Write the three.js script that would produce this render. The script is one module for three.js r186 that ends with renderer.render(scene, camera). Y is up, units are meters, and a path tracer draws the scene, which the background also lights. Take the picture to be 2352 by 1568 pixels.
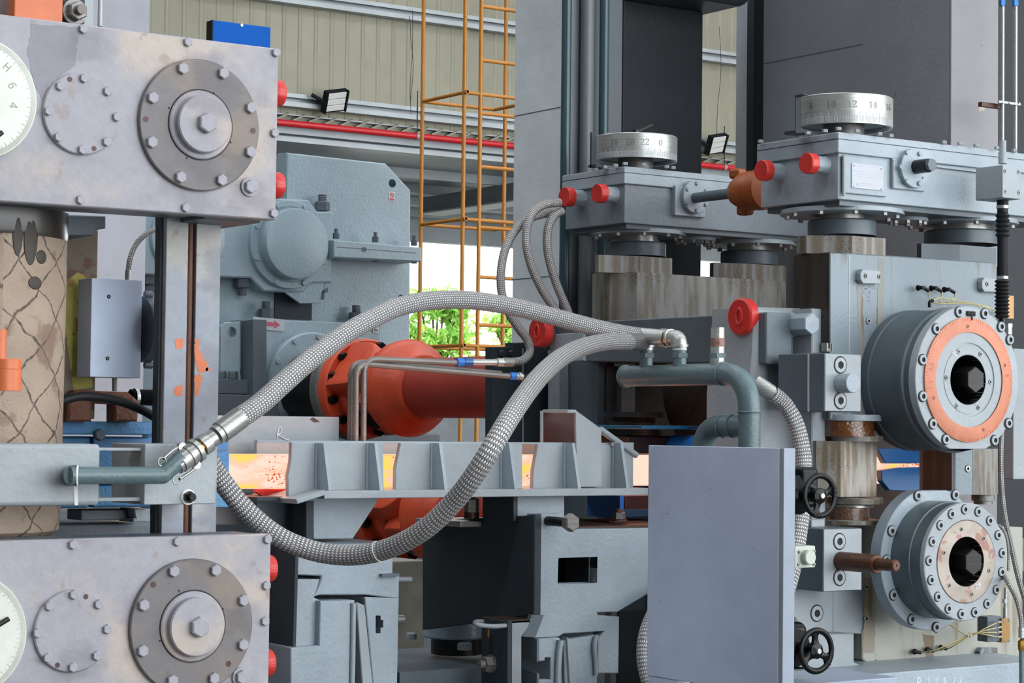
import * as THREE from 'three';
import { RoundedBoxGeometry } from 'three/addons/geometries/RoundedBoxGeometry.js';
import { mergeGeometries, toCreasedNormals } from 'three/addons/utils/BufferGeometryUtils.js';
import { FontLoader } from 'three/addons/loaders/FontLoader.js';
import { TextGeometry } from 'three/addons/geometries/TextGeometry.js';
import { RectAreaLightUniformsLib } from 'three/addons/lights/RectAreaLightUniformsLib.js';

// ---------- camera, sky, exposure ----------
const V = (x, y, z) => new THREE.Vector3(x, y, z);
const W = 2352, H = 1568, F = 4937.6, EYE = 1.6, YAW = 0.60406, PITCH = 0.03907, ROLL = 0.0114;
const scene = new THREE.Scene();
const camera = new THREE.PerspectiveCamera(2 * Math.atan(H / 2 / F) * 180 / Math.PI, W / H, 0.1, 400);
const right = V(), up = V(), fwd = V();
{
  const cy = Math.cos(YAW), sy = Math.sin(YAW), cp = Math.cos(PITCH), sp = Math.sin(PITCH), cr = Math.cos(ROLL), sr = Math.sin(ROLL);
  fwd.set(sy * cp, sp, -cy * cp);
  const r0 = V(cy, 0, sy), u0 = V().crossVectors(r0, fwd);
  // the frame is turned by a little under a degree: the horizon falls to the right
  right.copy(r0).multiplyScalar(cr).addScaledVector(u0, sr); up.copy(u0).multiplyScalar(cr).addScaledVector(r0, -sr);
  const m = new THREE.Matrix4().makeBasis(right, up, fwd.clone().negate());
  camera.quaternion.setFromRotationMatrix(m);
  camera.position.set(0, EYE, 0);
}
const SKY = 1.0;
scene.background = new THREE.Color(0.93, 0.968, 1.0).multiplyScalar(SKY);   // bright overcast
const renderer = new THREE.WebGLRenderer({ antialias: true });
renderer.toneMapping = THREE.LinearToneMapping;
renderer.toneMappingExposure = 5.45;
const GLOW = 0.2, LAMP = 0.3;      // the billet's glow as the eye sees it, and the light it gives
renderer.shadowMap.enabled = true;
RectAreaLightUniformsLib.init();

// ---------- measuring: a pixel's sight line met with a real plane of the mill ----------
const sight = (x, y) => fwd.clone().addScaledVector(right, (x - W / 2) / F).addScaledVector(up, (H / 2 - y) / F);
const on = (x, y, D) => { const r = sight(x, y); return r.multiplyScalar(-D / r.z).add(camera.position); };   // plane D metres in front (z = -D)
const onX = (x, y, X) => { const r = sight(x, y); return r.multiplyScalar(X / r.x).add(camera.position); };
const onY = (x, y, Y) => { const r = sight(x, y); return r.multiplyScalar((Y - EYE) / r.y).add(camera.position); };

// ---------- seeded noise ----------
let seed = 7;
const rnd = () => { seed = (seed + 0x6d2b79f5) | 0; let t = Math.imul(seed ^ (seed >>> 15), 1 | seed); t = (t + Math.imul(t ^ (t >>> 7), 61 | t)) ^ t; return ((t ^ (t >>> 14)) >>> 0) / 4294967296; };
const hash = (x, y, s) => { let h = Math.imul(x, 374761393) ^ Math.imul(y, 668265263) ^ Math.imul(s, 982451653); h = Math.imul(h ^ (h >>> 13), 1274126177); return ((h ^ (h >>> 16)) >>> 0) / 4294967296; };
function vnoise(u, v, px, py, s) {            // tileable value noise: u, v in 0..1, px x py cells
  const x = u * px, y = v * py, ix = Math.floor(x), iy = Math.floor(y); let fx = x - ix, fy = y - iy;
  fx = fx * fx * (3 - 2 * fx); fy = fy * fy * (3 - 2 * fy);
  const h = (a, b) => hash(((ix + a) % px + px) % px, ((iy + b) % py + py) % py, s);
  return (h(0, 0) * (1 - fx) + h(1, 0) * fx) * (1 - fy) + (h(0, 1) * (1 - fx) + h(1, 1) * fx) * fy;
}
const fbm = (u, v, px, py, s, n = 4) => { let a = 0, w = 0.5, t = 0; for (let i = 0; i < n; i++) { a += w * vnoise(u, v, px << i, py << i, s + i); t += w; w *= 0.5; } return a / t; };
const sm = (a, b, x) => { const t = Math.min(1, Math.max(0, (x - a) / (b - a))); return t * t * (3 - 2 * t); };
const mix = (a, b, t) => a.map((x, i) => x + (b[i] - x) * t);
function tex(w, h, fn, srgb = true) {
  const d = new Uint8Array(w * h * 4);
  for (let y = 0; y < h; y++) for (let x = 0; x < w; x++) {
    const c = fn((x + 0.5) / w, (y + 0.5) / h, x, y), o = (y * w + x) * 4, a = Array.isArray(c) ? c : [c, c, c];
    for (let i = 0; i < 3; i++) d[o + i] = Math.max(0, Math.min(255, a[i] * 255));
    d[o + 3] = 255;
  }
  const t = new THREE.DataTexture(d, w, h); t.wrapS = t.wrapT = THREE.RepeatWrapping; t.magFilter = THREE.LinearFilter; t.minFilter = THREE.LinearMipmapLinearFilter; t.generateMipmaps = true;
  if (srgb) t.colorSpace = THREE.SRGBColorSpace; t.needsUpdate = true; return t;
}
const rep = (t, sx, sy = sx) => { const c = t.clone(); c.repeat.set(sx, sy); c.needsUpdate = true; return c; };

// ---------- surface textures ----------
const T = {};
T.paint = tex(512, 512, (u, v) => {           // clean enamel with faint cloudiness and a few chips
  const a = fbm(u, v, 3, 3, 11, 5), b = fbm(u, v, 24, 24, 5, 3), chip = vnoise(u, v, 90, 90, 71);
  let k = 0.9 + 0.16 * (a - 0.5) + 0.05 * (b - 0.5);
  let c = [k, k, k];
  if (chip > 0.993) c = mix(c, [0.3, 0.28, 0.27], 0.8);
  return c;
});
T.dusty = tex(1024, 1024, (u, v) => {          // enamel under scale dust: beige blotches, worn spots
  const a = fbm(u, v, 3, 3, 21, 6), b = fbm(u, v, 5, 7, 33, 5), c2 = fbm(u, v, 40, 40, 8, 3);
  let c = mix([0.82, 0.82, 0.86], [0.95, 0.90, 0.85], sm(0.42, 0.64, a));
  c = mix(c, [0.72, 0.71, 0.75], sm(0.52, 0.75, b) * 0.8);
  const k = 1 + 0.07 * (c2 - 0.5);
  const r = fbm(u, v, 14, 14, 57, 4); c = mix(c, [0.72, 0.62, 0.56], sm(0.72, 0.82, r) * 0.4);
  return c.map((x) => x * k);
});
T.streak = tex(512, 1024, (u, v) => {          // oil and rust runs down a machined face
  const runs = fbm(u, v, 26, 2, 41, 4), big = fbm(u, v, 4, 2, 17, 4), dots = vnoise(u, v, 120, 240, 3) * fbm(u, v, 5, 5, 66, 3);
  let c = mix([0.80, 0.82, 0.83], [0.60, 0.55, 0.48], sm(0.5, 0.72, runs * 0.55 + big * 0.5) * 0.85);
  c = mix(c, [0.86, 0.88, 0.89], sm(0.55, 0.72, 1 - big) * 0.6);
  if (dots > 0.6) c = mix(c, [0.2, 0.16, 0.13], 0.75);
  const k = 0.95 + 0.1 * (fbm(u, v, 40, 6, 9, 3) - 0.5); return c.map((x) => x * k);
});
T.stain = tex(512, 1024, (u, v) => {            // mostly clean paint with a few thin brown runs and oil spots
  const runs = fbm(u, v, 22, 2, 43, 4), big = fbm(u, v, 3, 2, 27, 4), dots = vnoise(u, v, 110, 220, 3) * fbm(u, v, 4, 4, 68, 3);
  let c = mix([0.88, 0.91, 0.93], [0.66, 0.60, 0.52], sm(0.58, 0.74, runs * 0.6 + big * 0.45) * 0.8);
  if (dots > 0.62) c = mix(c, [0.25, 0.2, 0.17], 0.7);
  return c;
});
T.worn = tex(512, 512, (u, v) => { const a = fbm(u, v, 6, 6, 83, 5), b = fbm(u, v, 10, 10, 87, 4); return mix(mix([0.80, 0.77, 0.75], [0.62, 0.60, 0.55], a), [0.62, 0.44, 0.40], sm(0.55, 0.68, b) * 0.8); });
T.rust = tex(512, 512, (u, v) => {
  const a = fbm(u, v, 6, 6, 13, 6), b = fbm(u, v, 20, 20, 23, 4);
  return mix(mix([0.42, 0.36, 0.32], [0.62, 0.5, 0.42], a), [0.5, 0.29, 0.2], sm(0.5, 0.7, b) * 0.7);
});
T.brushed = tex(512, 512, (u, v) => { const k = 0.85 + 0.22 * (fbm(u, v, 3, 160, 3, 3) - 0.5); return [k, k, k]; });
T.peel = tex(512, 512, (u, v) => fbm(u, v, 50, 50, 19, 3), false);
T.fine = tex(256, 256, (u, v) => fbm(u, v, 90, 90, 29, 2), false);
// braid: u along the hose, v round it; flat wires in two directions, over and under
function braidAt(u, v) {
  const a = u + v, b = u - v, ia = Math.floor(a), ib = Math.floor(b), fa = a - ia, fb = b - ib, over = ((ia + ib) & 1) === 0;
  const across = over ? fb : fa, along = over ? fa : fb;
  const wire = Math.abs(Math.sin(across * Math.PI * 5)), crown = Math.sin(Math.PI * along), edge = Math.min(across, 1 - across);
  return { h: (0.35 + 0.65 * crown) * sm(0, 0.09, edge) * (0.75 + 0.25 * wire), over };
}
T.braid = tex(512, 512, (u, v) => { const q = braidAt(u * 8, v * 8), k = 0.28 + 0.72 * q.h; return [k, k * 0.99, k * 0.995].map((x) => x * (q.over ? 1 : 0.6)); });  // shade between wires and on under-wires is painted into the colour
T.braidH = tex(512, 512, (u, v) => braidAt(u * 8, v * 8).h, false);
T.crack = tex(1024, 1024, (u, v) => {           // roll barrel: pale scale with crossing dark heat cracks
  const w = 0.05 * (fbm(u, v, 5, 5, 61, 4) - 0.5), a = u * 5 + v * 4 + w * 14, b = u * 5 - v * 4 + 0.3 + w * 11;
  const d = Math.min(Math.abs(a - Math.round(a)), Math.abs(b - Math.round(b))), n = fbm(u, v, 60, 60, 5, 3);
  let c = mix([0.56, 0.49, 0.43], [0.69, 0.62, 0.55], fbm(u, v, 6, 6, 31, 5));
  c = mix(c, [0.16, 0.11, 0.09], (1 - sm(0.003, 0.018 + 0.05 * n, d)) * (0.3 + 0.7 * n));
  return mix(c, [0.4, 0.3, 0.24], sm(0.6, 0.75, fbm(u, v, 9, 9, 77, 4)) * 0.5);
});
T.bar = tex(1024, 256, (u, v) => {              // glowing billet: pink white skin, yellow hot zones, red edges, dark scale specks
  const z = fbm(u, v, 7, 2, 44, 4), e = Math.min(v, 1 - v), s = vnoise(u, v, 190, 38, 12) * fbm(u, v, 9, 3, 91, 3);
  let c = mix([1.0, 0.79, 0.68], [1.0, 0.84, 0.40], sm(0.55, 0.7, z));
  c = mix(c, [1.0, 0.86, 0.78], sm(0.45, 0.6, 1 - z));
  c = mix([1.0, 0.2, 0.14], c, sm(0.0, 0.06, e));
  const few = sm(0.45, 0.9, u) * 0.08; if (s > 0.53 - few) c = mix(c, [0.85, 0.3, 0.16], sm(0.53 - few, 0.58 - few, s) * 0.9);
  return c;
});
T.concrete = tex(512, 512, (u, v) => { const k = 0.7 + 0.35 * (fbm(u, v, 5, 5, 3, 6) - 0.5); return [k, k, k * 0.98]; });

// ---------- materials ----------
const lin = (hex) => new THREE.Color(hex);
function M(hex, o = {}) {
  const m = new THREE.MeshPhysicalMaterial({ color: lin(hex), roughness: o.r ?? 0.5, metalness: o.m ?? 0 });
  if (o.map) { m.map = o.s ? rep(o.map, o.s) : o.map; }
  if (o.bump) { m.bumpMap = o.bs ? rep(o.bump, o.bs) : o.bump; m.bumpScale = o.b ?? 0.0006; }
  if (o.coat) { m.clearcoat = o.coat; m.clearcoatRoughness = 0.25; }
  if (o.e) { m.emissive = lin(o.e); m.emissiveIntensity = o.ei ?? 1; }
  return m;
}
const mt = {
  paint: M('#a3b0ba', { map: T.paint, s: 1.1, r: 0.42, bump: T.peel, bs: 2, b: 0.0012 }),           // mill grey
  paint2: M('#a3abb1', { map: T.paint, s: 0.9, r: 0.45, bump: T.peel, bs: 1.5, b: 0.001 }),          // paler grey posts
  lilac: M('#d0def8', { map: T.paint, s: 0.7, r: 0.4 }),
  dusty: M('#bab8b9', { map: T.dusty, s: 1.3, r: 0.55, bump: T.peel, bs: 2, b: 0.0006 }),
  stained: M('#9b989d', { map: T.dusty, s: 1.3, r: 0.5 }),  // one tone darker than dusty, for the patch on the upper gearbox
  flange: M('#837e7a', { map: T.dusty, s: 1.7, r: 0.5 }),
  blueGrey: M('#a3b7c2', { map: T.paint, s: 0.8, r: 0.36, bump: T.peel, bs: 1.6, b: 0.0010 }),       // far gear reducer
  green: M('#61777c', { map: T.paint, s: 1.4, r: 0.36, bump: T.peel, bs: 3, b: 0.0008 }),
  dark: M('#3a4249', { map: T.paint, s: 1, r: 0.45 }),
  slate: M('#5d6972', { map: T.paint, s: 1, r: 0.42, bump: T.peel, bs: 2, b: 0.0006 }),
  streak: M('#a5a19b', { map: T.streak, s: 2.0, r: 0.42, m: 0.15, bump: T.peel, bs: 2, b: 0.0008 }),
  stain: M('#878f94', { map: T.stain, s: 1.3, r: 0.42, m: 0.1, bump: T.peel, bs: 2, b: 0.0008 }),
  steel: M('#bdbcb9', { map: T.brushed, s: 3, r: 0.34, m: 0.6 }),
  steelDull: M('#94918d', { map: T.brushed, s: 2, r: 0.45, m: 0.5 }),
  steelDark: M('#3b3a3b', { map: T.brushed, s: 2, r: 0.35, m: 0.75 }),
  zinc: M('#cdd0cc', { map: T.brushed, s: 2, r: 0.35, m: 0.6 }),
  brass: M('#b98d45', { r: 0.3, m: 0.9, map: T.brushed, s: 4 }),
  black: M('#0b0c0e', { r: 0.28 }),
  blackMatt: M('#1b1d20', { r: 0.6 }),
  rubber: M('#262729', { r: 0.5, map: T.paint, s: 3 }),
  bore: M('#1d1e20', { r: 0.35, m: 0.5 }),
  red: M('#d5352f', { r: 0.38, map: T.paint, s: 3, bump: T.peel, bs: 5, b: 0.0005 }),
  redPipe: M('#c8242a', { r: 0.3 }),
  orange: M('#ee5a35', { r: 0.42, map: T.paint, s: 1.5, bump: T.peel, bs: 2, b: 0.001 }),
  orangeDeep: M('#ad3a2b', { r: 0.45, map: T.paint, s: 1.5 }),
  orangeSoft: M('#e27a4a', { r: 0.5, map: T.paint, s: 3 }),
  salmon: M('#d98a6c', { r: 0.55, map: T.paint, s: 3 }),
  brownCap: M('#8a4a26', { r: 0.45, map: T.rust, s: 3 }),
  couplingBrown: M('#a9561f', { r: 0.4, map: T.paint, s: 3 }),
  yellow: M('#c98329', { r: 0.42, map: T.paint, s: 3 }),
  blue: M('#4d94c8', { r: 0.45, map: T.dusty, s: 2.2, bump: T.peel, bs: 3, b: 0.001 }),
  blueSign: M('#0458b4', { r: 0.7, map: T.paint, s: 1.3 }),
  blueBright: M('#1d6fc4', { r: 0.4 }),
  rust: M('#c4b0a0', { map: T.rust, s: 2.5, r: 0.7, bump: T.peel, bs: 3, b: 0.002 }),
  mossy: M('#9b9684', { map: T.rust, s: 3, r: 0.7, bump: T.peel, bs: 4, b: 0.002 }),
  roll: M('#ffffff', { map: T.crack, r: 0.65, bump: T.peel, bs: 3, b: 0.0015 }),
  clad: M('#a9a591', { r: 0.5, map: T.paint, s: 0.25 }),
  galv: M('#b9c0c4', { r: 0.45, m: 0.3, map: T.paint, s: 0.6 }),
  braid: M('#ffffff', { map: T.braid, r: 0.36, m: 0.45, bump: T.braidH, b: 0.0015 }),
  braidFine: M('#eeedeb', { map: T.braid, r: 0.36, m: 0.5, bump: T.braidH, b: 0.001 }),
  white: M('#d9dad8', { r: 0.5 }),
  dial: M('#d9ddd3', { map: T.paint, s: 2, r: 0.5, m: 0.2 }),
  ink: M('#2a2a2a', { r: 0.7 }),
  engraved: M('#9a9c93', { r: 0.6 }),
  chalk: M('#e6e8ea', { r: 0.9 }),
  label: M('#b4b8c0', { r: 0.55 }),
  tan: M('#b08a5a', { r: 0.5, m: 0.3 }),
  grease: M('#d09a58', { r: 0.12, coat: 1, map: T.rust, s: 3, bump: T.peel, bs: 1.5, b: 0.008 }),
  tubeClear: M('#b8ab78', { r: 0.3 }),
  pale: M('#b7beb4', { r: 0.45 }),
  concrete: M('#8b8a86', { map: T.concrete, s: 0.4, r: 0.8 }),
};

mt.blueSign.specularIntensity = 0.3;
for (const k of ['black', 'blackMatt', 'rubber', 'dark', 'ink', 'bore']) mt[k].specularIntensity = 0.4;

// ---------- geometry helpers ----------
function boxUV(g) {                              // uv in metres, from the face's main direction
  if (g.index) g = g.toNonIndexed();
  g.clearGroups();
  const p = g.attributes.position, n = g.attributes.normal, uv = new Float32Array(p.count * 2);
  for (let i = 0; i < p.count; i += 3) {
    let ax = 0, ay = 0, az = 0;
    for (let k = 0; k < 3; k++) { ax += Math.abs(n.getX(i + k)); ay += Math.abs(n.getY(i + k)); az += Math.abs(n.getZ(i + k)); }
    for (let k = 0; k < 3; k++) {
      const x = p.getX(i + k), y = p.getY(i + k), z = p.getZ(i + k), o = (i + k) * 2;
      if (ax >= ay && ax >= az) { uv[o] = z; uv[o + 1] = y; } else if (ay >= az) { uv[o] = x; uv[o + 1] = z; } else { uv[o] = x; uv[o + 1] = y; }
    }
  }
  g.setAttribute('uv', new THREE.BufferAttribute(uv, 2));
  return g;
}
const tidy = (g, a = 0.6) => boxUV(toCreasedNormals(g, a));
const used = {};
const numbered = (name) => { const n = used[name] = (used[name] ?? -1) + 1; return n ? `${name}_${String(n).padStart(3, '0')}` : name; };
function thing(name, label, category, at, group) {
  const o = new THREE.Group(); o.name = numbered(name); o.position.copy(at ?? V(0, 0, 0)); o.userData = { label, category };
  if (group) o.userData.group = group;
  scene.add(o); return o;
}
function worldOf(o) { const v = V(0, 0, 0); for (let q = o; q && q !== scene; q = q.parent) v.add(q.position); return v; }
// a part whose geometry is given in the place's own coordinates
function part(name, geo, m, parent, label) {
  const o = new THREE.Mesh(geo, m); o.name = name; o.position.copy(worldOf(parent).negate());
  o.castShadow = o.receiveShadow = true; if (label) o.userData.label = label;
  parent.add(o); return o;
}
// a part whose shared geometry is centred on its own origin
function piece(name, geo, m, parent, at, label, rot) {
  const o = new THREE.Mesh(geo, geo.userData.socket ? screwMat(m) : m); o.name = name; o.position.copy(at).sub(worldOf(parent)); if (rot) o.rotation.set(...rot);
  o.castShadow = o.receiveShadow = true; if (label) o.userData.label = label;
  parent.add(o); return o;
}
function single(name, geo, m, label, category, group) {   // a thing that is one mesh
  const o = new THREE.Mesh(geo, m); o.name = numbered(name); o.castShadow = o.receiveShadow = true; o.userData = { label, category };
  if (group) o.userData.group = group; scene.add(o); return o;
}
function struct(name, geo, m, parent) {
  const o = new THREE.Mesh(geo, m); o.name = name; o.castShadow = o.receiveShadow = true;
  if (parent) { o.position.copy(worldOf(parent).negate()); parent.add(o); } else { o.userData.kind = 'structure'; scene.add(o); }
  return o;
}
const box = (x0, y0, z0, x1, y1, z1, r = 0.004) => {
  const w = Math.abs(x1 - x0), h = Math.abs(y1 - y0), d = Math.abs(z1 - z0), rr = Math.min(r, w / 3, h / 3, d / 3);
  const g = rr > 0 ? new RoundedBoxGeometry(w, h, d, 1, rr) : new THREE.BoxGeometry(w, h, d);
  g.translate((x0 + x1) / 2, (y0 + y1) / 2, (z0 + z1) / 2); return boxUV(g);
};
// box whose front face (plane D) has the given pixel corners; deep metres thick
const fbox = (D, x0, y0, x1, y1, deep, r) => { const a = on(x0, y0, D), b = on(x1, y1, D); return box(a.x, b.y, -D, b.x, a.y, -D - deep, r); };
// polygon in plane D (pixel outline), extruded back
function fpoly(D, pts, deep, bevel = 0.003, holes = []) {
  const q = pts.map(([x, y]) => on(x, y, D)), sh = new THREE.Shape(q.map((p) => new THREE.Vector2(p.x, p.y)));
  for (const h of holes) sh.holes.push(new THREE.Path(h.map(([x, y]) => { const p = on(x, y, D); return new THREE.Vector2(p.x, p.y); })));
  const g = new THREE.ExtrudeGeometry(sh, { depth: Math.max(0.001, deep - 2 * bevel), bevelEnabled: bevel > 0, bevelThickness: bevel, bevelSize: bevel, bevelOffset: -bevel, bevelSegments: 1, curveSegments: 8 });
  g.translate(0, 0, -D - deep + bevel); return tidy(g);
}
// polygon in plane X (pixel outline), extruded to the right (+X)
function spoly(X, pts, deep, bevel = 0.003) {
  const q = pts.map(([x, y]) => onX(x, y, X)), sh = new THREE.Shape(q.map((p) => new THREE.Vector2(-p.z, p.y)));
  const g = new THREE.ExtrudeGeometry(sh, { depth: Math.max(0.001, deep - 2 * bevel), bevelEnabled: bevel > 0, bevelThickness: bevel, bevelSize: bevel, bevelOffset: -bevel, bevelSegments: 1 });
  g.applyMatrix4(new THREE.Matrix4().makeBasis(V(0, 0, -1), V(0, 1, 0), V(1, 0, 0))); g.translate(X + bevel, 0, 0); return tidy(g);
}
const AXIS = { x: [0, 0, -Math.PI / 2], y: [0, 0, 0], z: [Math.PI / 2, 0, 0] };
// lathe: profile [[radius, height]...], height along +x / +y / +z (towards the camera's side), moved to c
function lathe(prof, axis, c, seg = 48, crease = 0.5) {
  let g = new THREE.LatheGeometry(prof.map(([r, h]) => new THREE.Vector2(Math.max(r, 1e-5), h)), seg);
  const a = AXIS[axis]; g.rotateX(a[0]); g.rotateZ(a[2]);
  g = toCreasedNormals(g, crease); if (c) g.translate(c.x, c.y, c.z); return boxUV(g);
}
const disc = (r, h0, h1, axis, c, seg = 48, ch = 0.002) => lathe([[0, h0], [r, h0], [r, h1 - ch], [r - ch, h1], [0, h1]], axis, c, seg);
function rod(a, b, r, seg = 16) {
  const d = V().subVectors(b, a), L = d.length(), g = new THREE.CylinderGeometry(r, r, L, seg);
  g.applyQuaternion(new THREE.Quaternion().setFromUnitVectors(V(0, 1, 0), d.normalize())); const c = a.clone().add(b).multiplyScalar(0.5); g.translate(c.x, c.y, c.z); return boxUV(g);
}
function tube(pts, r, o = {}) {                  // uv: u along (metres), v round (metres)
  const c = o.poly ? polyCurve(pts, o.poly) : new THREE.CatmullRomCurve3(pts, false, 'centripetal'), L = c.getLength(), n = o.n ?? Math.max(16, Math.round(L / (r * 0.7)));
  const g = new THREE.TubeGeometry(c, Math.min(n, 500), r, o.seg ?? 18, false), uv = g.attributes.uv, around = o.turns ?? 1, per = o.pitch ?? L;
  for (let i = 0; i < uv.count; i++) uv.setXY(i, uv.getX(i) * L / per, uv.getY(i) * around);
  if (o.caps) { const ends = [[c.getPointAt(0), c.getTangentAt(0).negate()], [c.getPointAt(1), c.getTangentAt(1)]].map(([p, t]) => { const k = new THREE.CircleGeometry(r, o.seg ?? 18); k.applyQuaternion(new THREE.Quaternion().setFromUnitVectors(V(0, 0, 1), t)); k.translate(p.x, p.y, p.z); return k; }); return boxUV(mergeGeometries([g, ...ends])); }
  return o.pitch ? g : boxUV(g);
}
function polyCurve(pts, rad) {                   // straight runs joined by rounded bends
  const path = new THREE.CurvePath();
  let a = pts[0];
  for (let i = 1; i < pts.length - 1; i++) {
    const p = pts[i], d0 = V().subVectors(p, pts[i - 1]).normalize(), d1 = V().subVectors(pts[i + 1], p).normalize(), t = rad;
    const s = p.clone().addScaledVector(d0, -t), e = p.clone().addScaledVector(d1, t);
    path.add(new THREE.LineCurve3(a, s)); path.add(new THREE.QuadraticBezierCurve3(s, p, e)); a = e;
  }
  path.add(new THREE.LineCurve3(a, pts[pts.length - 1])); return path;
}
const SOCK = {};
function screwMat(m) { return SOCK[m.uuid] ??= [m, mt.ink]; }
// pixel outline with uneven edges, for worn patches and stains
function ragged(pts, amp = 2.5, step = 5) {
  const out = []; pts.forEach((p, i) => { const q = pts[(i + 1) % pts.length], L = Math.hypot(q[0] - p[0], q[1] - p[1]), n = Math.max(1, Math.round(L / step)); for (let k = 0; k < n; k++) { const f = k / n; out.push([p[0] + (q[0] - p[0]) * f + (rnd() - 0.5) * amp, p[1] + (q[1] - p[1]) * f + (rnd() - 0.5) * amp]); } });
  return out;
}
const merge = (l) => mergeGeometries(l.map((g) => { const k = g.index ? g.toNonIndexed() : g; for (const n of Object.keys(k.attributes)) if (!['position', 'normal', 'uv'].includes(n)) k.deleteAttribute(n); return k; }));
// fasteners, geometry shared between alike ones; axis points out of the surface
const cache = {};
function hexBolt(r, h, axis, washer = 0) {        // r: across corners / 2
  return cache['hb' + [r, h, axis, washer]] ??= (() => {
    const l = [lathe([[0, 0], [r, 0], [r, h * 0.85], [r * 0.86, h], [0, h]], axis, null, 6, 0.2)];
    if (washer) l.push(lathe([[r * 1.35, 0], [r * 1.35, washer], [0, washer]], axis, null, 20));
    return merge(l);
  })();
}
function capScrew(r, h, axis) { const g = capScrewShape(r, h, axis); g.userData.socket = true; return g; }
function capScrewShape(r, h, axis) {                   // socket head: ring with a six-sided recess
  return cache['cs' + [r, h, axis]] ??= mergeGeometries([   // group 0: the head; group 1: dark socket and dark gap round the head
    lathe([[r, 0], [r, h * 0.8], [r * 0.88, h], [r * 0.5, h]], axis, null, 24),
    merge([lathe([[r * 0.56, h * 1.01], [r * 0.5, h * 0.9], [r * 0.46, h * 0.45], [0, h * 0.45]], axis, null, 6, 0.2), lathe([[r * 1.0, 0.0006], [r * 1.17, 0.0006], [r * 1.17, 0]], axis, null, 24)])], true);
  // (groups kept: two materials)
}
function stud(r, h, axis) {                       // nut on a threaded end
  return cache['st' + [r, h, axis]] ??= merge([
    lathe([[0, 0], [r, 0], [r, h * 0.5], [r * 0.9, h * 0.56], [0, h * 0.56]], axis, null, 6, 0.2), lathe([[r * 0.6, 0], ...Array.from({ length: 9 }, (_, i) => [r * (i % 2 ? 0.6 : 0.54), h * (0.56 + 0.055 * i)]), [0, h]], axis, null, 16)]);
}
const font = await new FontLoader().loadAsync('fonts/droid/droid_sans_regular.typeface.json');
const serif = await new FontLoader().loadAsync('fonts/droid/droid_serif_regular.typeface.json');
// raised or inlaid lettering, in the xy plane round the origin
function text(s, size, depth = 0.0008, f = font) { const g = new TextGeometry(s, { font: f, size, depth, curveSegments: 3 }); g.computeBoundingBox(); const b = g.boundingBox; g.translate(-(b.min.x + b.max.x) / 2, -(b.min.y + b.max.y) / 2, 0); return boxUV(g); }
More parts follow.
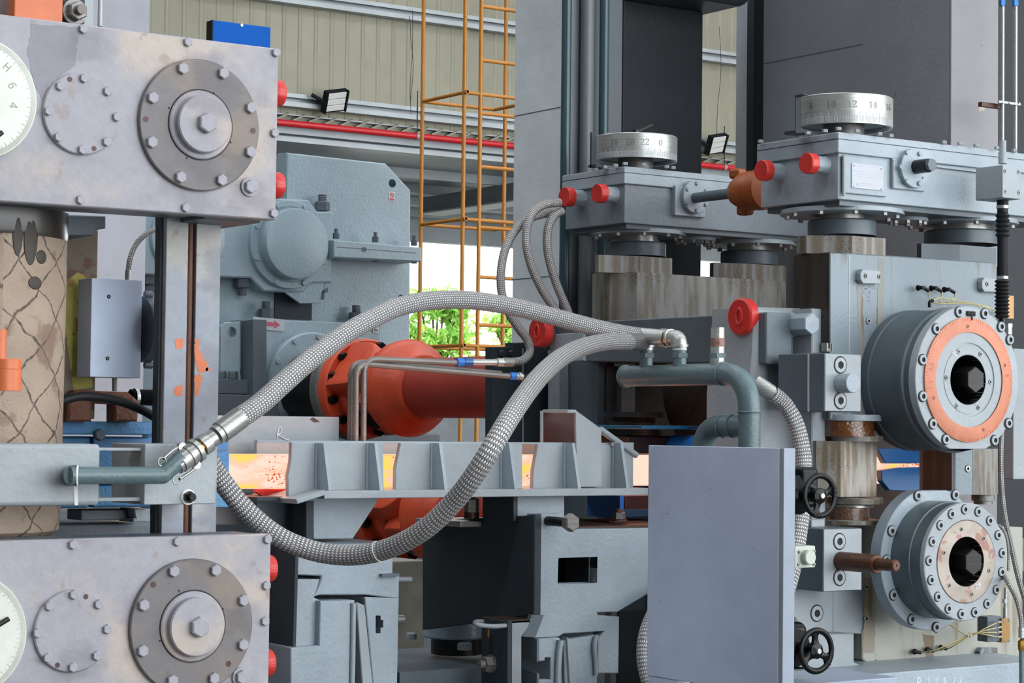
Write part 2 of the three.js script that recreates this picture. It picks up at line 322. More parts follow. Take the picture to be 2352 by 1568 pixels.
// ---------- the hall ----------
const BACK = 22, YTOP = 11, FAR = 28.6;
const yAt = (x, y, D) => on(x, y, D).y, xAt = (x, y, D) => on(x, y, D).x;
const lowY = yAt(1000, 297, BACK);
{
  struct('floor', box(-12, -0.3, 9, 34, 0, -60, 0), mt.concrete);
  struct('added_wall_front', box(-12, 0, 8, 0.6, YTOP, 8.3, 0), mt.clad);  // unseen wall, added to keep light off the left-facing sides
  // roof sheets; three open strips between them are invented to let fill light in
  const roof = struct('ceiling', box(-12, YTOP, 8, 34, YTOP + 0.2, -1.5, 0), mt.galv);
  for (const [z0, z1] of [[-3.3, -7.5], [-9.3, -13.5], [-15.3, -BACK - 0.3]]) struct('roof_sheet', box(-12, YTOP, z0, 34, YTOP + 0.2, z1, 0), mt.galv, roof);
  struct('wall_left', box(-12.3, 0, 8, -12, YTOP, -FAR - 0.3, 0), mt.dark);
  struct('wall_right', box(34, 0, 8, 34.3, YTOP, -BACK, 0), mt.clad);
  // back wall: sheet with upstanding ribs, open below
  const wall = new THREE.Mesh(box(-12, lowY, -BACK, 34, YTOP, -BACK - 0.12, 0), mt.clad); wall.name = 'wall_back'; wall.userData.kind = 'structure'; wall.receiveShadow = wall.castShadow = true; scene.add(wall);
  const ribShape = new THREE.Shape([[-0.03, 0], [-0.016, 0.009], [0.016, 0.009], [0.03, 0]].map(([x, y]) => new THREE.Vector2(x, y)));
  const ribG = new THREE.ExtrudeGeometry(ribShape, { depth: YTOP - lowY, bevelEnabled: false }); ribG.rotateX(-Math.PI / 2); ribG.rotateY(Math.PI); const rg = tidy(ribG, 0.2);
  const x0 = xAt(340, 60, BACK), x1 = xAt(1720, 60, BACK);
  for (let x = x0 - 0.2, i = 0; x < x1 + 0.3; x += 0.213, i++) {
    if (x > xAt(1200, 60, BACK) && x < xAt(1590, 60, BACK)) continue;
    const g = piece('cladding_rib', rg, mt.clad, wall, V(x, lowY, -BACK));
    g.position.set(x, lowY, -BACK);
  }
  // girts: channel rails along the wall
  const girt = (n, yc) => {
    const t = struct('trim_' + n, box(-12, yc - 0.075, -BACK + 0.15, 34, yc - 0.07, -BACK + 0.03, 0), mt.galv);
    struct('rail_web', box(-12, yc - 0.07, -BACK + 0.06, 34, yc + 0.075, -BACK + 0.03, 0), mt.galv, t);
    struct('rail_lip', box(-12, yc - 0.075, -BACK + 0.155, 34, yc - 0.02, -BACK + 0.15, 0), mt.galv, t);
    struct('rail_flange', box(-12, yc + 0.07, -BACK + 0.15, 34, yc + 0.078, -BACK + 0.03, 0), mt.galv, t);
    struct('rail_lip', box(-12, yc + 0.03, -BACK + 0.155, 34, yc + 0.078, -BACK + 0.15, 0), mt.galv, t);
  };
  girt(1, yAt(1000, 45, BACK)); girt(2, yAt(1000, 270, BACK));
  // sloping vent slats under the cladding
  const vent = struct('trim_3', box(-12, lowY - 0.015, -BACK + 0.02, 34, lowY, -BACK - 0.4, 0), mt.galv);
  const vy = yAt(1000, 310, BACK);
  struct('slat_backing', box(-12, vy, -BACK - 0.06, 34, lowY, -BACK - 0.1, 0), mt.clad, vent);
  for (let x = x0; x < x1; x += 0.213) {
    if (x > xAt(1200, 60, BACK) && x < xAt(1590, 60, BACK)) continue;
    const g = new THREE.BoxGeometry(0.2, 0.018, 0.12); g.rotateZ(0.42); piece('vent_slat', boxUV(g), mt.clad, vent, V(x, (vy + lowY) / 2, -BACK + 0.0));
  }
  struct('trim_4', box(-12, yAt(1000, 341, BACK), -BACK + 0.03, 34, vy, -BACK - 0.1, 0.003), mt.galv);
  struct('trim_5', box(-12, yAt(1000, 358, BACK), -BACK + 0.02, 34, yAt(1000, 346, BACK), -BACK - 0.25, 0.003), mt.galv);
  // lean-to beyond the wall: flat roof on purlins, then open air
  const ry = yAt(1000, 352, BACK);
  const canopy = struct('roof_canopy', box(-12, ry, -BACK - 0.2, 34, ry + 0.12, -FAR, 0), mt.galv);
  for (const D of [23.5, 25.0, 26.4, 27.8]) struct('purlin', box(-12, ry - 0.12, -D, 34, ry, -D - 0.06, 0), mt.galv, canopy);
  struct('beam_header', box(-12, ry - 0.42, -FAR, 34, ry + 0.1, -FAR - 0.2, 0), mt.galv);
  const rafter = struct('beam_rafter', spoly(on(965, 480, 25.5).x, [[962, 455], [1186, 418], [1186, 458], [962, 490]], 0.2, 0.002), mt.paint2);
  struct('flange', spoly(on(965, 480, 25.5).x - 0.1, [[960, 488], [1188, 457], [1188, 461], [960, 492]], 0.4, 0.001), mt.white, rafter);
  struct('added_low_wall', box(-12, 0, -FAR + 0.1, on(780, 600, FAR).x, ry, -FAR - 0.1, 0), mt.slate);  // hidden wall, added to stop light coming from the back left
  struct('wall_parapet', box(-12, 0, -FAR + 0.2, 34, yAt(1050, 930, FAR), -FAR, 0), mt.paint2);

  // posts beside the mill
  const XA = 5.35, aN = onX(1290, 300, XA), aF = onX(1180, 300, XA);
  const pa = struct('pillar_1', box(XA, 0, aN.z, on(1424, 300, -aN.z).x, 7, aF.z, 0.006), M('#e6edf2', { map: T.paint, s: 0.9, r: 0.45, bump: T.peel, bs: 1.5, b: 0.0008 }));
  struct('front_plate', box(XA + 0.002, 0, aN.z + 0.012, on(1424, 300, -aN.z).x, 7, aN.z + 0.0005, 0.003), M('#5f656b', { map: T.paint, s: 0.9, r: 0.45 }), pa);  // added plate: the front's dimmer light is put into this darker colour
  struct('weld_seam', box(XA - 0.002, onX(1230, 258, XA).y, aN.z - 0.01, XA, onX(1230, 258, XA).y + 0.003, aF.z, 0), mt.slate, pa);
  struct('weld_seam', box(XA - 0.002, onX(1230, 638, XA).y, aN.z - 0.01, XA, onX(1230, 638, XA).y + 0.003, aF.z, 0), mt.slate, pa);
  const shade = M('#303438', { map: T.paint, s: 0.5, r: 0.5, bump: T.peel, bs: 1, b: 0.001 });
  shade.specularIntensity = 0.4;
  const d2 = 7.55, p2a = on(1430, 300, d2), p2b = on(1613, 300, d2);
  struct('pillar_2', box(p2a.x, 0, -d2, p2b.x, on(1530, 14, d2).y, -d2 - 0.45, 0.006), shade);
  const XS = 6.75, sN = onX(1735, 200, XS), sF = onX(1690, 200, XS);
  struct('pillar_3', box(XS, 0, sN.z, XS + 0.012, 7, sF.z, 0.003), M('#c2c9cf', { map: T.paint, s: 0.9, r: 0.45 }));
  const XB = 6.4, bN = onX(2180, 200, XB), bF = onX(1752, 200, XB), fR = on(2288, 200, -bN.z);
  const pb = struct('pillar_4', box(XB, 0, bN.z, fR.x, 7, bF.z, 0.006), M('#8b8c91', { map: T.paint, s: 0.5, r: 0.5, bump: T.peel, bs: 1, b: 0.001 }));
  struct('weld_seam', box(XB - 0.002, onX(1800, 138, XB).y, bN.z - 0.5, XB, onX(1800, 138, XB).y + 0.003, bF.z, 0), mt.slate, pb);
  struct('front_plate', box(XB - 0.0005, 0, bN.z + 0.012, fR.x, 7, bN.z + 0.0005, 0.003), M('#8f8d91', { map: T.paint, s: 0.6, r: 0.5 }), pb);  // added plate, so the light on the front goes into its own colour
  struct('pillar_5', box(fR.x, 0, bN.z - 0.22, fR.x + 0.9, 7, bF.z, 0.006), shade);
  struct('beam_top', box(p2a.x - 0.02, on(1530, 14, d2).y, -d2 + 0.25, on(1735, 10, 7.3).x, on(1530, 14, d2).y + 0.35, -d2 - 0.35, 0.05), mt.dark);
  struct('gap_shade_7', fbox(7.75, 1733, -80, 1756, 500, 0.05, 0), mt.dark);  // dark strip added to paint the shade of the gap between posts
  // pale post behind the left machine
  const D5 = 6.6, l5 = on(150, 300, D5), r5 = on(341, 300, D5);
  struct('pillar_6', box(l5.x, 0, -D5, r5.x, 7, -D5 - 0.25, 0.006), M('#92959f', { map: T.paint, s: 0.8, r: 0.45 }));
}
{
    const pipe = (px, D, r, y0, y1, m, label) => { const a = on(px, 300, D); return single('vertical_pipe', lathe([[0, 0], [r, 0], [r, y1 - y0], [0, y1 - y0]], 'y', V(a.x, y0, -D), 20), m, label, 'pipe'); };
  const gp = M('#37525a', { r: 0.3, map: T.paint, s: 2 });
  pipe(1299, 7.32, 0.021, 1.5, 7, gp, 'dark green vertical pipe at the near edge of the pale post');
  pipe(1386, 7.32, 0.021, 1.5, 7, gp, 'dark green vertical pipe directly behind the rear dial drum');
  pipe(1347, 7.36, 0.03, 1.5, 7, M('#6a7076', { map: T.paint, s: 0.9, r: 0.45 }), 'grey vertical pipe between two dark green pipes behind the rear dial drum');
  pipe(225, 6.5, 0.008, on(225, 60, 6.5).y, 7, mt.galv, 'thin pale conduit running up the post behind the upper left gearbox');
}
// red fire main along the back wall
{
  const y = yAt(1000, 322, BACK), t = thing('fire_main_pipe', 'long bright red pipe running along the back wall under the cladding', 'pipe', V(xAt(640, 285, BACK), y, -BACK + 0.16));
  part('pipe', lathe([[0.04, 0], [0.04, 20]], 'x', V(4, y, -BACK + 0.16), 20), mt.redPipe, t);
  for (const px of [958, 1664]) { const c = on(px, 320, BACK - 0.16); part('clamp', lathe([[0.043, -0.02], [0.046, -0.02], [0.046, 0.02], [0.043, 0.02]], 'x', V(c.x, y, -BACK + 0.16), 20), mt.galv, t); part('hanger_rod', rod(V(c.x, y, -BACK + 0.16), V(c.x, y + 0.55, -BACK + 0.16), 0.006, 8), mt.steelDark, t); }
}
// floodlights
{
  const flood = (px, py, label) => {
    const c = on(px, py, BACK - 0.3), t = thing('floodlight', label, 'light', c), w = 0.30, h = 0.24;
    const rot = [0.5, 0.2, 0.12];
    const R = new THREE.Euler(...rot), at = (x, y, z) => V(x, y, z).applyEuler(R).add(c);
    piece('housing', boxUV(new RoundedBoxGeometry(w * 1.06, h * 1.14, 0.05, 1, 0.008)), mt.blackMatt, t, at(0, 0, -0.04), null, rot);
    for (let i = -1; i <= 1; i++) piece('lamp_panel', boxUV(new RoundedBoxGeometry(w * 0.9, h * 0.29, 0.02, 1, 0.005)), mt.white, t, at(0, i * h * 0.32, -0.005), null, rot);
    for (const s of [-1, 1]) piece('side_plate', boxUV(new THREE.BoxGeometry(0.014, h * 1.1, 0.09)), mt.blackMatt, t, at(s * w * 0.5, 0, -0.02), null, rot);
    part('bracket', rod(at(-w * 0.5, 0, -0.03), at(-w * 0.5 - 0.1, 0.05, -0.16), 0.022, 8), mt.blackMatt, t);
  };
  flood(772, 234, 'square floodlight with three white panels on the wall rail above the gear housing');
  flood(1648, 333, 'square floodlight with three white panels seen in the gap between the dark posts');
}
{ // thin wires hanging from the rails
  const wire = (pts, label) => single('hanging_wire', tube(pts.map(([x, y]) => on(x, y, BACK - 0.25)), 0.0035, { seg: 6, n: 24 }), mt.steelDark, label, 'wire');
  wire([[941, 36], [944, 90], [949, 150], [943, 232]], 'thin dark wire hanging from the wall rail left of the yellow ladder'); wire([[948, 24], [947, 120], [942, 200], [944, 262]], 'second thin wire beside the one left of the yellow ladder');
  wire([[1652, 60], [1656, 160], [1648, 250], [1646, 318]], 'thin wire hanging in the gap between dark posts above the floodlight');
}
// trees outside
{
  const leafM = M('#94bd57', { r: 0.8 }); leafM.transmission = 0.3; leafM.side = THREE.DoubleSide;
  const leafG = (() => { const s = new THREE.Shape(); s.moveTo(0, -0.09); s.quadraticCurveTo(0.06, 0, 0, 0.1); s.quadraticCurveTo(-0.06, 0, 0, -0.09); return new THREE.ShapeGeometry(s, 3); })();
  const tree = (px, py, D, rx, ry, n, label) => {
    const c = on(px, py, D), t = thing('tree', label, 'tree', V(c.x, 0, c.z)), tr = [];
    tr.push(rod(V(c.x, 0, c.z), V(c.x + 0.1, c.y, c.z), 0.09, 8));
    const inst = new THREE.InstancedMesh(leafG, leafM, n), m = new THREE.Matrix4(), q = new THREE.Quaternion();
    const clumps = Array.from({ length: 26 }, () => { const a = rnd() * 6.283, u = Math.sqrt(rnd()), h = rnd() * 2 - 1; return V(c.x + Math.cos(a) * u * rx, c.y + h * ry, c.z + Math.sin(a) * u * rx * 0.7); });
    for (const k of clumps) tr.push(rod(V(c.x, Math.max(0.5, c.y - ry), c.z), k, 0.02, 5));
    for (let i = 0; i < n; i++) { const k = clumps[Math.floor(rnd() * clumps.length)], s = 0.42; q.setFromEuler(new THREE.Euler(rnd() * 6, rnd() * 6, rnd() * 6)); m.compose(V(k.x + (rnd() + rnd() - 1) * s, k.y + (rnd() + rnd() - 1) * s * 0.8, k.z + (rnd() + rnd() - 1) * s), q, V(1, 1, 1).multiplyScalar(0.7 + rnd() * 0.8)); inst.setMatrixAt(i, m); inst.setColorAt(i, new THREE.Color().setRGB(0.75 + rnd() * 0.5, 0.85 + rnd() * 0.4, 0.7 + rnd() * 0.4)); }
    inst.name = 'foliage'; inst.userData.kind = 'stuff'; inst.position.sub(t.position); t.add(inst);
    part('trunk', merge(tr), mt.brownCap, t);
  };
  tree(1000, 800, 36, 0.75, 1.0, 3600, 'bright green leafy tree outside, behind the yellow ladder cage');
  tree(1180, 790, 39, 0.5, 0.5, 1500, 'small green tree outside beside the pale post');
}
// ---------- yellow ladder with cage ----------
{
  const DF = 13.0, p1 = on(970, 260, DF), X1 = p1.x, p2 = onX(1066, 260, X1), DN = -p2.z, R = 0.0145;
  const t = thing('caged_ladder', 'tall yellow ochre tubular ladder with square cage bars left of the pale post', 'ladder', V(X1, 0, p1.z));
  const xs = { a: V(X1, 0, -DF), b: V(X1, 0, -DN), c: V(on(1103, 260, DN).x, 0, -DN), d: V(on(1160, 260, DF).x, 0, -DF) };
  for (const k of 'abcd') part('post', rod(V(xs[k].x, 0, xs[k].z), V(xs[k].x, 7, xs[k].z), R, 12), mt.yellow, t);
  const xr = on(1235, 260, DN).x;
  part('post', rod(V(xr, 0, -DN), V(xr, 7, -DN), R, 12), mt.yellow, t);
  const bar = (a, b, y, r = R * 0.9) => part('cage_bar', rod(V(a.x, y, a.z), V(b.x, y, b.z), r, 10), mt.yellow, t);
  const far = V(xr, 0, -DF);
  for (const py of [-62, 212, 503, 793]) {
    const y = on(1066, py, DN).y;
    bar(xs.a, xs.b, y); bar(xs.b, V(xr, 0, -DN), y); bar(xs.a, far, y); bar(V(xr, 0, -DN), far, y);
    part('open_tube_end', lathe([[0.011, 0], [0.016, 0], [0.016, 0.03], [0.011, 0.03]], 'z', V(X1, y, -DN + 0.012), 14), mt.yellow, t);
  }
  for (const py of [14, 138, 260, 383, 522, 636, 746]) { const y = on(1105, py, DN).y; part('rung', rod(V(xs.c.x, y, -DN), V(xr, y, -DN), R * 0.95, 10), mt.yellow, t); }
}
// ---------- gear reducer ----------
const GX = 5.57;
{
  const D = 10.2, t = thing('gear_reducer', 'large blue-grey gear housing with round bearing caps and heavy studs behind the hose arch', 'gearbox', on(720, 1000, D));
  t.position.y = 0;
  const circ = (x, y, r, n = 20) => Array.from({ length: n }, (_, i) => [x + r * 0.86 * Math.cos(i / n * 6.2832), y + r * Math.sin(i / n * 6.2832) + 0.09 * r * 0.86 * Math.cos(i / n * 6.2832)]);
  part('end_plate', fpoly(D, [[659, 350], [886, 375], [944, 437], [941, 1010], [330, 985], [330, 480], [659, 470]], 0.10, 0.008, [circ(901, 421, 13), circ(922, 686, 13)]), mt.blueGrey, t);
  part('casing', fbox(D + 0.1, 657, 480, 860, 1000, 1.1, 0.01), mt.blueGrey, t);
  part('side_plate', spoly(on(659, 400, D).x, [[659, 351], [638, 352], [600, 420], [600, 640], [659, 620]], 0.05, 0.003), mt.blueGrey, t);
  part('bearing_housing', fpoly(D - 0.12, [[330, 452], [500, 452], [640, 455], [709, 459], [730, 486], [763, 486], [763, 649], [718, 649], [696, 671], [606, 668], [577, 638], [330, 630]], 0.13, 0.008), mt.blueGrey, t);
  const cap = (px, py, r, n) => {
    const c = on(px, py, D - 0.12);
    const f = part('bearing_cap', lathe([[0, 0], [r, 0], [r, 0.03], [r * 0.985, 0.035], [r * 0.86, 0.035], [r * 0.84, 0.03], [r * 0.8, 0.03], [r * 0.8, 0.10], [r * 0.785, 0.115], [r * 0.74, 0.12], [0, 0.12]], 'z', c, 64), mt.blueGrey, t);
    for (let i = 0; i < n; i++) { const a = (i + 0.5) / n * 6.2832; piece('bolt', hexBolt(0.015, 0.014, 'z'), mt.blueGrey, f, c.clone().add(V(Math.cos(a) * r * 0.925, Math.sin(a) * r * 0.925, 0.033))); }
  };
  cap(660, 562, 0.236, 8); cap(428, 548, 0.21, 8);
  const sf = part('split_flange', fpoly(D - 0.2, [[766, 551], [968, 568], [968, 601], [766, 591]], 0.22, 0.006), mt.blueGrey, t);
  for (const [x, y] of [[772, 548], [862, 556], [951, 564]]) { const c = on(x, y, D - 0.1); piece('stud', stud(0.018, 0.055, 'y'), mt.slate, sf, c); }
  for (const [x, y] of [[772, 592], [862, 597], [951, 602]]) { const c = on(x, y + 3, D - 0.12); piece('bolt', hexBolt(0.018, 0.02, 'y'), mt.slate, sf, c); }
  piece('bolt_hole', lathe([[0.007, 0], [0.013, 0], [0.013, 0.004], [0.007, 0.004]], 'z', null, 20), mt.slate, sf, on(836, 573, D - 0.2));
  piece('split_line', new THREE.BoxGeometry(0.5, 0.003, 0.002), mt.slate, sf, on(866, 574, D - 0.2).add(V(0, 0, 0))).rotation.z = -0.012;
  for (const [x, y, down] of [[740, 484, 0], [557, 640, 1], [736, 650, 1], [611, 730, 0], [818, 738, 0], [345, 632, 1]]) {
    const c = on(x, y, D - 0.06), o = piece('stud', stud(0.041, 0.088, 'y'), mt.slate, t, c); if (down) o.rotation.x = Math.PI;
  }
  // lower casing with arrow plate and lifting lug
  part('lower_casing', fbox(D - 0.25, 581, 732, 872, 1010, 0.3, 0.006), mt.blueGrey, t);
  part('lower_side', spoly(on(581, 800, D - 0.25).x - 0.08, [[581, 733], [553, 738], [553, 930], [581, 930]], 0.08, 0.002), mt.slate, t);
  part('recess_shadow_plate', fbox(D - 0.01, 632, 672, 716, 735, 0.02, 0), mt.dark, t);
  part('gusset', fpoly(D - 0.1, [[640, 668], [650, 668], [690, 697], [735, 696], [740, 668], [760, 655], [763, 640], [690, 640]], 0.02), mt.blueGrey, t);
  const lug = part('lifting_lug', fpoly(D - 0.3, [[517, 740], [552, 738], [552, 915], [507, 918], [508, 750]], 0.04, 0.003, [circ(533, 762, 13)]), mt.blueGrey, t);
  part('foundation', (() => { const p = on(330, 990, D), q = on(945, 1000, D); return box(p.x, 0, -D + 0.3, q.x, p.y, -D - 1.1, 0.01); })(), mt.slate, t);
  part('base_block', fbox(D - 0.35, 497, 870, 570, 905, 0.15), mt.slate, t);
  part('base_block', fbox(D - 0.4, 497, 905, 640, 960, 0.3), mt.slate, t);
  piece('bolt', hexBolt(0.03, 0.04, 'y'), mt.slate, t, on(534, 870, D - 0.3));
  piece('bolt', hexBolt(0.03, 0.04, 'y'), mt.slate, t, on(508, 870, D - 0.3));
  const lc = onX(735, 875, GX); lc.z = -D + 0.25;
  const lcap = part('bearing_cap', lathe([[0, 0], [0.26, 0], [0.26, 0.03], [0.25, 0.04], [0.2, 0.04], [0, 0.05]], 'z', lc, 64), mt.blueGrey, t);
  for (let i = 0; i < 10; i++) { const a = (i + 0.3) / 10 * 6.2832; piece('bolt', hexBolt(0.016, 0.014, 'z'), mt.blueGrey, lcap, lc.clone().add(V(Math.cos(a) * 0.235, Math.sin(a) * 0.235, 0.035))); }
  part('side_block', fbox(D - 0.25, 560, 845, 600, 862, 0.05), mt.slate, t);
  // plates and stickers
  const a1 = on(617, 744, D - 0.256);
  const pl = piece('arrow_plate', boxUV(new THREE.BoxGeometry(0.185, 0.062, 0.004)), mt.label, t, a1, 'steel plate with a red arrow', [0, 0, -0.045]);
  const as = new THREE.Shape([[-0.065, 0.006], [-0.085, 0.018], [-0.05, 0.012], [0.035, 0.01], [0.035, 0.022], [0.075, 0], [0.035, -0.022], [0.035, -0.01], [-0.05, -0.012], [-0.085, -0.018], [-0.065, -0.006]].map(([x, y]) => new THREE.Vector2(x * 0.9, y)));
  piece('arrow', boxUV(new THREE.ExtrudeGeometry(as, { depth: 0.001, bevelEnabled: false })), M('#b5546a', { r: 0.5 }), pl, a1.clone().add(V(0, 0, 0.0022)));
  const st = on(900, 451, D - 0.002), sk = piece('no_smoking_sticker', boxUV(new THREE.BoxGeometry(0.036, 0.05, 0.002)), mt.white, t, st, 'small white no smoking sticker');
  piece('sign_ring', boxUV(new THREE.TorusGeometry(0.0125, 0.0022, 6, 24)), mt.red, sk, st.clone().add(V(0, 0.008, 0.001)));
  piece('sign_bar', boxUV(new THREE.BoxGeometry(0.024, 0.0025, 0.001)), mt.red, sk, st.clone().add(V(0, 0.008, 0.0015)), null, [0, 0, -0.8]);
  piece('cigarette', boxUV(new THREE.BoxGeometry(0.014, 0.003, 0.001)), mt.ink, sk, st.clone().add(V(0, 0.008, 0.0012)));
  piece('caption_strip', boxUV(new THREE.BoxGeometry(0.03, 0.012, 0.001)), mt.red, sk, st.clone().add(V(0, -0.016, 0.001)));
  const w0 = on(863, 753, D - 0.256), wk = piece('warning_sticker', boxUV(new THREE.BoxGeometry(0.034, 0.05, 0.002)), mt.white, t, w0, 'white sticker with a yellow warning triangle');
  piece('warning_triangle', boxUV(new THREE.CylinderGeometry(0.014, 0.014, 0.001, 3)), M('#e0c22f', { r: 0.5 }), wk, w0.clone().add(V(0, 0.008, 0.0015)), null, [Math.PI / 2, 0, 0]);
  piece('caption_line', boxUV(new THREE.BoxGeometry(0.026, 0.005, 0.001)), mt.ink, wk, w0.clone().add(V(0, -0.01, 0.0015)));
  piece('caption_line', boxUV(new THREE.BoxGeometry(0.026, 0.003, 0.001)), mt.ink, wk, w0.clone().add(V(0, -0.018, 0.0015)));
}
// ---------- orange drive spindles ----------
function spindle(label, dy, dz) {
  const A = onX(742, 884, GX), flange = onX(832, 893, GX), end = -7.76, t = thing('drive_spindle', label, 'spindle', flange.clone().add(V(0, dy, dz)));
  const fz = flange.z + dz, y = flange.y + dy;
  const C = V(GX, y, fz);
  part('sleeve', lathe([[0, A.z - dz - fz - 0.2 + dz], [0.2, A.z - fz - 0.2], [0.2, -0.05]], 'z', C, 48), mt.steelDark, t, 'dark steel sleeve');
  part('flange_rim', lathe([[0, -0.09], [0.255, -0.09], [0.262, -0.08], [0.262, -0.02], [0.25, -0.01], [0, -0.01]], 'z', C, 64), mt.steelDull, t, 'worn dark flange rim');
  const ff = part('flange', lathe([[0, -0.01], [0.252, -0.01], [0.252, 0.05], [0.244, 0.06], [0, 0.06]], 'z', C, 64), mt.orange, t);
  for (let i = 0; i < 12; i++) { const a = (i + 0.5) / 12 * 6.2832; piece('bolt', hexBolt(0.024, 0.04, 'z'), mt.black, ff, C.clone().add(V(Math.cos(a) * 0.222, Math.sin(a) * 0.222, 0.06))); }
  // first fork: hub and two rounded ears
  const ear = (dir, ang, z0, len, w, th) => {
    const s = new THREE.Shape(); s.moveTo(-w, 0); s.lineTo(-w * 0.92, len * 0.55); s.absarc(0, len * 0.6, w * 0.92, Math.PI, 0, true); s.lineTo(w, 0); s.closePath();
    const h = new THREE.Path(); h.absarc(0, len * 0.62, w * 0.42, 0, 6.2832); s.holes.push(h);
    const g = new THREE.ExtrudeGeometry(s, { depth: th, bevelEnabled: true, bevelSize: 0.015, bevelThickness: 0.02, bevelSegments: 2, curveSegments: 16 });
    g.rotateX(Math.PI / 2); if (dir < 0) g.rotateX(Math.PI); g.translate(0, dir > 0 ? 0.2 : 0.09, 0);
    g.rotateZ(ang); g.translate(GX, y, z0); return tidy(g, 0.7);
  };
  const fork1 = part('fork', lathe([[0, 0.06], [0.19, 0.06], [0.185, 0.11], [0.15, 0.14], [0, 0.14]], 'z', C, 40), mt.orange, t);
  const zc = fz + 0.26;
  for (const a of [0.95, 0.95 + Math.PI]) part('fork_ear', ear(1, a, fz + 0.08, 0.27, 0.125, 0.075), mt.orange, fork1);
  part('cross_journal', merge([0, 1].map((k) => { const d = V(Math.cos(0.95 + Math.PI / 2 + k * Math.PI / 2), Math.sin(0.95 + Math.PI / 2 + k * Math.PI / 2), 0); return rod(C.clone().setZ(zc).addScaledVector(d, -0.2), C.clone().setZ(zc).addScaledVector(d, 0.2), 0.065, 20); })), mt.steelDark, t);
  const fork2 = part('fork', lathe([[0, 0.36], [0.215, 0.38], [0.235, 0.41], [0.24, 0.46], [0.215, 0.52], [0.17, 0.555], [0.168, 0.6], [0.155, 0.615], [0, 0.615]], 'z', C, 48, 0.9), mt.orange, t);
  for (const a of [0.95 + Math.PI / 2, 0.95 - Math.PI / 2]) part('fork_ear', ear(-1, a, fz + 0.44, 0.28, 0.125, 0.075), mt.orange, fork2);
  part('shaft', lathe([[0, 0.6], [0.145, 0.6], [0.145, end - fz], [0, end - fz]], 'z', C, 48), mt.orangeDeep, t);
}
spindle('orange universal joint spindle with dark bolted flange, upper of the two', 0, 0);
spindle('orange universal joint spindle under the guide trough, lower of the two', -0.6, 0.34);
// ---------- left machine: two screw-down gearboxes on a vertical edging stand ----------
const rad = (x, y, D, r) => on(x, y - r, D).y - on(x, y, D).y;     // metres of r vertical pixels at that place
function cylUV(prof, axis, c, seg, su, sv, crease = 0.6) {         // lathe that keeps its round-and-along uv
  let g = new THREE.LatheGeometry(prof.map(([r, h]) => new THREE.Vector2(Math.max(r, 1e-5), h)), seg);
  const uv = g.attributes.uv; for (let i = 0; i < uv.count; i++) { const p = g.attributes.position; uv.setXY(i, uv.getX(i) * su, p.getY(i) * sv); }
  const a = AXIS[axis]; g.rotateX(a[0]); g.rotateZ(a[2]); g = toCreasedNormals(g, crease); g.translate(c.x, c.y, c.z); return g;
}
const LZ = 5.0;
const boltS = hexBolt(0.0122, 0.010, 'z'), boltM = hexBolt(0.0152, 0.012, 'z'), boltL = hexBolt(0.0185, 0.015, 'z', 0.003);
const holeG = lathe([[0.0001, -0.0005], [0.0062, -0.0005], [0.0066, 0.0004], [0.0001, 0.0004]], 'z', null, 14);
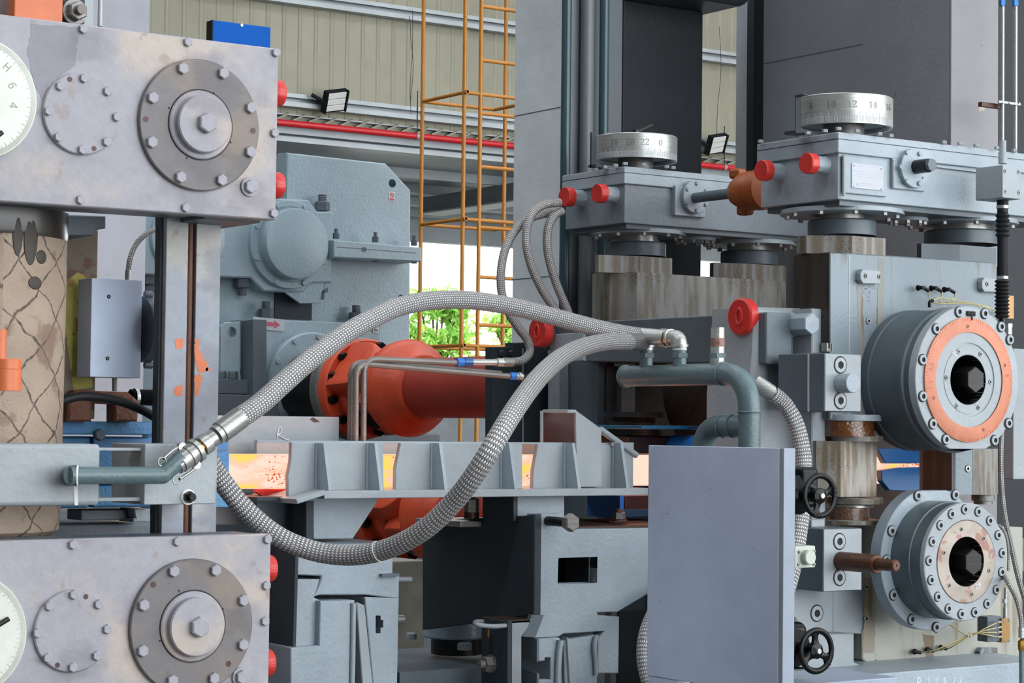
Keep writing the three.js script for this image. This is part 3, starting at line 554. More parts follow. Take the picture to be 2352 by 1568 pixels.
function gearbox(o) {
  const t = thing('screwdown_gearbox', o.label, 'gearbox', on(o.base[0], o.base[1], LZ));
  const plate = part('cover_plate', fpoly(LZ, o.plate, 0.05, 0.003), mt.dusty, t);
  part('casing', fpoly(LZ + 0.05, o.casing, 0.16, 0.004), mt.slate, t);
  for (const [x, y] of o.edgeBolts) piece('bolt', boltS, mt.dusty, plate, on(x, y, LZ));
  for (const q of o.darkPatches ?? []) part('stain', fpoly(LZ - 0.0003, ragged(q, 5, 9), 0.0005, 0), mt.stained, t, 'darker patch');  // thin overlay, one tone darker than the cover plate
  // small round cover
  const [cx, cy, cr] = o.cover, c = on(cx, cy, LZ), r = rad(cx, cy, LZ, cr);
  const cv = part('round_cover', lathe([[0, 0], [r, 0], [r, 0.008], [r - 0.003, 0.011], [0, 0.011]], 'z', c, 64), mt.dusty, t);
  for (const [x, y] of o.coverBolts) piece('bolt', boltS, mt.dusty, cv, on(x, y, LZ - 0.011));
  for (const [x, y] of o.coverHoles) piece('hole', holeG, mt.brownCap, cv, on(x, y, LZ - 0.0112));
  // large flange with stepped hub
  const [fx, fy, fr] = o.flange, fc = on(fx, fy, LZ), R = rad(fx, fy, LZ, fr), k = R / 0.165;
  const fl = part('bearing_flange', lathe([[0.089 * k, 0], [R, 0], [R, 0.011], [R - 0.003, 0.014], [0.09 * k, 0.014], [0.088 * k, 0.012], [0.088 * k, 0]], 'z', fc, 72), mt.flange, t);
  for (const [x, y] of o.flangeBolts) piece('bolt', boltM, mt.dusty, fl, on(x, y, LZ - 0.014));
  for (const [x, y] of o.flangeHoles) piece('hole', lathe([[0.0001, 0], [0.0078, 0], [0.0078, 0.0005], [0.0001, 0.0005]], 'z', null, 14), mt.brownCap, fl, on(x, y, LZ - 0.0142));
  for (const [x, y] of o.dots) piece('pin_hole', lathe([[0.0001, 0], [0.0025, 0], [0.0025, 0.0005], [0.0001, 0.0005]], 'z', null, 10), mt.ink, fl, on(x, y, LZ - 0.0142));
  const hub = part('hub', lathe([[0.0001, 0.0], [0.086 * k, 0.0], [0.086 * k, 0.016], [0.083 * k, 0.019], [0.074 * k, 0.019], [0.072 * k, 0.021], [0.072 * k, 0.037], [0.069 * k, 0.041], [0, 0.041]], 'z', fc, 64), mt.dusty, t);
  piece('centre_bolt', hexBolt(0.0265, 0.018, 'z', 0), mt.dusty, hub, fc.clone().add(V(0.002, 0.001, 0.041)));
  if (o.plug) { const p = piece('plug', boltL, mt.dusty, t, on(...o.plug, LZ - 0.003)); piece('plug_ring', lathe([[0, 0], [0.0255, 0], [0.0255, 0.003], [0, 0.003]], 'z', null, 24), mt.dusty, p, on(...o.plug, LZ)); }
  // dial drum
  const [dx, dy] = o.dial, DD = LZ - 0.055, dc = on(dx, dy, DD), dr = 0.148; dc.z = -LZ;
  const dial = part('dial_drum', lathe([[0, 0.005], [dr, 0.005], [dr, 0.052], [dr - 0.002, 0.055], [0, 0.055]], 'z', dc, 80), mt.dial, t, 'pale metal dial with engraved graduations');
  const tg = [];
  for (let i = 0; i < 150; i++) { const a = -1.35 + i * 0.018 * 1.0, L = i % 10 === 0 ? 0.022 : i % 5 === 0 ? 0.017 : 0.012; const g = new THREE.BoxGeometry(L, 0.0008, 0.0006); g.translate(dr - 0.004 - L / 2, 0, 0.0553); g.rotateZ(a); g.translate(dc.x, dc.y, dc.z); tg.push(boxUV(g)); }
  const tk = part('graduations', merge(tg), mt.engraved, dial); tk.userData.kind = 'stuff';
  for (const [s, a, q] of o.numerals) { const g = text(s, 0.02, 0.0005); g.rotateZ(a - Math.PI / 2); g.translate(dc.x + Math.cos(a) * dr * q, dc.y + Math.sin(a) * dr * q, dc.z + 0.0552); part('numeral', g, mt.engraved, dial); }
  if (o.rod) part('pointer_rod', rod(on(o.rod[0], o.rod[1], DD).add(V(0, 0, 0.006)), on(o.rod[2], o.rod[3], DD).add(V(0, 0, 0.006)), 0.006, 10), mt.steelDark, dial);
  return t;
}
gearbox({
  label: 'upper dusty grey gearbox cover with round flange and dial, above the orange-blotched column', base: [320, 504],
  plate: [[-160, 12.5], [640.5, 112], [633.5, 504.5], [-160, 451]], casing: [[-160, 20], [600, 112], [594, 500], [-160, 451]],
  edgeBolts: [[190, 67], [430, 97], [632.5, 121], [629, 306], [627, 490], [425, 477], [184, 459]],
  cover: [185, 262, 94], coverBolts: [[192, 180], [246, 210], [267, 269], [244, 326], [188, 344], [133, 315], [110, 255], [137, 198]], coverHoles: [[160, 182], [216, 341]],
  flange: [455, 288, 151], flangeBolts: [[418, 158], [511, 169], [574, 248], [573, 349], [507, 414], [413, 407], [347, 327], [349, 225]], flangeHoles: [[335, 274], [581, 300]],
  dots: [[388, 248], [491, 214], [530, 327], [429, 363]], plug: [573, 429], dial: [-49, 224], numerals: [['6', 0.42, 0.62], ['4', -0.12, 0.6], ['H', 0.86, 0.72]], rod: [-20, 322, 3, 304], darkPatches: [[[72, 55], [188, 62], [178, 95], [172, 150], [140, 172], [112, 195], [96, 230], [80, 190], [64, 120]]],
});
gearbox({
  label: 'lower dusty grey gearbox cover with round flange and dial, at the bottom edge', base: [320, 1600],
  plate: [[-160, 1245], [623, 1226], [616, 1640], [-160, 1690]], casing: [[-160, 1245], [600, 1226], [595, 1640], [-160, 1690]],
  edgeBolts: [[166, 1250], [406, 1243], [613, 1238], [610, 1344], [607, 1426]],
  cover: [165, 1448, 95], coverBolts: [[168, 1365], [225, 1387], [245, 1444], [221, 1505], [166, 1532], [108, 1510], [85, 1453], [112, 1391]], coverHoles: [[197, 1370], [132, 1527]],
  flange: [437, 1437, 155], flangeBolts: [[397, 1311], [493, 1309], [557, 1378], [556, 1480], [489, 1557], [394, 1562], [326, 1494], [328, 1389]], flangeHoles: [[352, 1342], [525, 1524]],
  dots: [[411, 1356], [512, 1398], [469, 1511], [367, 1471]], plug: [553, 1554], dial: [-74, 1460], numerals: [], rod: [-15, 1440, 18, 1420],
});
// red end caps on the far sides of the gearboxes
{
  const g = lathe([[0, 0], [0.034, 0], [0.036, 0.004], [0.036, 0.024], [0.033, 0.03], [0, 0.032]], 'x', null, 32);
  for (const [x, y, w, D] of [[640, 215, 'upper right of the upper left gearbox', 5.08], [637, 426, 'lower right of the upper left gearbox', 5.08], [619, 1305, 'upper right of the lower left gearbox', 5.07], [615, 1521, 'lower right of the lower left gearbox', 5.07]]) {
    const c = on(x, y, D).add(V(-0.022, 0, 0)), t = thing('pipe_end_cap', `red round end cap behind the ${w}`, 'cap', c.clone().add(V(-0.02, 0, 0)), 'red caps on the left gearboxes');
    piece('cap', g, mt.red, t, c); part('stub', rod(c.clone().add(V(-0.09, 0, 0)), c, 0.028, 20), mt.slate, t);
  }
}
// vertical roll between the gearboxes
{
  const D = 5.42, c = on(-80, 800, D), yT = on(100, 498, D).y, yB = on(100, 1222, D).y, r = on(133, 760, D).x - c.x; c.y = 0;
  const t = thing('vertical_roll', 'tan scaly vertical roll with crossing dark cracks at the left edge', 'roll', V(c.x, yB, c.z));
  const y1 = on(100, 560, D).y;
  part('barrel', cylUV([[r * 0.9, yB + 0.0], [r * 0.97, yB + 0.012], [r * 0.985, yB + 0.06], [r, y1 - 0.2], [r, y1]], 'y', c, 64, 2.4, 1.7), mt.roll, t);
  part('oily_neck', lathe([[r * 1.0, y1], [r * 1.01, y1 + 0.01], [r * 1.01, yT], [0, yT]], 'y', c, 64), M('#2c2622', { r: 0.3, coat: 0.4 }), t, 'oil-blackened upper end');
  part('end_flange', lathe([[0, yT + 0.012], [r * 0.72, yT + 0.012], [r * 0.72, yT + 0.03], [0, yT + 0.03]], 'y', c, 48), mt.steelDark, t); for (let i = 0; i < 9; i++) { const a = i / 9 * 6.2832, b = piece('bolt', hexBolt(0.011, 0.014, 'y'), mt.zinc, t, V(c.x + Math.cos(a) * r * 0.6, yT + 0.012, c.z + Math.sin(a) * r * 0.6)); b.rotation.x = Math.PI; }
  const drip = []; for (const [x, y, w, h] of [[62, 545, 0.03, 0.12], [30, 535, 0.02, 0.10], [95, 590, 0.025, 0.03], [75, 650, 0.03, 0.028]]) { const p = on(x, y, D - r * 0.9), a = Math.atan2(p.x - c.x, p.z - c.z); const g = new THREE.SphereGeometry(1, 14, 10); g.scale(w * 0.75, h * 0.6, 0.003); g.translate(0, 0, r); g.rotateY(a); g.translate(c.x, p.y, c.z); drip.push(boxUV(g)); }
  part('oil_drip', merge(drip), M('#3a322c', { r: 0.6 }), t);
  part('base_flange', lathe([[0, yB - 0.03], [r * 1.05, yB - 0.03], [r * 1.05, yB - 0.005], [0, yB]], 'y', c, 48), mt.dusty, t);
}
{ // orange nozzle in front of the roll
  const t = thing('orange_nozzle', 'matt orange stepped nozzle tube in front of the cracked roll at the left edge', 'nozzle', on(20, 897, 5.0));
  const c = on(14, 860, 5.0), k = (y) => on(14, y, 5.0).y, r = on(47, 860, 5.0).x - c.x; c.y = 0;
  part('body', lathe([[0, k(897)], [r, k(897)], [r, k(849)], [r * 0.97, k(848)], [r, k(847)], [r, k(826)], [r * 0.94, k(824)], [0, k(824)]], 'y', c, 32), mt.orangeSoft, t);
  const c2 = on(-2, 800, 5.0); c2.y = 0; part('neck', lathe([[0, k(824)], [0.017, k(824)], [0.017, k(757)], [0, k(756)]], 'y', c2, 24), mt.orangeSoft, t);
}
{ // hardware above the left gearbox
  const t = thing('orange_bracket', 'flat orange bracket above the upper left gearbox', 'bracket', on(90, 48, 5.2)); part('plate', fbox(5.2, 34, -60, 144, 60, 0.05), mt.orangeSoft, t);
  const t2 = thing('clamp_nut', 'big zinc hexagon nut with washer on a threaded stud, upper left corner', 'nut', on(172, 27, 5.3));
  const c = on(170, 28, 5.32);
  piece('washer', lathe([[0, 0], [0.034, 0], [0.034, 0.008], [0, 0.008]], 'z', null, 32), mt.steelDull, t2, c); piece('nut', hexBolt(0.027, 0.024, 'z'), mt.steelDull, t2, c.clone().add(V(0, 0, 0.008))); piece('stud', lathe([[0, 0], [0.0135, 0], [0.0135, 0.022], [0, 0.024]], 'z', null, 20), M('#6b6661', { r: 0.5, m: 0.4 }), t2, c.clone().add(V(0, 0, 0.032)));
  part('backing_bracket', fbox(5.33, 144, -60, 195, 62, 0.08), mt.dark, t2);
  single('machined_block', fbox(5.3, -60, -60, 33, 45, 0.08), mt.dusty, 'grey block in the extreme upper left corner beside the orange bracket', 'block');
  single('guide_strip', fbox(5.9, 193, -60, 215, 80, 0.1), mt.paint2, 'pale vertical strip between the big nut and the conduit', 'strip');
}
{ // blue sign board standing on the gearbox
  const t = thing('sign_board', 'plain bright blue board with one screw standing behind the upper left gearbox', 'sign', on(555, 130, 5.12));
  part('board', fbox(5.12, 489, 45.5, 621, 150, 0.012, 0.003), mt.blueSign, t);
  part('edge_strip', (() => { const a = on(489, 45.5, 5.12), b = on(621, 150, 5.12); return box(a.x - 0.001, b.y, -5.12, a.x, a.y, -5.12 - 0.035, 0); })(), mt.black, t);
  part('backing', (() => { const a = on(489, 45.5, 5.12), b = on(621, 150, 5.12); return box(a.x, b.y, -5.133, b.x, a.y, -5.155, 0); })(), mt.blackMatt, t);
  piece('screw', lathe([[0, 0], [0.004, 0], [0.004, 0.002], [0, 0.003]], 'z', null, 12), mt.zinc, t, on(555, 58, 5.12));
}
{ // grooved column
  const D = 5.2, a = on(383, 500, D), b = on(495, 1330, D), g0 = on(429, 800, D).x, g1 = on(447, 800, D).x, t = thing('grooved_column', 'grey steel column with rusty centre groove and orange primer blotches', 'column', V((a.x + b.x) / 2, b.y, a.z));
  const yT = on(430, 480, D).y;
  const cm = M('#a9b0b5', { map: T.dusty, s: 1.6, r: 0.45 });
  const back = onX(357, 800, a.x - 0.001).z;
  part('column_body', box(a.x, b.y, -D - 0.025, b.x, yT, back, 0.002), cm, t);
  part('face_strip', box(a.x, b.y, -D, g0, yT, -D - 0.026, 0.003), cm, t); part('face_strip', box(g1, b.y, -D, b.x, yT, -D - 0.026, 0.003), cm, t);
  part('groove_rod', lathe([[0, b.y], [(g1 - g0) * 0.42, b.y], [(g1 - g0) * 0.42, yT], [0, yT]], 'y', V((g0 + g1) / 2, 0, -D - 0.016), 16), M('#b78c70', { map: T.rust, s: 4, r: 0.6 }), t, 'rust-brown rod in the groove');
  part('side_rail', (() => { const s = onX(357, 800, a.x - 0.001); return box(a.x - 0.008, b.y, -D - 0.02, a.x - 0.0005, yT, s.z, 0.002); })(), mt.dark, t);
  const blot = [[[447, 777], [457, 777], [457, 800], [466, 818], [476, 836], [478, 850], [468, 854], [458, 856], [452, 846], [447, 815]], [[402, 779], [420, 777], [420, 800], [403, 803]], [[447, 862], [461, 859], [468, 868], [461, 876], [459, 890], [455, 908], [447, 906]], [[402, 888], [420, 884], [420, 908], [404, 910], [399, 902]], [[470, 846], [484, 843], [486, 850], [474, 853]]];
  for (const q of blot) part('primer_patch', fpoly(D - 0.0004, ragged(q, 3.5, 4), 0.0006, 0), mt.orangeSoft, t, 'orange primer showing through worn paint');
}
{ // clamp blocks, connecting plates
  const t = thing('cooling_header', 'pale blue-grey header block with rounded edge in front of the cracked roll', 'header block', on(110, 1160, 4.98));
  const a = on(-60, 1018, 4.98), b = on(230, 1160, 4.98);
  part('block', boxUV((() => { const g = new RoundedBoxGeometry(b.x - a.x, a.y - b.y, 0.12, 3, 0.012); g.translate((a.x + b.x) / 2, (a.y + b.y) / 2, -4.98 - 0.06); return g; })()), mt.paint2, t);
  part('connecting_plate', fbox(5.02, 222, 1028, 336, 1035, 0.06, 0.001), mt.paint2, t); part('connecting_plate', fbox(5.02, 222, 1143, 334, 1150, 0.06, 0.001), mt.paint2, t);
  const lug = part('mounting_lug', fbox(5.0, 333, 1019, 495, 1157, 0.2, 0.003), mt.paint2, t);
  const nb = on(431, 1141, 5.0);
  piece('washer', lathe([[0, 0], [0.02, 0], [0.02, 0.004], [0, 0.004]], 'z', null, 24), mt.white, lug, nb); piece('bolt', hexBolt(0.0155, 0.016, 'z'), mt.black, lug, nb.clone().add(V(0, 0, 0.004))); piece('bolt_end', lathe([[0, 0], [0.009, 0], [0.009, 0.012], [0, 0.013]], 'z', null, 16), mt.black, lug, nb.clone().add(V(0, 0, 0.02)));
  part('lime_streak', fpoly(4.9795, [[168, 1100], [178, 1100], [179, 1160], [171, 1160]], 0.0006, 0), mt.white, t, 'white drip stain');
}
// green pipe with bend, cam lock coupling and the hose arch
const hoseA = on(545, 964, 4.92); let coupling;
{
  const D = 4.9, t = thing('bent_water_pipe', 'grey-green pipe with mitred bend and cam lock coupling on the header block', 'pipe', on(160, 1092, D)), r = 0.0215;
  const p0 = on(150, 1092, D).setZ(-4.975), p1 = on(182, 1093, D), p2 = on(374, 1091, D), p3 = on(418, 1052, D);
  part('boss', rod(on(165, 1092, 4.99), on(172, 1092, D), 0.026, 28), mt.green, t);
  part('weld_ring', (() => { const g = new THREE.TorusGeometry(0.0225, 0.003, 8, 28); g.rotateY(Math.PI / 2 - 0.5); const c = on(178, 1092, D); g.translate(c.x, c.y, c.z); return boxUV(g); })(), mt.white, t);
  part('pipe', merge([rod(on(160, 1092, D), p2, r, 28), rod(p2, p3, r, 28), (() => { const g = new THREE.SphereGeometry(r, 24, 12); g.translate(p2.x, p2.y, p2.z); return boxUV(g); })()]), mt.green, t);
  const d = V().subVectors(hoseA, p2).normalize(); coupling = [p2, d]; const at = (x, y) => { const q = on(x, y, D); const s = V().subVectors(q, p2).dot(d); return p2.clone().addScaledVector(d, s); };
  const seg = (x0, y0, x1, y1, rr, m, name, label, n = 28) => part(name, rod(at(x0, y0), at(x1, y1), rr, n), m, t, label);
  seg(404, 1064, 414, 1056, 0.0255, mt.steel, 'coupling_collar', null, 8);
  seg(412, 1058, 446, 1030, 0.0275, mt.steel, 'coupling_body', 'steel cam lock coupling');
  seg(430, 1043, 436, 1038, 0.0305, mt.steel, 'coupling_ring');
  seg(446, 1030, 454, 1024, 0.032, mt.zinc, 'coupling_ring');
  seg(452, 1025, 464, 1015, 0.022, mt.brass, 'brass_nipple', 'brass nipple', 6);
  seg(462, 1017, 478, 1005, 0.0285, mt.zinc, 'hose_nut', null, 6);
  seg(476, 1006, 492, 994, 0.0225, mt.steel, 'ferrule_neck');
  const n = V().crossVectors(d, V(0, 0, 1)).normalize();
  const lever = (s, x, y) => { const c = at(x, y).addScaledVector(n, s * 0.03); part('cam_lever', merge([tube([c.clone().addScaledVector(d, 0.012), c.clone().addScaledVector(n, s * 0.006).addScaledVector(d, -0.02), c.clone().addScaledVector(n, s * 0.004).addScaledVector(d, -0.06)], 0.004, { seg: 8 }), (() => { const g = new THREE.CylinderGeometry(0.011, 0.011, 0.012, 18); g.rotateX(Math.PI / 2); g.translate(c.x, c.y, c.z); return g; })()]), mt.steel, t); const g = new THREE.TorusGeometry(0.011, 0.0018, 6, 20); const e = c.clone().addScaledVector(d, -0.068); g.translate(e.x, e.y, e.z + 0.004); part('pull_ring', boxUV(g), mt.zinc, t); };
  lever(-1, 430, 1043); lever(1, 437, 1038);
}
{ // parts between the roll and the column
  const t = thing('roll_chock', 'scaly grey block stained yellow green between the cracked roll and the plain steel plate', 'chock', on(170, 960, 5.55));
  part('block', fbox(5.55, 120, 520, 218, 962, 0.2, 0.004), M('#a89c8f', { map: T.worn, s: 2.5, r: 0.7, bump: T.peel, bs: 3, b: 0.001 }), t);
  part('yellow_stain', fpoly(5.5495, [[150, 650], [160, 640], [178, 625], [212, 640], [212, 890], [168, 895], [160, 830], [150, 760], [147, 690]], 0.0008, 0), M('#f4f08a', { map: T.worn, s: 4, r: 0.8 }), t, 'yellow green scale');
  part('top_block', fpoly(5.4, [[120, 492], [243, 496], [243, 524], [222, 528], [213, 541], [120, 541]], 0.2, 0.003), mt.slate, t);
  const st = single('hanging_bolt', rod(on(134, 520, 5.3), on(134, 578, 5.3), 0.004, 8), mt.zinc, 'thin bright bolt hanging at the edge of the oily roll end', 'bolt');
  const v = thing('valve_plate', 'plain dark steel plate with two holes and a ring of bolts on its far side', 'plate', on(270, 868, 5.42));
  part('plate', fbox(5.42, 211, 638, 323, 868, 0.09, 0.002), mt.lilac, v);
  for (const [x, y] of [[250, 681], [247, 823]]) piece('hole', lathe([[0.002, 0.0012], [0.0045, 0.0012], [0.0055, 0], [0.002, -0.006]], 'z', null, 16), mt.ink, v, on(x, y, 5.4195));
  const c = on(323, 756, 5.47); c.x -= 0.002;
  part('round_flange', disc(on(323, 680, 5.47).y - c.y, 0, 0.028, 'x', c, 40), mt.slate, v);
  for (const y of [676, 695, 722, 789, 818, 838]) { const p = on(332, y, 5.45); piece('bolt', lathe([[0, 0], [0.0095, 0], [0.0095, 0.022], [0, 0.023]], 'x', null, 16), mt.slate, v, p); }
  part('foot', fpoly(5.46, [[263, 868], [270, 868], [270, 898], [263, 898]], 0.02), mt.galv, v);
  const h = thing('braided_hose', 'thin braided steel hose rising from the plain steel plate to the column', 'hose', on(294, 640, 5.42));
  part('ferrule', rod(on(294, 645, 5.45), on(295, 620, 5.45), 0.0085, 16), mt.steel, h);
  part('braid', tube([on(295, 622, 5.45), on(298, 598, 5.45), on(312, 562, 5.46), on(335, 538, 5.46), on(362, 526, 5.47), on(400, 525, 5.5)], 0.0075, { pitch: 0.05, turns: 1 }), mt.braidFine, h);
  const k = thing('rusty_clamp', 'rusty brown steel arch clamp under the plain steel plate', 'clamp', on(240, 965, 5.5));
  part('arch', fpoly(5.5, [[156, 968], [160, 912], [175, 896], [295, 900], [320, 922], [317, 968], [263, 968], [263, 928], [211, 926], [211, 968]], 0.06, 0.006), M('#d8ab92', { map: T.rust, s: 3, r: 0.6, bump: T.peel, bs: 3, b: 0.002 }), k);
  const b = thing('black_hose', 'smooth black rubber hose curving over the blue beam', 'hose', on(131, 928, 5.4));
  part('hose', tube([on(100, 945, 5.4), on(135, 924, 5.4), on(180, 911, 5.4), on(240, 914, 5.4), on(300, 930, 5.4), on(352, 956, 5.4), on(390, 990, 5.45)], 0.012, {}), mt.rubber, b);
  const kk = thing('corrugated_hose', 'short ribbed black hose with steel clamp beside the rusty arch', 'hose', on(300, 912, 5.55));
  const q = on(300, 912, 5.55), e = on(372, 912, 5.55);
  part('hose', lathe(Array.from({ length: 31 }, (_, i) => [0.021 + 0.002 * Math.cos(i * Math.PI), i / 30 * (e.x - q.x)]), 'x', q, 24, 0.9), mt.rubber, kk);
  part('hose_clamp', lathe([[0.024, 0.01], [0.0255, 0.01], [0.0255, 0.02], [0.024, 0.02]], 'x', q, 24), mt.zinc, kk);
}
{ // blue drive beam behind the stand
  const t = thing('blue_machine_frame', 'worn blue steel frame behind the grooved column, with the glowing billet leaving it', 'frame', on(330, 1165, 5.8));
  part('top_flange', fbox(5.55, 120, 966, 372, 999, 0.25, 0.004), mt.blue, t);
  part('block', fbox(5.6, 120, 1003, 205, 1166, 0.3, 0.006), mt.blue, t);
  part('block', fbox(5.62, 214, 1003, 360, 1075, 0.3, 0.006), mt.blue, t);
  part('block', fbox(5.64, 200, 1080, 360, 1112, 0.3, 0.012), mt.blue, t);
  part('block', fbox(5.6, 214, 1115, 360, 1164, 0.3, 0.008), mt.blue, t);
  part('end_block', fbox(5.75, 470, 1003, 525, 1034, 0.4, 0.003), mt.blue, t); part('end_block', fbox(5.75, 470, 1036, 525, 1165, 0.4, 0.003), mt.blue, t);
  piece('bolt', hexBolt(0.017, 0.02, 'z'), mt.slate, t, on(225, 998, 5.55));
  single('support_bar', fbox(5.7, 186, 1171, 308, 1193, 0.1, 0.003), mt.slate, 'grey flat bar under the worn blue frame', 'bar');
  single('support_step', fpoly(5.65, [[308, 1168], [345, 1168], [345, 1199], [306, 1199], [306, 1190], [312, 1190]], 0.1, 0.003), mt.paint2, 'small stepped grey block under the blue frame', 'block');
  single('machine_foundation', (() => { const a = on(-60, 1205, 5.75), b = on(470, 1205, 5.75); return box(a.x, 0, -5.75, b.x + 0.02, a.y, -6.5, 0.01); })(), mt.slate, 'dark grey base of the left machine behind the lower gearbox', 'machine base');
  single('support_bracket', (() => { const a = on(360, 1226, 5.2), b = on(490, 1226, 5.2); return box(a.x - 1, 0, -5.23, b.x, on(400, 1260, 5.23).y, -5.36, 0.004); })(), mt.slate, 'grey support frame behind the lower left gearbox', 'support');
  single('top_plate', fbox(5.06, 470, 440, 600, 512, 0.3, 0.004), mt.slate, 'dark plate under the upper left gearbox on top of the column', 'plate');
}
// ---------- glowing billet and the guide trough ----------
const BARZ = 6.3;
{
  const a = on(500, 1043, 6.24), b = on(1470, 1111, 6.24), yT = a.y, yB = on(1000, 1119, 6.24).y, X0 = a.x - 0.3, X1 = 6.6;
  const g = box(X0, yB, -BARZ + 0.06, X1, yT, -BARZ - 0.06, 0.008), uv = g.attributes.uv, p = g.attributes.position, n = g.attributes.normal;
  for (let i = 0; i < uv.count; i++) { const v = Math.abs(n.getZ(i)) > 0.5 ? (p.getY(i) - yB) / (yT - yB) : 0.1 + 0.8 * (p.getZ(i) + BARZ + 0.06) / 0.12; uv.setXY(i, (p.getX(i) - X0) / 0.9, 0.02 + 0.96 * v); }
  const bm = new THREE.MeshPhysicalMaterial({ color: lin('#3a1a12'), roughness: 0.9, emissive: new THREE.Color(1, 1, 1), emissiveMap: T.bar, emissiveIntensity: GLOW });
  single('hot_billet', g, bm, 'glowing orange hot steel billet running along the guide trough', 'billet');
  const lamp = (w, h, x, y, z, rx, k) => { const l = new THREE.RectAreaLight(new THREE.Color(1, 0.25, 0.08), k, w, h); l.position.set(x, y, z); l.rotation.set(rx, 0, 0); if (rx === 0) l.rotation.y = Math.PI; scene.add(l); return l; };
  const L = X1 - X0, xc = (X0 + X1) / 2;
  lamp(L, yT - yB, xc, (yT + yB) / 2, -BARZ + 0.062, 0, LAMP);
  lamp(L, 0.12, xc, yT + 0.002, -BARZ, Math.PI / 2, LAMP); lamp(L, 0.12, xc, yB - 0.002, -BARZ, -Math.PI / 2, LAMP);
}
{
  const D = 6.12, t = thing('guide_trough', 'grey welded guide trough with upright ribs holding the glowing billet', 'guide', on(1080, 1137, D));
  const wall = (pts) => part('side_wall', fpoly(D, pts, 0.02, 0.002), mt.paint2, t);
  wall([[670, 1015.5], [880, 1017], [882, 1137], [663, 1142], [661, 1092], [668, 1060]]);
  wall([[921, 1017.5], [1200, 1019], [1200, 1136], [908, 1137], [909, 1075]]);
  wall([[1236, 1019.5], [1440, 1021], [1455, 1021], [1455, 1134], [1223, 1136], [1225, 1080]]);
  part('top_rail', fpoly(D + 0.01, [[592, 1011], [1455, 1017], [1455, 1021], [592, 1016]], 0.02, 0.001), mt.paint, t);
  part('back_wall', fbox(BARZ + 0.1, 590, 1012, 1455, 1136, 0.02, 0.002), mt.paint2, t);
  // bottom flange, its left end bent down
  const fl = part('bottom_flange', (() => { const a = on(745, 1125, D - 0.09), b = on(1489, 1137, D - 0.09); return box(a.x, b.y, -D + 0.09, b.x, on(1100, 1124, D - 0.09).y, -BARZ - 0.12, 0.003); })(), mt.paint2, t);
  part('bent_lip', fpoly(D - 0.09, [[747, 1125], [747, 1137], [684, 1157], [680, 1146]], 0.34, 0.002), mt.paint2, t);
  part('entry_floor', fbox(D + 0.02, 590, 1141, 690, 1150, 0.35, 0.002), mt.dark, t);
  part('inner_wedge', fpoly(BARZ - 0.05, [[588, 1123], [662, 1123], [662, 1144], [605, 1140], [588, 1130]], 0.02, 0.001), mt.red, t, 'inner plate coloured red');  // plate coloured plain red
  // upright ribs standing out from the wall
  for (const x of [726, 843, 991, 1151, 1296, 1407]) {
    const X = on(x, 1070, D).x, yT = on(x, 1017, D).y, yB = on(x, 1124, D).y;
    const s = new THREE.Shape([[0, 0], [0.083, 0], [0.083, 0.008], [0.045, yT - yB], [0, yT - yB]].map(([a, b]) => new THREE.Vector2(a, b)));
    const g = new THREE.ExtrudeGeometry(s, { depth: 0.012, bevelEnabled: false }); g.rotateY(-Math.PI / 2); g.translate(X + 0.012, yB, -D);
    const rb = part('rib', tidy(g), mt.paint, t);
    part('weld_bead', tube([V(X - 0.001, yB, -D + 0.003), V(X - 0.002, (yT + yB) / 2, -D + 0.003), V(X - 0.001, yT, -D + 0.003)], 0.0055, { seg: 6, n: 8 }), mt.paint, rb);
  }
  // raised deflector box on the right
  const dx = on(1324, 980, D).x;
  const def = part('deflector', fpoly(D - 0.03, [[1322, 941], [1382, 985], [1382, 1020], [1382, 1118], [1325, 1118]], 0.012, 0.002), mt.paint2, t);
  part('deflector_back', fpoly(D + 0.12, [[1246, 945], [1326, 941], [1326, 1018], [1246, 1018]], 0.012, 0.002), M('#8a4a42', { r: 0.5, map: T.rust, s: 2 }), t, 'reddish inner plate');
  part('deflector_top', (() => { const a = on(1246, 944, D + 0.12), b = on(1324, 941, D - 0.03); return box(a.x, a.y - 0.006, -D + 0.03, b.x, a.y + 0.006, -D - 0.12, 0.002); })(), mt.paint, t);
  part('deflector_edge', fpoly(D + 0.1, [[1244, 943], [1248, 943], [1248, 1018], [1244, 1018]], 0.01, 0), mt.paint, t);
  part('deflector_slope', rod(on(1378, 985, D), on(1462, 1046, D), 0.012, 6), mt.paint2, t);
  part('end_tongue', fpoly(D - 0.01, [[1405, 1016], [1456, 1016], [1456, 1040], [1440, 1030], [1405, 1024]], 0.012, 0.001), mt.paint2, t);
}
{ // chalk-marked cross plate behind the billet
  const t = thing('cross_plate', 'grey steel plate marked with a chalk R beside the hose ferrule', 'plate', on(640, 1040, 6.5));
  part('plate', fbox(6.5, 460, 953, 776, 1200, 0.04, 0.003), mt.paint2, t);
  const p = (x, y) => on(x, y, 6.498);
  part('chalk_letter', merge([tube([p(636, 1006), p(638, 992), p(642, 980), p(647, 985), p(645, 994), p(637, 998)], 0.0018, { seg: 6 }), tube([p(637, 998), p(646, 1003), p(654, 1008), p(663, 1010)], 0.0018, { seg: 6 })]), mt.chalk, t);
  part('rust_chip', fpoly(6.4985, [[552, 968], [565, 964], [568, 972], [558, 979], [550, 975]], 0.001, 0), mt.brownCap, t); part('rust_chip', fpoly(6.4985, [[712, 962], [720, 958], [735, 968], [722, 970]], 0.001, 0), mt.brownCap, t);
}
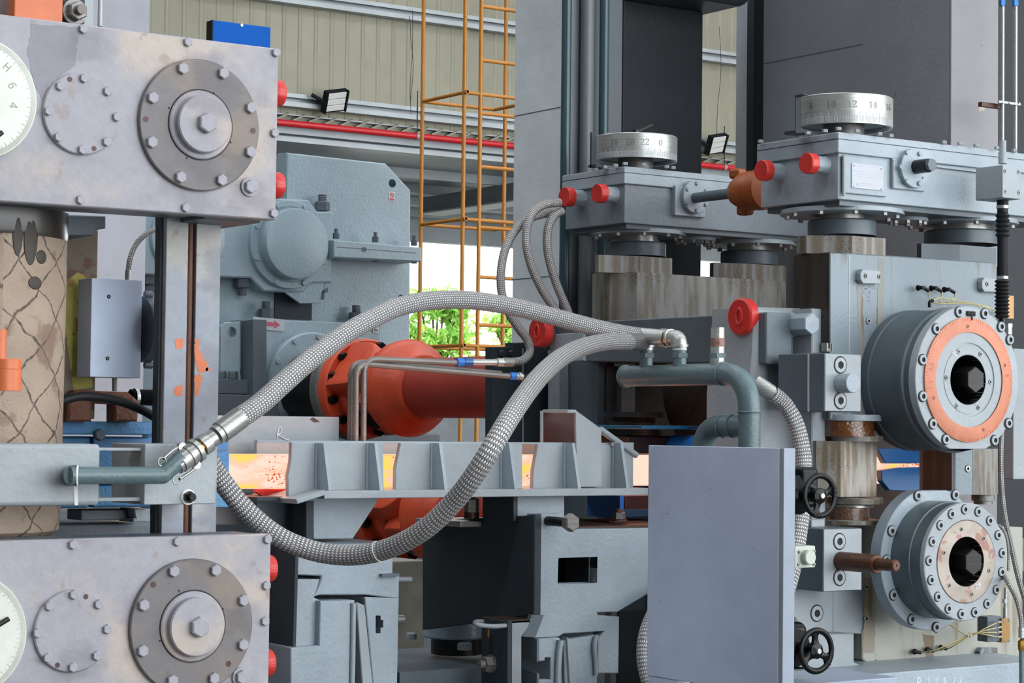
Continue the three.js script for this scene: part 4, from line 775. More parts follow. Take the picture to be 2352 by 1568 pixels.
{ // table frame under the trough
  const t = thing('guide_stand', 'grey stepped steel pedestal carrying the left end of the guide trough', 'stand', on(770, 1568, 6.3)); t.position.y = 0;
  const D = 6.2;
  part('bracket_plate', fpoly(D, [[705, 1142], [868, 1140], [866, 1154], [811, 1237], [702, 1238]], 0.03, 0.003), mt.paint, t);
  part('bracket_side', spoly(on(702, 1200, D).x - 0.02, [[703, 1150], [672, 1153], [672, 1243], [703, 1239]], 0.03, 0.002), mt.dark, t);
  part('web', fbox(D + 0.12, 590, 1155, 705, 1290, 0.02, 0), mt.slate, t);
  const top = on(680, 1246, D - 0.12), tb = on(903, 1246, D - 0.12);
  // body with stepped outline and a slot
  part('upper_body', fpoly(D - 0.12, [[680, 1252], [903, 1246], [903, 1322], [918, 1322], [917, 1375], [840, 1366], [735, 1366], [720, 1371], [738, 1330], [738, 1322], [678, 1320]], 0.5, 0.004), mt.paint, t);
  part('lower_body', fpoly(D - 0.13, [[678, 1330], [735, 1330], [722, 1372], [735, 1378], [735, 1488], [678, 1488]], 0.5, 0.003), mt.paint, t);
  part('front_plate', fpoly(D - 0.16, [[668, 1488], [733, 1482], [736, 1380], [815, 1378], [815, 1620], [668, 1620]], 0.2, 0.003), mt.paint, t);
  part('angled_rib', fpoly(D - 0.15, [[819, 1382], [838, 1390], [862, 1620], [836, 1620]], 0.04, 0.003), mt.paint2, t);
  part('weld_bead', tube([on(812, 1385, D - 0.165), on(811, 1450, D - 0.165), on(810, 1520, D - 0.165), on(808, 1620, D - 0.165)], 0.009, { seg: 8 }), mt.paint, t);
  const s = part('right_body', fpoly(D - 0.12, [[838, 1370], [917, 1374], [913, 1565], [905, 1620], [862, 1620]], 0.5, 0.003, [[[861, 1411], [876, 1411], [876, 1421], [882, 1421], [882, 1443], [876, 1443], [876, 1456], [861, 1456]]]), mt.paint, t);
  part('slot_back', fbox(D - 0.05, 858, 1405, 885, 1460, 0.01, 0), M('#7c4a3a', { map: T.rust, s: 2, r: 0.7 }), t);
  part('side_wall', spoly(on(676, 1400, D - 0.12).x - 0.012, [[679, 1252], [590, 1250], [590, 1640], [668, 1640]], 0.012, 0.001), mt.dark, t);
  part('ledge', fbox(D - 0.14, 878, 1318, 918, 1323, 0.3, 0), mt.slate, t);
  part('pipe_stub', rod(on(905, 1330, D + 0.1), on(944, 1330, D + 0.1), 0.009, 14), mt.paint2, t);
  part('foot', (() => { const a = on(660, 1600, D), b = on(912, 1600, D); return box(a.x, 0, -D + 0.1, b.x, a.y, -D - 0.5, 0.005); })(), mt.slate, t);
}
{ // right block: big table casting with window
  const D = 5.98, t = thing('guide_table', 'large grey table block with a square window and a horizontal hexagon bolt', 'table', on(1320, 1568, D)); t.position.y = 0;
  const win = [[1281, 1279], [1374, 1276], [1373, 1340], [1279, 1343]];
  part('front_plate', fpoly(D, [[1229, 1180], [1297, 1179], [1297, 1215], [1480, 1213], [1560, 1211], [1560, 1325], [1490, 1363], [1419, 1405], [1372, 1406], [1374, 1412], [1423, 1416], [1421, 1546], [1373, 1546], [1373, 1466], [1388, 1449], [1294, 1455], [1284, 1462], [1228, 1465], [1247, 1414], [1225, 1411]], 0.05, 0.003, [win]), mt.paint, t);
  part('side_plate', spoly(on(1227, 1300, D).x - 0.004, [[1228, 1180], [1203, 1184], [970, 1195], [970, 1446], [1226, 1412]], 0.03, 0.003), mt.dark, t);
  const a = on(1232, 1212, D), b = on(1560, 1212, D), xs = onX(972, 1300, a.x).z;
  part('table_top', box(a.x + 0.03, a.y - 0.03, -D - 0.04, b.x, a.y, xs, 0.003), M('#7a6458', { map: T.rust, s: 2, r: 0.55 }), t);
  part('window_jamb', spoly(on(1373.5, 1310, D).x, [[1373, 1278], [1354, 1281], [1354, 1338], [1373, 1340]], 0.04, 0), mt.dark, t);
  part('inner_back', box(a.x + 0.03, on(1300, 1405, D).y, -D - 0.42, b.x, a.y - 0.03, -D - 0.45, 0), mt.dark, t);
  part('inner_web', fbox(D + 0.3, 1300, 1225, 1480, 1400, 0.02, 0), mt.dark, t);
  // lower pedestal with slots, weld beads
  part('leg_block', fpoly(D - 0.02, [[1233, 1467], [1284, 1464], [1287, 1466], [1294, 1620], [1233, 1620], [1233, 1560], [1265, 1560], [1265, 1510], [1252, 1510], [1252, 1517], [1233, 1519]], 0.3, 0.003), mt.paint, t);
  part('leg_side', spoly(on(1233, 1490, D - 0.02).x - 0.01, [[1233, 1467], [1198, 1462], [1198, 1516], [1233, 1518]], 0.01, 0), mt.slate, t);
  part('leg_side', spoly(on(1233, 1590, D - 0.02).x - 0.01, [[1233, 1546], [1198, 1534], [1198, 1620], [1233, 1620]], 0.01, 0), mt.slate, t);
  part('web_plate', fpoly(D - 0.02, [[1295, 1470], [1372, 1458], [1372, 1620], [1300, 1620]], 0.04, 0.003), mt.paint, t);
  part('weld_bead', tube([on(1288, 1470, D - 0.03), on(1284, 1500, D - 0.03), on(1282, 1540, D - 0.03), on(1280, 1620, D - 0.03)], 0.011, { seg: 8 }), mt.paint, t);
  part('weld_bead', tube([on(1371, 1458, D - 0.03), on(1365, 1480, D - 0.03), on(1368, 1520, D - 0.03), on(1369, 1550, D - 0.03)], 0.008, { seg: 8 }), mt.paint, t);
  part('angled_rib', fpoly(D - 0.03, [[1302, 1462], [1312, 1470], [1330, 1620], [1312, 1620]], 0.03, 0.002), mt.paint2, t);
  part('foot', (() => { const p = on(1225, 1600, D), q = on(1440, 1600, D); return box(p.x, 0, -D - 0.06, q.x, p.y, -D - 0.6, 0.005); })(), mt.slate, t);
  part('notch_side', fpoly(D - 0.004, [[1248, 1412], [1250, 1412], [1230, 1464], [1200, 1462], [1222, 1411]], 0.02, 0.001), mt.slate, t);
  const hb = on(1300, 1197, D - 0.14), he = on(1258, 1196, D);
  part('jack_bolt', rod(V(he.x, he.y, -D), V(he.x, he.y, -D + 0.14), 0.0165, 20), mt.steelDark, t, 'dark threaded shank'); piece('jack_bolt_head', hexBolt(0.031, 0.028, 'z'), mt.steelDull, t, V(he.x, he.y, -D + 0.12), 'bare hexagon head');
}
{ // dark block of the trough's right support
  const D = 6.1, t = thing('trough_support', 'grey chamfered block hanging under the trough above the table block', 'block', on(1200, 1210, D));
  part('front', fpoly(D, [[1179, 1137], [1297, 1136], [1297, 1200], [1228, 1213], [1208, 1213], [1190, 1195], [1179, 1194]], 0.08, 0.003), mt.paint, t);
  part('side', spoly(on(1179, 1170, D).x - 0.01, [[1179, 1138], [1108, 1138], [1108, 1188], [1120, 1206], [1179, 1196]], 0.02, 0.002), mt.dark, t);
}
{ // stud through the trough plate
  const c = on(1083, 1190, 6.35), t = thing('levelling_stud', 'threaded stud with hexagon nuts between the trough and the dark table side', 'stud', c);
  piece('nut', stud(0.026, 0.09, 'y'), mt.steelDull, t, c.clone().add(V(0, 0.02, 0))); piece('rust_collar', lathe([[0, 0], [0.028, 0], [0.028, 0.022], [0, 0.022]], 'y', null, 20), mt.brownCap, t, c);
  single('machined_ledge', (() => { const a = on(1040, 1196, 6.35), b = on(1130, 1196, 6.35); return box(a.x, a.y - 0.02, -6.3, b.x + 0.1, a.y, -6.6, 0.003); })(), mt.steel, 'bright machined ledge under the levelling stud', 'ledge');
}
{ // column jack under the dark table side
  const t = thing('screw_jack', 'dark glossy round jack body on a collar and plate below the dark table side', 'jack', on(1030, 1500, 6.7)); t.position.y = 0;
  const D = 6.75, c = on(1050, 1430, D), k = (y) => on(1050, y, D).y, px = (w) => rad(1050, 1430, D, w); c.y = 0;
  part('body', lathe([[0, k(1462)], [px(76), k(1462)], [px(80), k(1458)], [px(80), k(1392)], [px(76), k(1386)], [0, k(1386)]], 'y', c, 48), M('#8f9fab', { r: 0.25, coat: 0.7, bump: T.peel, bs: 2, b: 0.002 }), t);
  part('collar', lathe([[0, k(1500)], [px(60), k(1500)], [px(60), k(1462)], [0, k(1462)]], 'y', c, 40), mt.steelDark, t);
  part('base_plate', (() => { const a = on(905, 1500, 6.6), b = on(1180, 1500, 6.6); return box(a.x, k(1560), -6.45, b.x, k(1508), -7.1, 0.004); })(), mt.slate, t);
  piece('bolt', hexBolt(0.02, 0.025, 'y'), mt.paint2, t, on(945, 1468, 6.9)); piece('bolt', hexBolt(0.026, 0.025, 'y'), mt.paint, t, on(1067, 1492, 6.5));
  part('foundation', (() => { const a = on(890, 1500, 6.6), b = on(1180, 1500, 6.6); return box(a.x, 0, -6.62, b.x - 0.12, k(1560), -7.2, 0.01); })(), mt.slate, t);
}
{ // slotted clamp bracket with nut
  const D = 5.95, t = thing('slotted_bracket', 'dark slotted bracket with a hexagon nut and bent rod handle below the table block', 'bracket', on(1140, 1568, D)); t.position.y = 0;
  const Xs = on(1165, 1500, D).x - 0.001, fy = on(1165, 1600, D).y;
  part('front_plate', fpoly(D, [[1166, 1426], [1218, 1423], [1213, 1440], [1198, 1462], [1198, 1640], [1165, 1640]], 0.03, 0.002), mt.paint2, t);
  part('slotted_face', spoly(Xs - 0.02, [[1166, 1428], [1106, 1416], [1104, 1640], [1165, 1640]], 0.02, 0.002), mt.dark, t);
  part('top_plate', (() => { const a = on(1166, 1424, D), b = on(1218, 1424, D), z = onX(1106, 1418, Xs).z; return box(Xs, a.y - 0.012, -D, b.x, a.y, z, 0.002); })(), M('#6e5d50', { map: T.rust, s: 2, r: 0.6 }), t);
  const s = onX(1129, 1490, Xs - 0.021);
  part('slot', (() => { const g = new RoundedBoxGeometry(0.002, 0.09, 0.024, 3, 0.001); g.translate(s.x, s.y, s.z); return boxUV(g); })(), mt.ink, t);
  const n = onX(1128, 1524, Xs - 0.02);
  piece('washer', lathe([[0, -0.004], [0.032, -0.004], [0.032, 0], [0, 0]], 'x', null, 24), mt.steelDull, t, n); piece('nut', lathe([[0, -0.03], [0.026, -0.03], [0.028, -0.028], [0.028, -0.004], [0, -0.004]], 'x', null, 6, 0.2), mt.steelDull, t, n); piece('stud', lathe([[0, -0.05], [0.015, -0.05], [0.015, -0.03], [0, -0.03]], 'x', null, 16), mt.steelDull, t, n);
  const p = (x, y, d) => on(x, y, d);
  part('rod_handle', tube([p(1165, 1436, D - 0.02), p(1130, 1438, D - 0.02), p(1096, 1434, D - 0.01), p(1092, 1428, D + 0.06), p(1110, 1427, D + 0.12)], 0.008, { seg: 10 }), mt.paint2, t);
  part('yellow_mark', (() => { const q = onX(1122, 1454, Xs - 0.0205); const g = new THREE.SphereGeometry(1, 10, 8); g.scale(0.001, 0.016, 0.006); g.translate(q.x, q.y, q.z); return boxUV(g); })(), mt.yellow, t);
}
{ // odds and ends low in the middle
  single('bolt_block', (() => { const p = on(862, 1290, 7.4), q = on(975, 1440, 7.4); return box(p.x, 0, -7.4, q.x, p.y, -7.7, 0.005); })(), M('#ddd8cc', { map: T.concrete, s: 1.5, r: 0.8 }), 'pale scale-covered block between the pedestal and the dark table side', 'block');
  single('low_plate', (() => { const a = on(895, 1545, 6.2), b = on(1120, 1545, 6.2); return box(on(918, 1545, 6.2).x, 0, -6.2, b.x, a.y, -6.45, 0.004); })(), mt.slate, 'slate grey plate along the bottom edge between pedestal and bracket', 'plate');
  single('threaded_stud', rod(on(905, 1422, 6.4), on(926, 1422, 6.4), 0.016, 16), mt.steel, 'bright threaded stud end beside the pedestal', 'stud');
}
// ---------- right machine: horizontal stand, drive side (rear) and operator side (front) ----------
const SX = 5.168;                                                    // left faces of both screw-down gearboxes
const boltN = hexBolt(0.0105, 0.011, 'y'), boltU = hexBolt(0.0105, 0.013, 'y'), boltZ = hexBolt(0.0088, 0.008, 'z');
const flat = (m) => m;
function dialDrum(t, D, cx, top, bot, half, nums, span) {             // engraved drum on a neck; pixels on plane D
  const c = on(cx, (top + bot) / 2, D), r = on(cx + half, 300, D).clone().sub(on(cx, 300, D)).length() * 0.98, y0 = on(cx, bot, D).y, y1 = on(cx, top, D).y; c.y = 0;
  const d = part('dial_drum', lathe([[r * 0.9, y0 + 0.012], [r * 0.93, y0], [r, y0], [r, y1 - 0.003], [r - 0.003, y1], [0, y1]], 'y', c, 96), mt.zinc, t, 'bright drum with engraved numbers');
  part('drum_underside', lathe([[0, y0 + 0.013], [r * 0.93, y0 + 0.012]], 'y', c, 64), mt.steelDark, d);
  part('neck', lathe([[r * 0.42, y0 - 0.05], [r * 0.42, y0 + 0.012]], 'y', c, 32), mt.steelDull, t);
  const tg = []; const dir = Math.atan2(right.x, right.z), view = Math.atan2(-c.x, EYE * 0 - c.z + 0);   // angle facing the camera
  const a0 = Math.atan2(0 - c.x, 0 - c.z);
  for (let i = -44; i <= 44; i++) { const a = a0 + i * 0.0315, L = i % 10 === 0 ? 0.03 : i % 5 === 0 ? 0.03 : 0.02; const g = new THREE.BoxGeometry(0.0016, L * (y1 - y0) / 0.09, 0.001); g.translate(0, y0 + L * (y1 - y0) / 0.18 + 0.003, r); g.rotateY(a); g.translate(c.x, 0, c.z); tg.push(boxUV(g)); }
  const tk = part('graduations', merge(tg), mt.label, d); tk.userData.kind = 'stuff';
  for (const [s, a, k] of nums) { const g = text(s, 0.024, 0.001, serif); g.translate(0, y0 + (y1 - y0) * 0.62, r); g.rotateY(a0 + a); g.translate(c.x, 0, c.z); part('numeral', g, k ?? mt.steelDull, d); }
  return { c, r, y0, y1 };
}
function screwdown(o) {
  const { D, t } = o, a = on(...o.corner, D), bX = on(o.rightPx, 400, D).x, lidB = on(o.corner[0], o.lidBottom, D).y, bot = on(...o.bottom, D).y, zb = o.back;
  part('lid', box(SX, lidB, -D, bX, a.y, zb, 0.004), mt.paint, t);
  part('lid_seam', box(SX - 0.0008, a.y - 0.026, -D + 0.0008, bX, a.y - 0.0235, zb, 0), mt.dark, t);
  part('body', box(SX + 0.012, bot, -D - 0.012, bX, lidB + 0.01, zb + 0.01, 0.004), o.paint ?? mt.paint, t);
  part('bottom_plate', box(SX + 0.035, bot - 0.02, -D - 0.03, bX - 0.02, bot + 0.004, zb + 0.02, 0.003), mt.slate, t);
  return { a, bX, lidB, bot };
}
const pipeCap = (t, x, y, r, sx, sy, X) => {                          // red cap on a stub that leaves the left side
  const b = onX(sx, sy, X), c = V(b.x - 0.075, b.y, b.z);
  const cap = part('end_cap', lathe([[0, -0.014], [r * 0.94, -0.014], [r, -0.01], [r, 0.02], [r * 0.9, 0.022]], 'x', c, 28), mt.red, t, 'red end cap');
  part('stub', lathe([[r * 0.8, 0], [r * 0.8, 0.06], [r * 0.86, 0.068], [r * 1.05, 0.085]], 'x', c, 24, 1.2), mt.paint, t);
};
function screwStack(t, D, x, yFl0, wFl, yR0, yR1, wR, yC1, wC) {      // flange, bright ring, cylinder on a screw axis
  const c = on(x, yR0, D), k = (w) => on(x + w / 2, 500, D).clone().sub(on(x, 500, D)).length(), y = (q) => on(x, q, D).y; c.y = 0;
  const f = part('screw_flange', lathe([[0, y(yFl0) - 0.016], [k(wFl), y(yFl0) - 0.016], [k(wFl), y(yFl0)], [0, y(yFl0)]], 'y', c, 48), mt.paint, t);
  for (let i = 0; i < 10; i++) { const a = i / 10 * 6.2832 + 0.2, R = k(wFl) * 0.88; const b = piece('bolt', boltU, mt.steel, f, V(c.x + Math.cos(a) * R, y(yFl0) - 0.016, c.z + Math.sin(a) * R)); b.rotation.x = Math.PI; }
  part('screw_ring', lathe([[k(wR) * 0.97, y(yR1) - 0.003], [k(wR), y(yR1)], [k(wR), y(yR0)], [k(wR) * 0.9, y(yR0)], [k(wR) * 0.9, y(yFl0)]], 'y', c, 40), mt.steel, t);
  part('screw_cylinder', lathe([[k(wC), y(yC1)], [k(wC), y(yR1) - 0.006], [k(wC) * 0.96, y(yR1)], [0, y(yR1)]], 'y', c, 48), mt.slate, t);
}
// rear gearbox
{
  const D = 6.72, t = thing('screwdown_drive', 'grey screw-down drive box with drum reading 18 to 0, behind the orange-brown coupling', 'gearbox', on(1600, 540, D));
  const g = screwdown({ D, t, corner: [1432, 381], lidBottom: 421, bottom: [1435, 511], rightPx: 1880, back: -7.14, paint: M('#7d8892', { map: T.paint, s: 1.1, r: 0.42, bump: T.peel, bs: 2, b: 0.0012 }) });  // body paint darkened to carry the shade on the rear box
  const dd = dialDrum(t, 6.86, 1460, 316, 372, 75.8, [['18', -0.53], ['20', -0.13], ['22', 0.22], ['0', 0.63]]);
  part('hub_post', lathe([[0, dd.y1], [0.014, dd.y1], [0.014, dd.y1 + 0.03], [0, dd.y1 + 0.03]], 'y', dd.c, 16), mt.steelDark, t); part('lever', rod(V(dd.c.x, dd.y1 + 0.02, dd.c.z), V(dd.c.x + 0.07, dd.y1 + 0.055, dd.c.z + 0.02), 0.009, 12), mt.steelDark, t);
  const pl = on(1385, 340, 6.8); part('pointer', merge([box(pl.x - 0.012, on(1382, 381, 6.8).y, -6.86, pl.x + 0.012, on(1382, 300, 6.8).y, -6.87, 0), box(pl.x - 0.012, on(1382, 381, 6.8).y, -6.83, pl.x + 0.014, on(1382, 375, 6.8).y, -6.88, 0)]), mt.dark, t);
  for (const [x, y] of [[1369, 392], [1390, 387], [1414, 383], [1436, 379], [1478, 381], [1531, 386], [1546, 388]]) piece('bolt', boltN, mt.paint2, t, onY(x, y, g.a.y));
  pipeCap(t, 1297, 462, 0.04, 1336, 455, SX + 0.012); pipeCap(t, 1376, 450, 0.038, 1411, 447, SX + 0.012);
  // shaft flange
  part('flange_pad', fbox(D - 0.012, 1551, 425, 1621, 500, 0.05, 0.004), mt.paint, t);
  const fc = on(1592, 453, D - 0.012), fr = rad(1592, 453, D, 38), f = part('shaft_flange', disc(fr, 0, 0.022, 'z', fc, 40), mt.paint, t);
  for (let i = 0; i < 6; i++) { const a = (i + 0.5) / 6 * 6.2832 + Math.PI / 6 * 0; piece('bolt', boltZ, mt.paint, f, fc.clone().add(V(Math.cos(a) * fr * 0.82, Math.sin(a) * fr * 0.82, 0.022))); }
  // screws and blocks
  screwStack(t, 6.93, 1465, 533, 172, 543, 558, 70, 590, 102);
  screwStack(t, 6.93, 1722, 557, 160, 563, 578, 78, 610, 100);
  const bx = (x0, y0, x1, y1, m, n, ch) => part(n, fpoly(6.78, [[x0, y0 + 3], [x0 + (x1 - x0) * 0.58, y0], [x1, y0 + 4], [x1, y1 + 5], [x0 + (x1 - x0) * 0.58, y1], [x0, y1]], 0.34, 0.003), m, t);
  const mid = part('small_flange', lathe([[0, -0.012], [0.085, -0.012], [0.085, 0], [0, 0]], 'y', on(1597, 545, 6.9).setY(g.bot - 0.02), 40), mt.paint, t);
  for (let i = 0; i < 8; i++) { const a = i / 8 * 6.2832, c = on(1597, 545, 6.9); const b = piece('bolt', boltU, mt.steel, mid, V(c.x + Math.cos(a) * 0.072, g.bot - 0.032, c.z + Math.sin(a) * 0.072)); b.rotation.x = Math.PI; }
}
// block with a rounded or chamfered left front corner, seen from above-left: front plane D, pixels on it
function chamferBlock(D, xl, xc, xr, yt, yb, deep, xs) {                 // xl: left edge, xc: start of front face
  const l = on(xl, yt, D), c = on(xc, yt, D), r = on(xr, yt, D), b = on(xc, yb, D), ch = Math.max(0.02, (c.x - l.x) * 0.8);
  if (xs) deep = -D - onX(xs, yt, l.x).z;
  const s = new THREE.Shape([[l.x, deep], [l.x, Math.min(ch, deep * 0.7)], [c.x, 0], [r.x, 0], [r.x, deep]].map(([x, z]) => new THREE.Vector2(x, z)));
  const g = new THREE.ExtrudeGeometry(s, { depth: c.y - b.y, bevelEnabled: false }); g.rotateX(-Math.PI / 2); g.translate(0, b.y, -D); return tidy(g, 0.3);
}
{ // rear chock
  const D = 6.8, t = thing('rear_chock', 'oily machined roll chock with vertical rust runs under the rear drive box', 'chock', on(1600, 735, D));
  part('chock_body', chamferBlock(D, 1425, 1464, 1806, 625, 830, 0.35, 1361), mt.streak, t);
  part('screw_block', chamferBlock(D + 0.01, 1395, 1470, 1544, 588, 628, 0.3, 1367), mt.streak, t); part('screw_block', chamferBlock(D + 0.01, 1660, 1735, 1806, 606, 642, 0.3, 1630), mt.streak, t);
}
{ // coupling shaft between the two drive boxes
  const a = on(1592, 455, 6.7), e = V(a.x, a.y + 0.0, -5.97), t = thing('coupling_shaft', 'grey cross shaft with orange-brown universal coupling between the two drive boxes', 'shaft', a.clone());
  part('shaft', rod(a, V(a.x, a.y, onX(1690, 440, a.x).z), 0.021, 20), mt.slate, t);
  const c = V(a.x, a.y, onX(1684, 440, a.x).z);
  part('coupling', lathe([[0, 0], [0.03, 0], [0.034, 0.01], [0.05, 0.02], [0.06, 0.04], [0.062, 0.06], [0.074, 0.07], [0.078, 0.11], [0.072, 0.14], [0.08, 0.15], [0.08, 0.2], [0, 0.2]], 'z', c, 32), mt.couplingBrown, t);
  const l = []; for (const k of [1, -1]) { const g = new RoundedBoxGeometry(0.05, 0.04, 0.06, 2, 0.012); g.translate(c.x - 0.02 * k, c.y + 0.07 * k, c.z + 0.05); l.push(boxUV(g)); } part('coupling_ear', l[0], mt.couplingBrown, t); part('coupling_ear', l[1], mt.couplingBrown, t);
}
// front gearbox
{
  const D = 5.5, t = thing('screwdown_drive', 'grey screw-down drive box with nameplate and drum reading 8 to 14, nearest the right edge', 'gearbox', on(2150, 490, D));
  const g = screwdown({ D, t, corner: [1924, 302], lidBottom: 350, bottom: [1927, 456], rightPx: 2440, back: -5.93 });
  const dd = dialDrum(t, 5.66, 1938, 229, 297, 82.5, [['8', -0.72], ['10', -0.25], ['12', 0.17], ['14', 0.63], ['16', 1.1]]);
  part('hub_post', lathe([[0, dd.y1], [0.011, dd.y1], [0.011, dd.y1 + 0.016], [0, dd.y1 + 0.018]], 'y', dd.c, 16), mt.steelDark, t); part('lever', rod(V(dd.c.x, dd.y1 + 0.012, dd.c.z), V(dd.c.x - 0.045, dd.y1 + 0.012, dd.c.z), 0.007, 12), mt.steelDark, t);
  part('pointer', merge([(() => { const p = on(1851, 300, 5.62), q = on(1851, 216, 5.62); return box(p.x - 0.012, p.y, -5.66, p.x + 0.012, q.y, -5.665, 0); })(), (() => { const q = on(1851, 216, 5.62); return box(q.x - 0.012, q.y - 0.004, -5.62, q.x + 0.012, q.y, -5.665, 0); })(), (() => { const p = on(1851, 306, 5.62), q = on(1851, 298, 5.62); return box(p.x - 0.03, p.y, -5.64, p.x + 0.03, q.y, -5.7, 0.002); })()]), mt.dark, t);
  for (const [x, y] of [[1747, 328], [1836, 314], [1856, 309], [1895, 304], [1926, 299], [1968, 304], [2020, 311], [2046, 315], [2168, 330], [2205, 333], [2242, 337], [2290, 343], [2330, 349]]) piece('bolt', boltN, mt.paint2, t, onY(x, y, g.a.y));
  pipeCap(t, 1752, 399, 0.0375, 1790, 395, SX + 0.012); pipeCap(t, 1857, 382, 0.037, 1894, 379, SX + 0.012);
  // nameplate on its raised frame
  part('plate_frame', fbox(D, 1940, 358, 2037, 452, 0.02, 0.003), mt.paint, t);
  const np = part('nameplate', fbox(D - 0.004, 1957, 374, 2029, 438, 0.004, 0.0008), mt.label, t, 'pale metal nameplate with faint print');
  for (const [x, y] of [[1962, 380], [2024, 388], [1961, 428], [2024, 434]]) piece('screw', lathe([[0, 0], [0.003, 0], [0.003, 0.001], [0, 0.0015]], 'z', null, 10), mt.steelDull, np, on(x, y, D - 0.0045));
  const lines = []; const L = (x0, x1, y) => { for (let x = x0; x < x1; x += 5) { if (rnd() < 0.25) continue; lines.push(fbox(D - 0.0044, x, y + (x - 1957) * 0.11, x + 3.4, y + (x - 1957) * 0.11 + 1.6, 0.0004, 0)); } };
  L(1970, 2008, 378); for (const y of [391, 397, 402]) { L(1962, 1984, y); L(1992, 2024, y); } L(1967, 2016, 418); L(1972, 2010, 423);
  const pr = part('faint_print', merge(lines), M('#a3a8b2', { r: 0.6 }), np); pr.userData.kind = 'stuff';
  piece('emblem', lathe([[0.0014, 0], [0.0028, 0], [0.0028, 0.0005], [0.0014, 0.0005]], 'z', null, 14), M('#8f95a0', { r: 0.5 }), np, on(1969, 424, D - 0.0044));
  part('weld_bead', rod(on(1938, 356, D), on(1938, 450, D), 0.006, 8), mt.paint2, t); part('weld_bead', rod(on(2052, 368, D), on(2052, 430, D), 0.007, 8), mt.paint2, t);
  // shaft flange with splined stub
  part('flange_pad', fbox(D, 2050, 362, 2126, 440, 0.03, 0.004), mt.paint, t);
  const fc = on(2094, 387, D), fr = rad(2094, 387, D, 45), f = part('shaft_flange', disc(fr, 0, 0.02, 'z', fc, 48), mt.paint, t);
  for (const [x, y] of [[2082, 350], [2111, 353], [2067, 383], [2082, 417], [2110, 421], [2123, 388]]) piece('bolt', boltZ, mt.paint, f, on(x, y, D - 0.02));
  for (const [x, y] of [[2071, 364], [2119, 408]]) piece('hole', lathe([[0, 0], [0.004, 0], [0.004, 0.0006], [0, 0.0006]], 'z', null, 12), mt.brownCap, f, on(x, y, D - 0.02));
  part('shaft_stub', lathe([[0, 0], [0.025, 0], [0.025, 0.062], [0.022, 0.066], [0, 0.066]], 'z', fc.clone().add(V(0.002, 0.004, 0.02)), 32), mt.steelDark, t); part('shaft_spline', lathe([[0, 0], [0.0225, 0], [0.0225, 0.014], [0, 0.016]], 'z', fc.clone().add(V(0.002, 0.004, 0.086)), 8, 0.2), mt.slate, t);
  // raised rim round the recessed front panel on the right
  part('panel_rim', fpoly(D, [[2128, 376], [2262, 393], [2262, 398], [2128, 381]], 0.02, 0.001), mt.paint2, t); part('panel_rim', rod(on(2259, 393, D), on(2257, 452, D), 0.005, 8), mt.paint2, t);
  screwStack(t, 5.72, 1934, 485, 205, 491, 507, 72, 543, 114);
  screwStack(t, 5.72, 2208, 508, 180, 514, 531, 90, 563, 118);
  const mc = on(2085, 500, 5.7).setY(g.bot - 0.02), mid = part('small_flange', lathe([[0, -0.012], [0.075, -0.012], [0.075, 0], [0, 0]], 'y', mc, 40), mt.paint, t);
  for (let i = 0; i < 8; i++) { const a = i / 8 * 6.2832; const b = piece('bolt', boltU, mt.steel, mid, V(mc.x + Math.cos(a) * 0.062, g.bot - 0.032, mc.z + Math.sin(a) * 0.062)); b.rotation.x = Math.PI; }
}
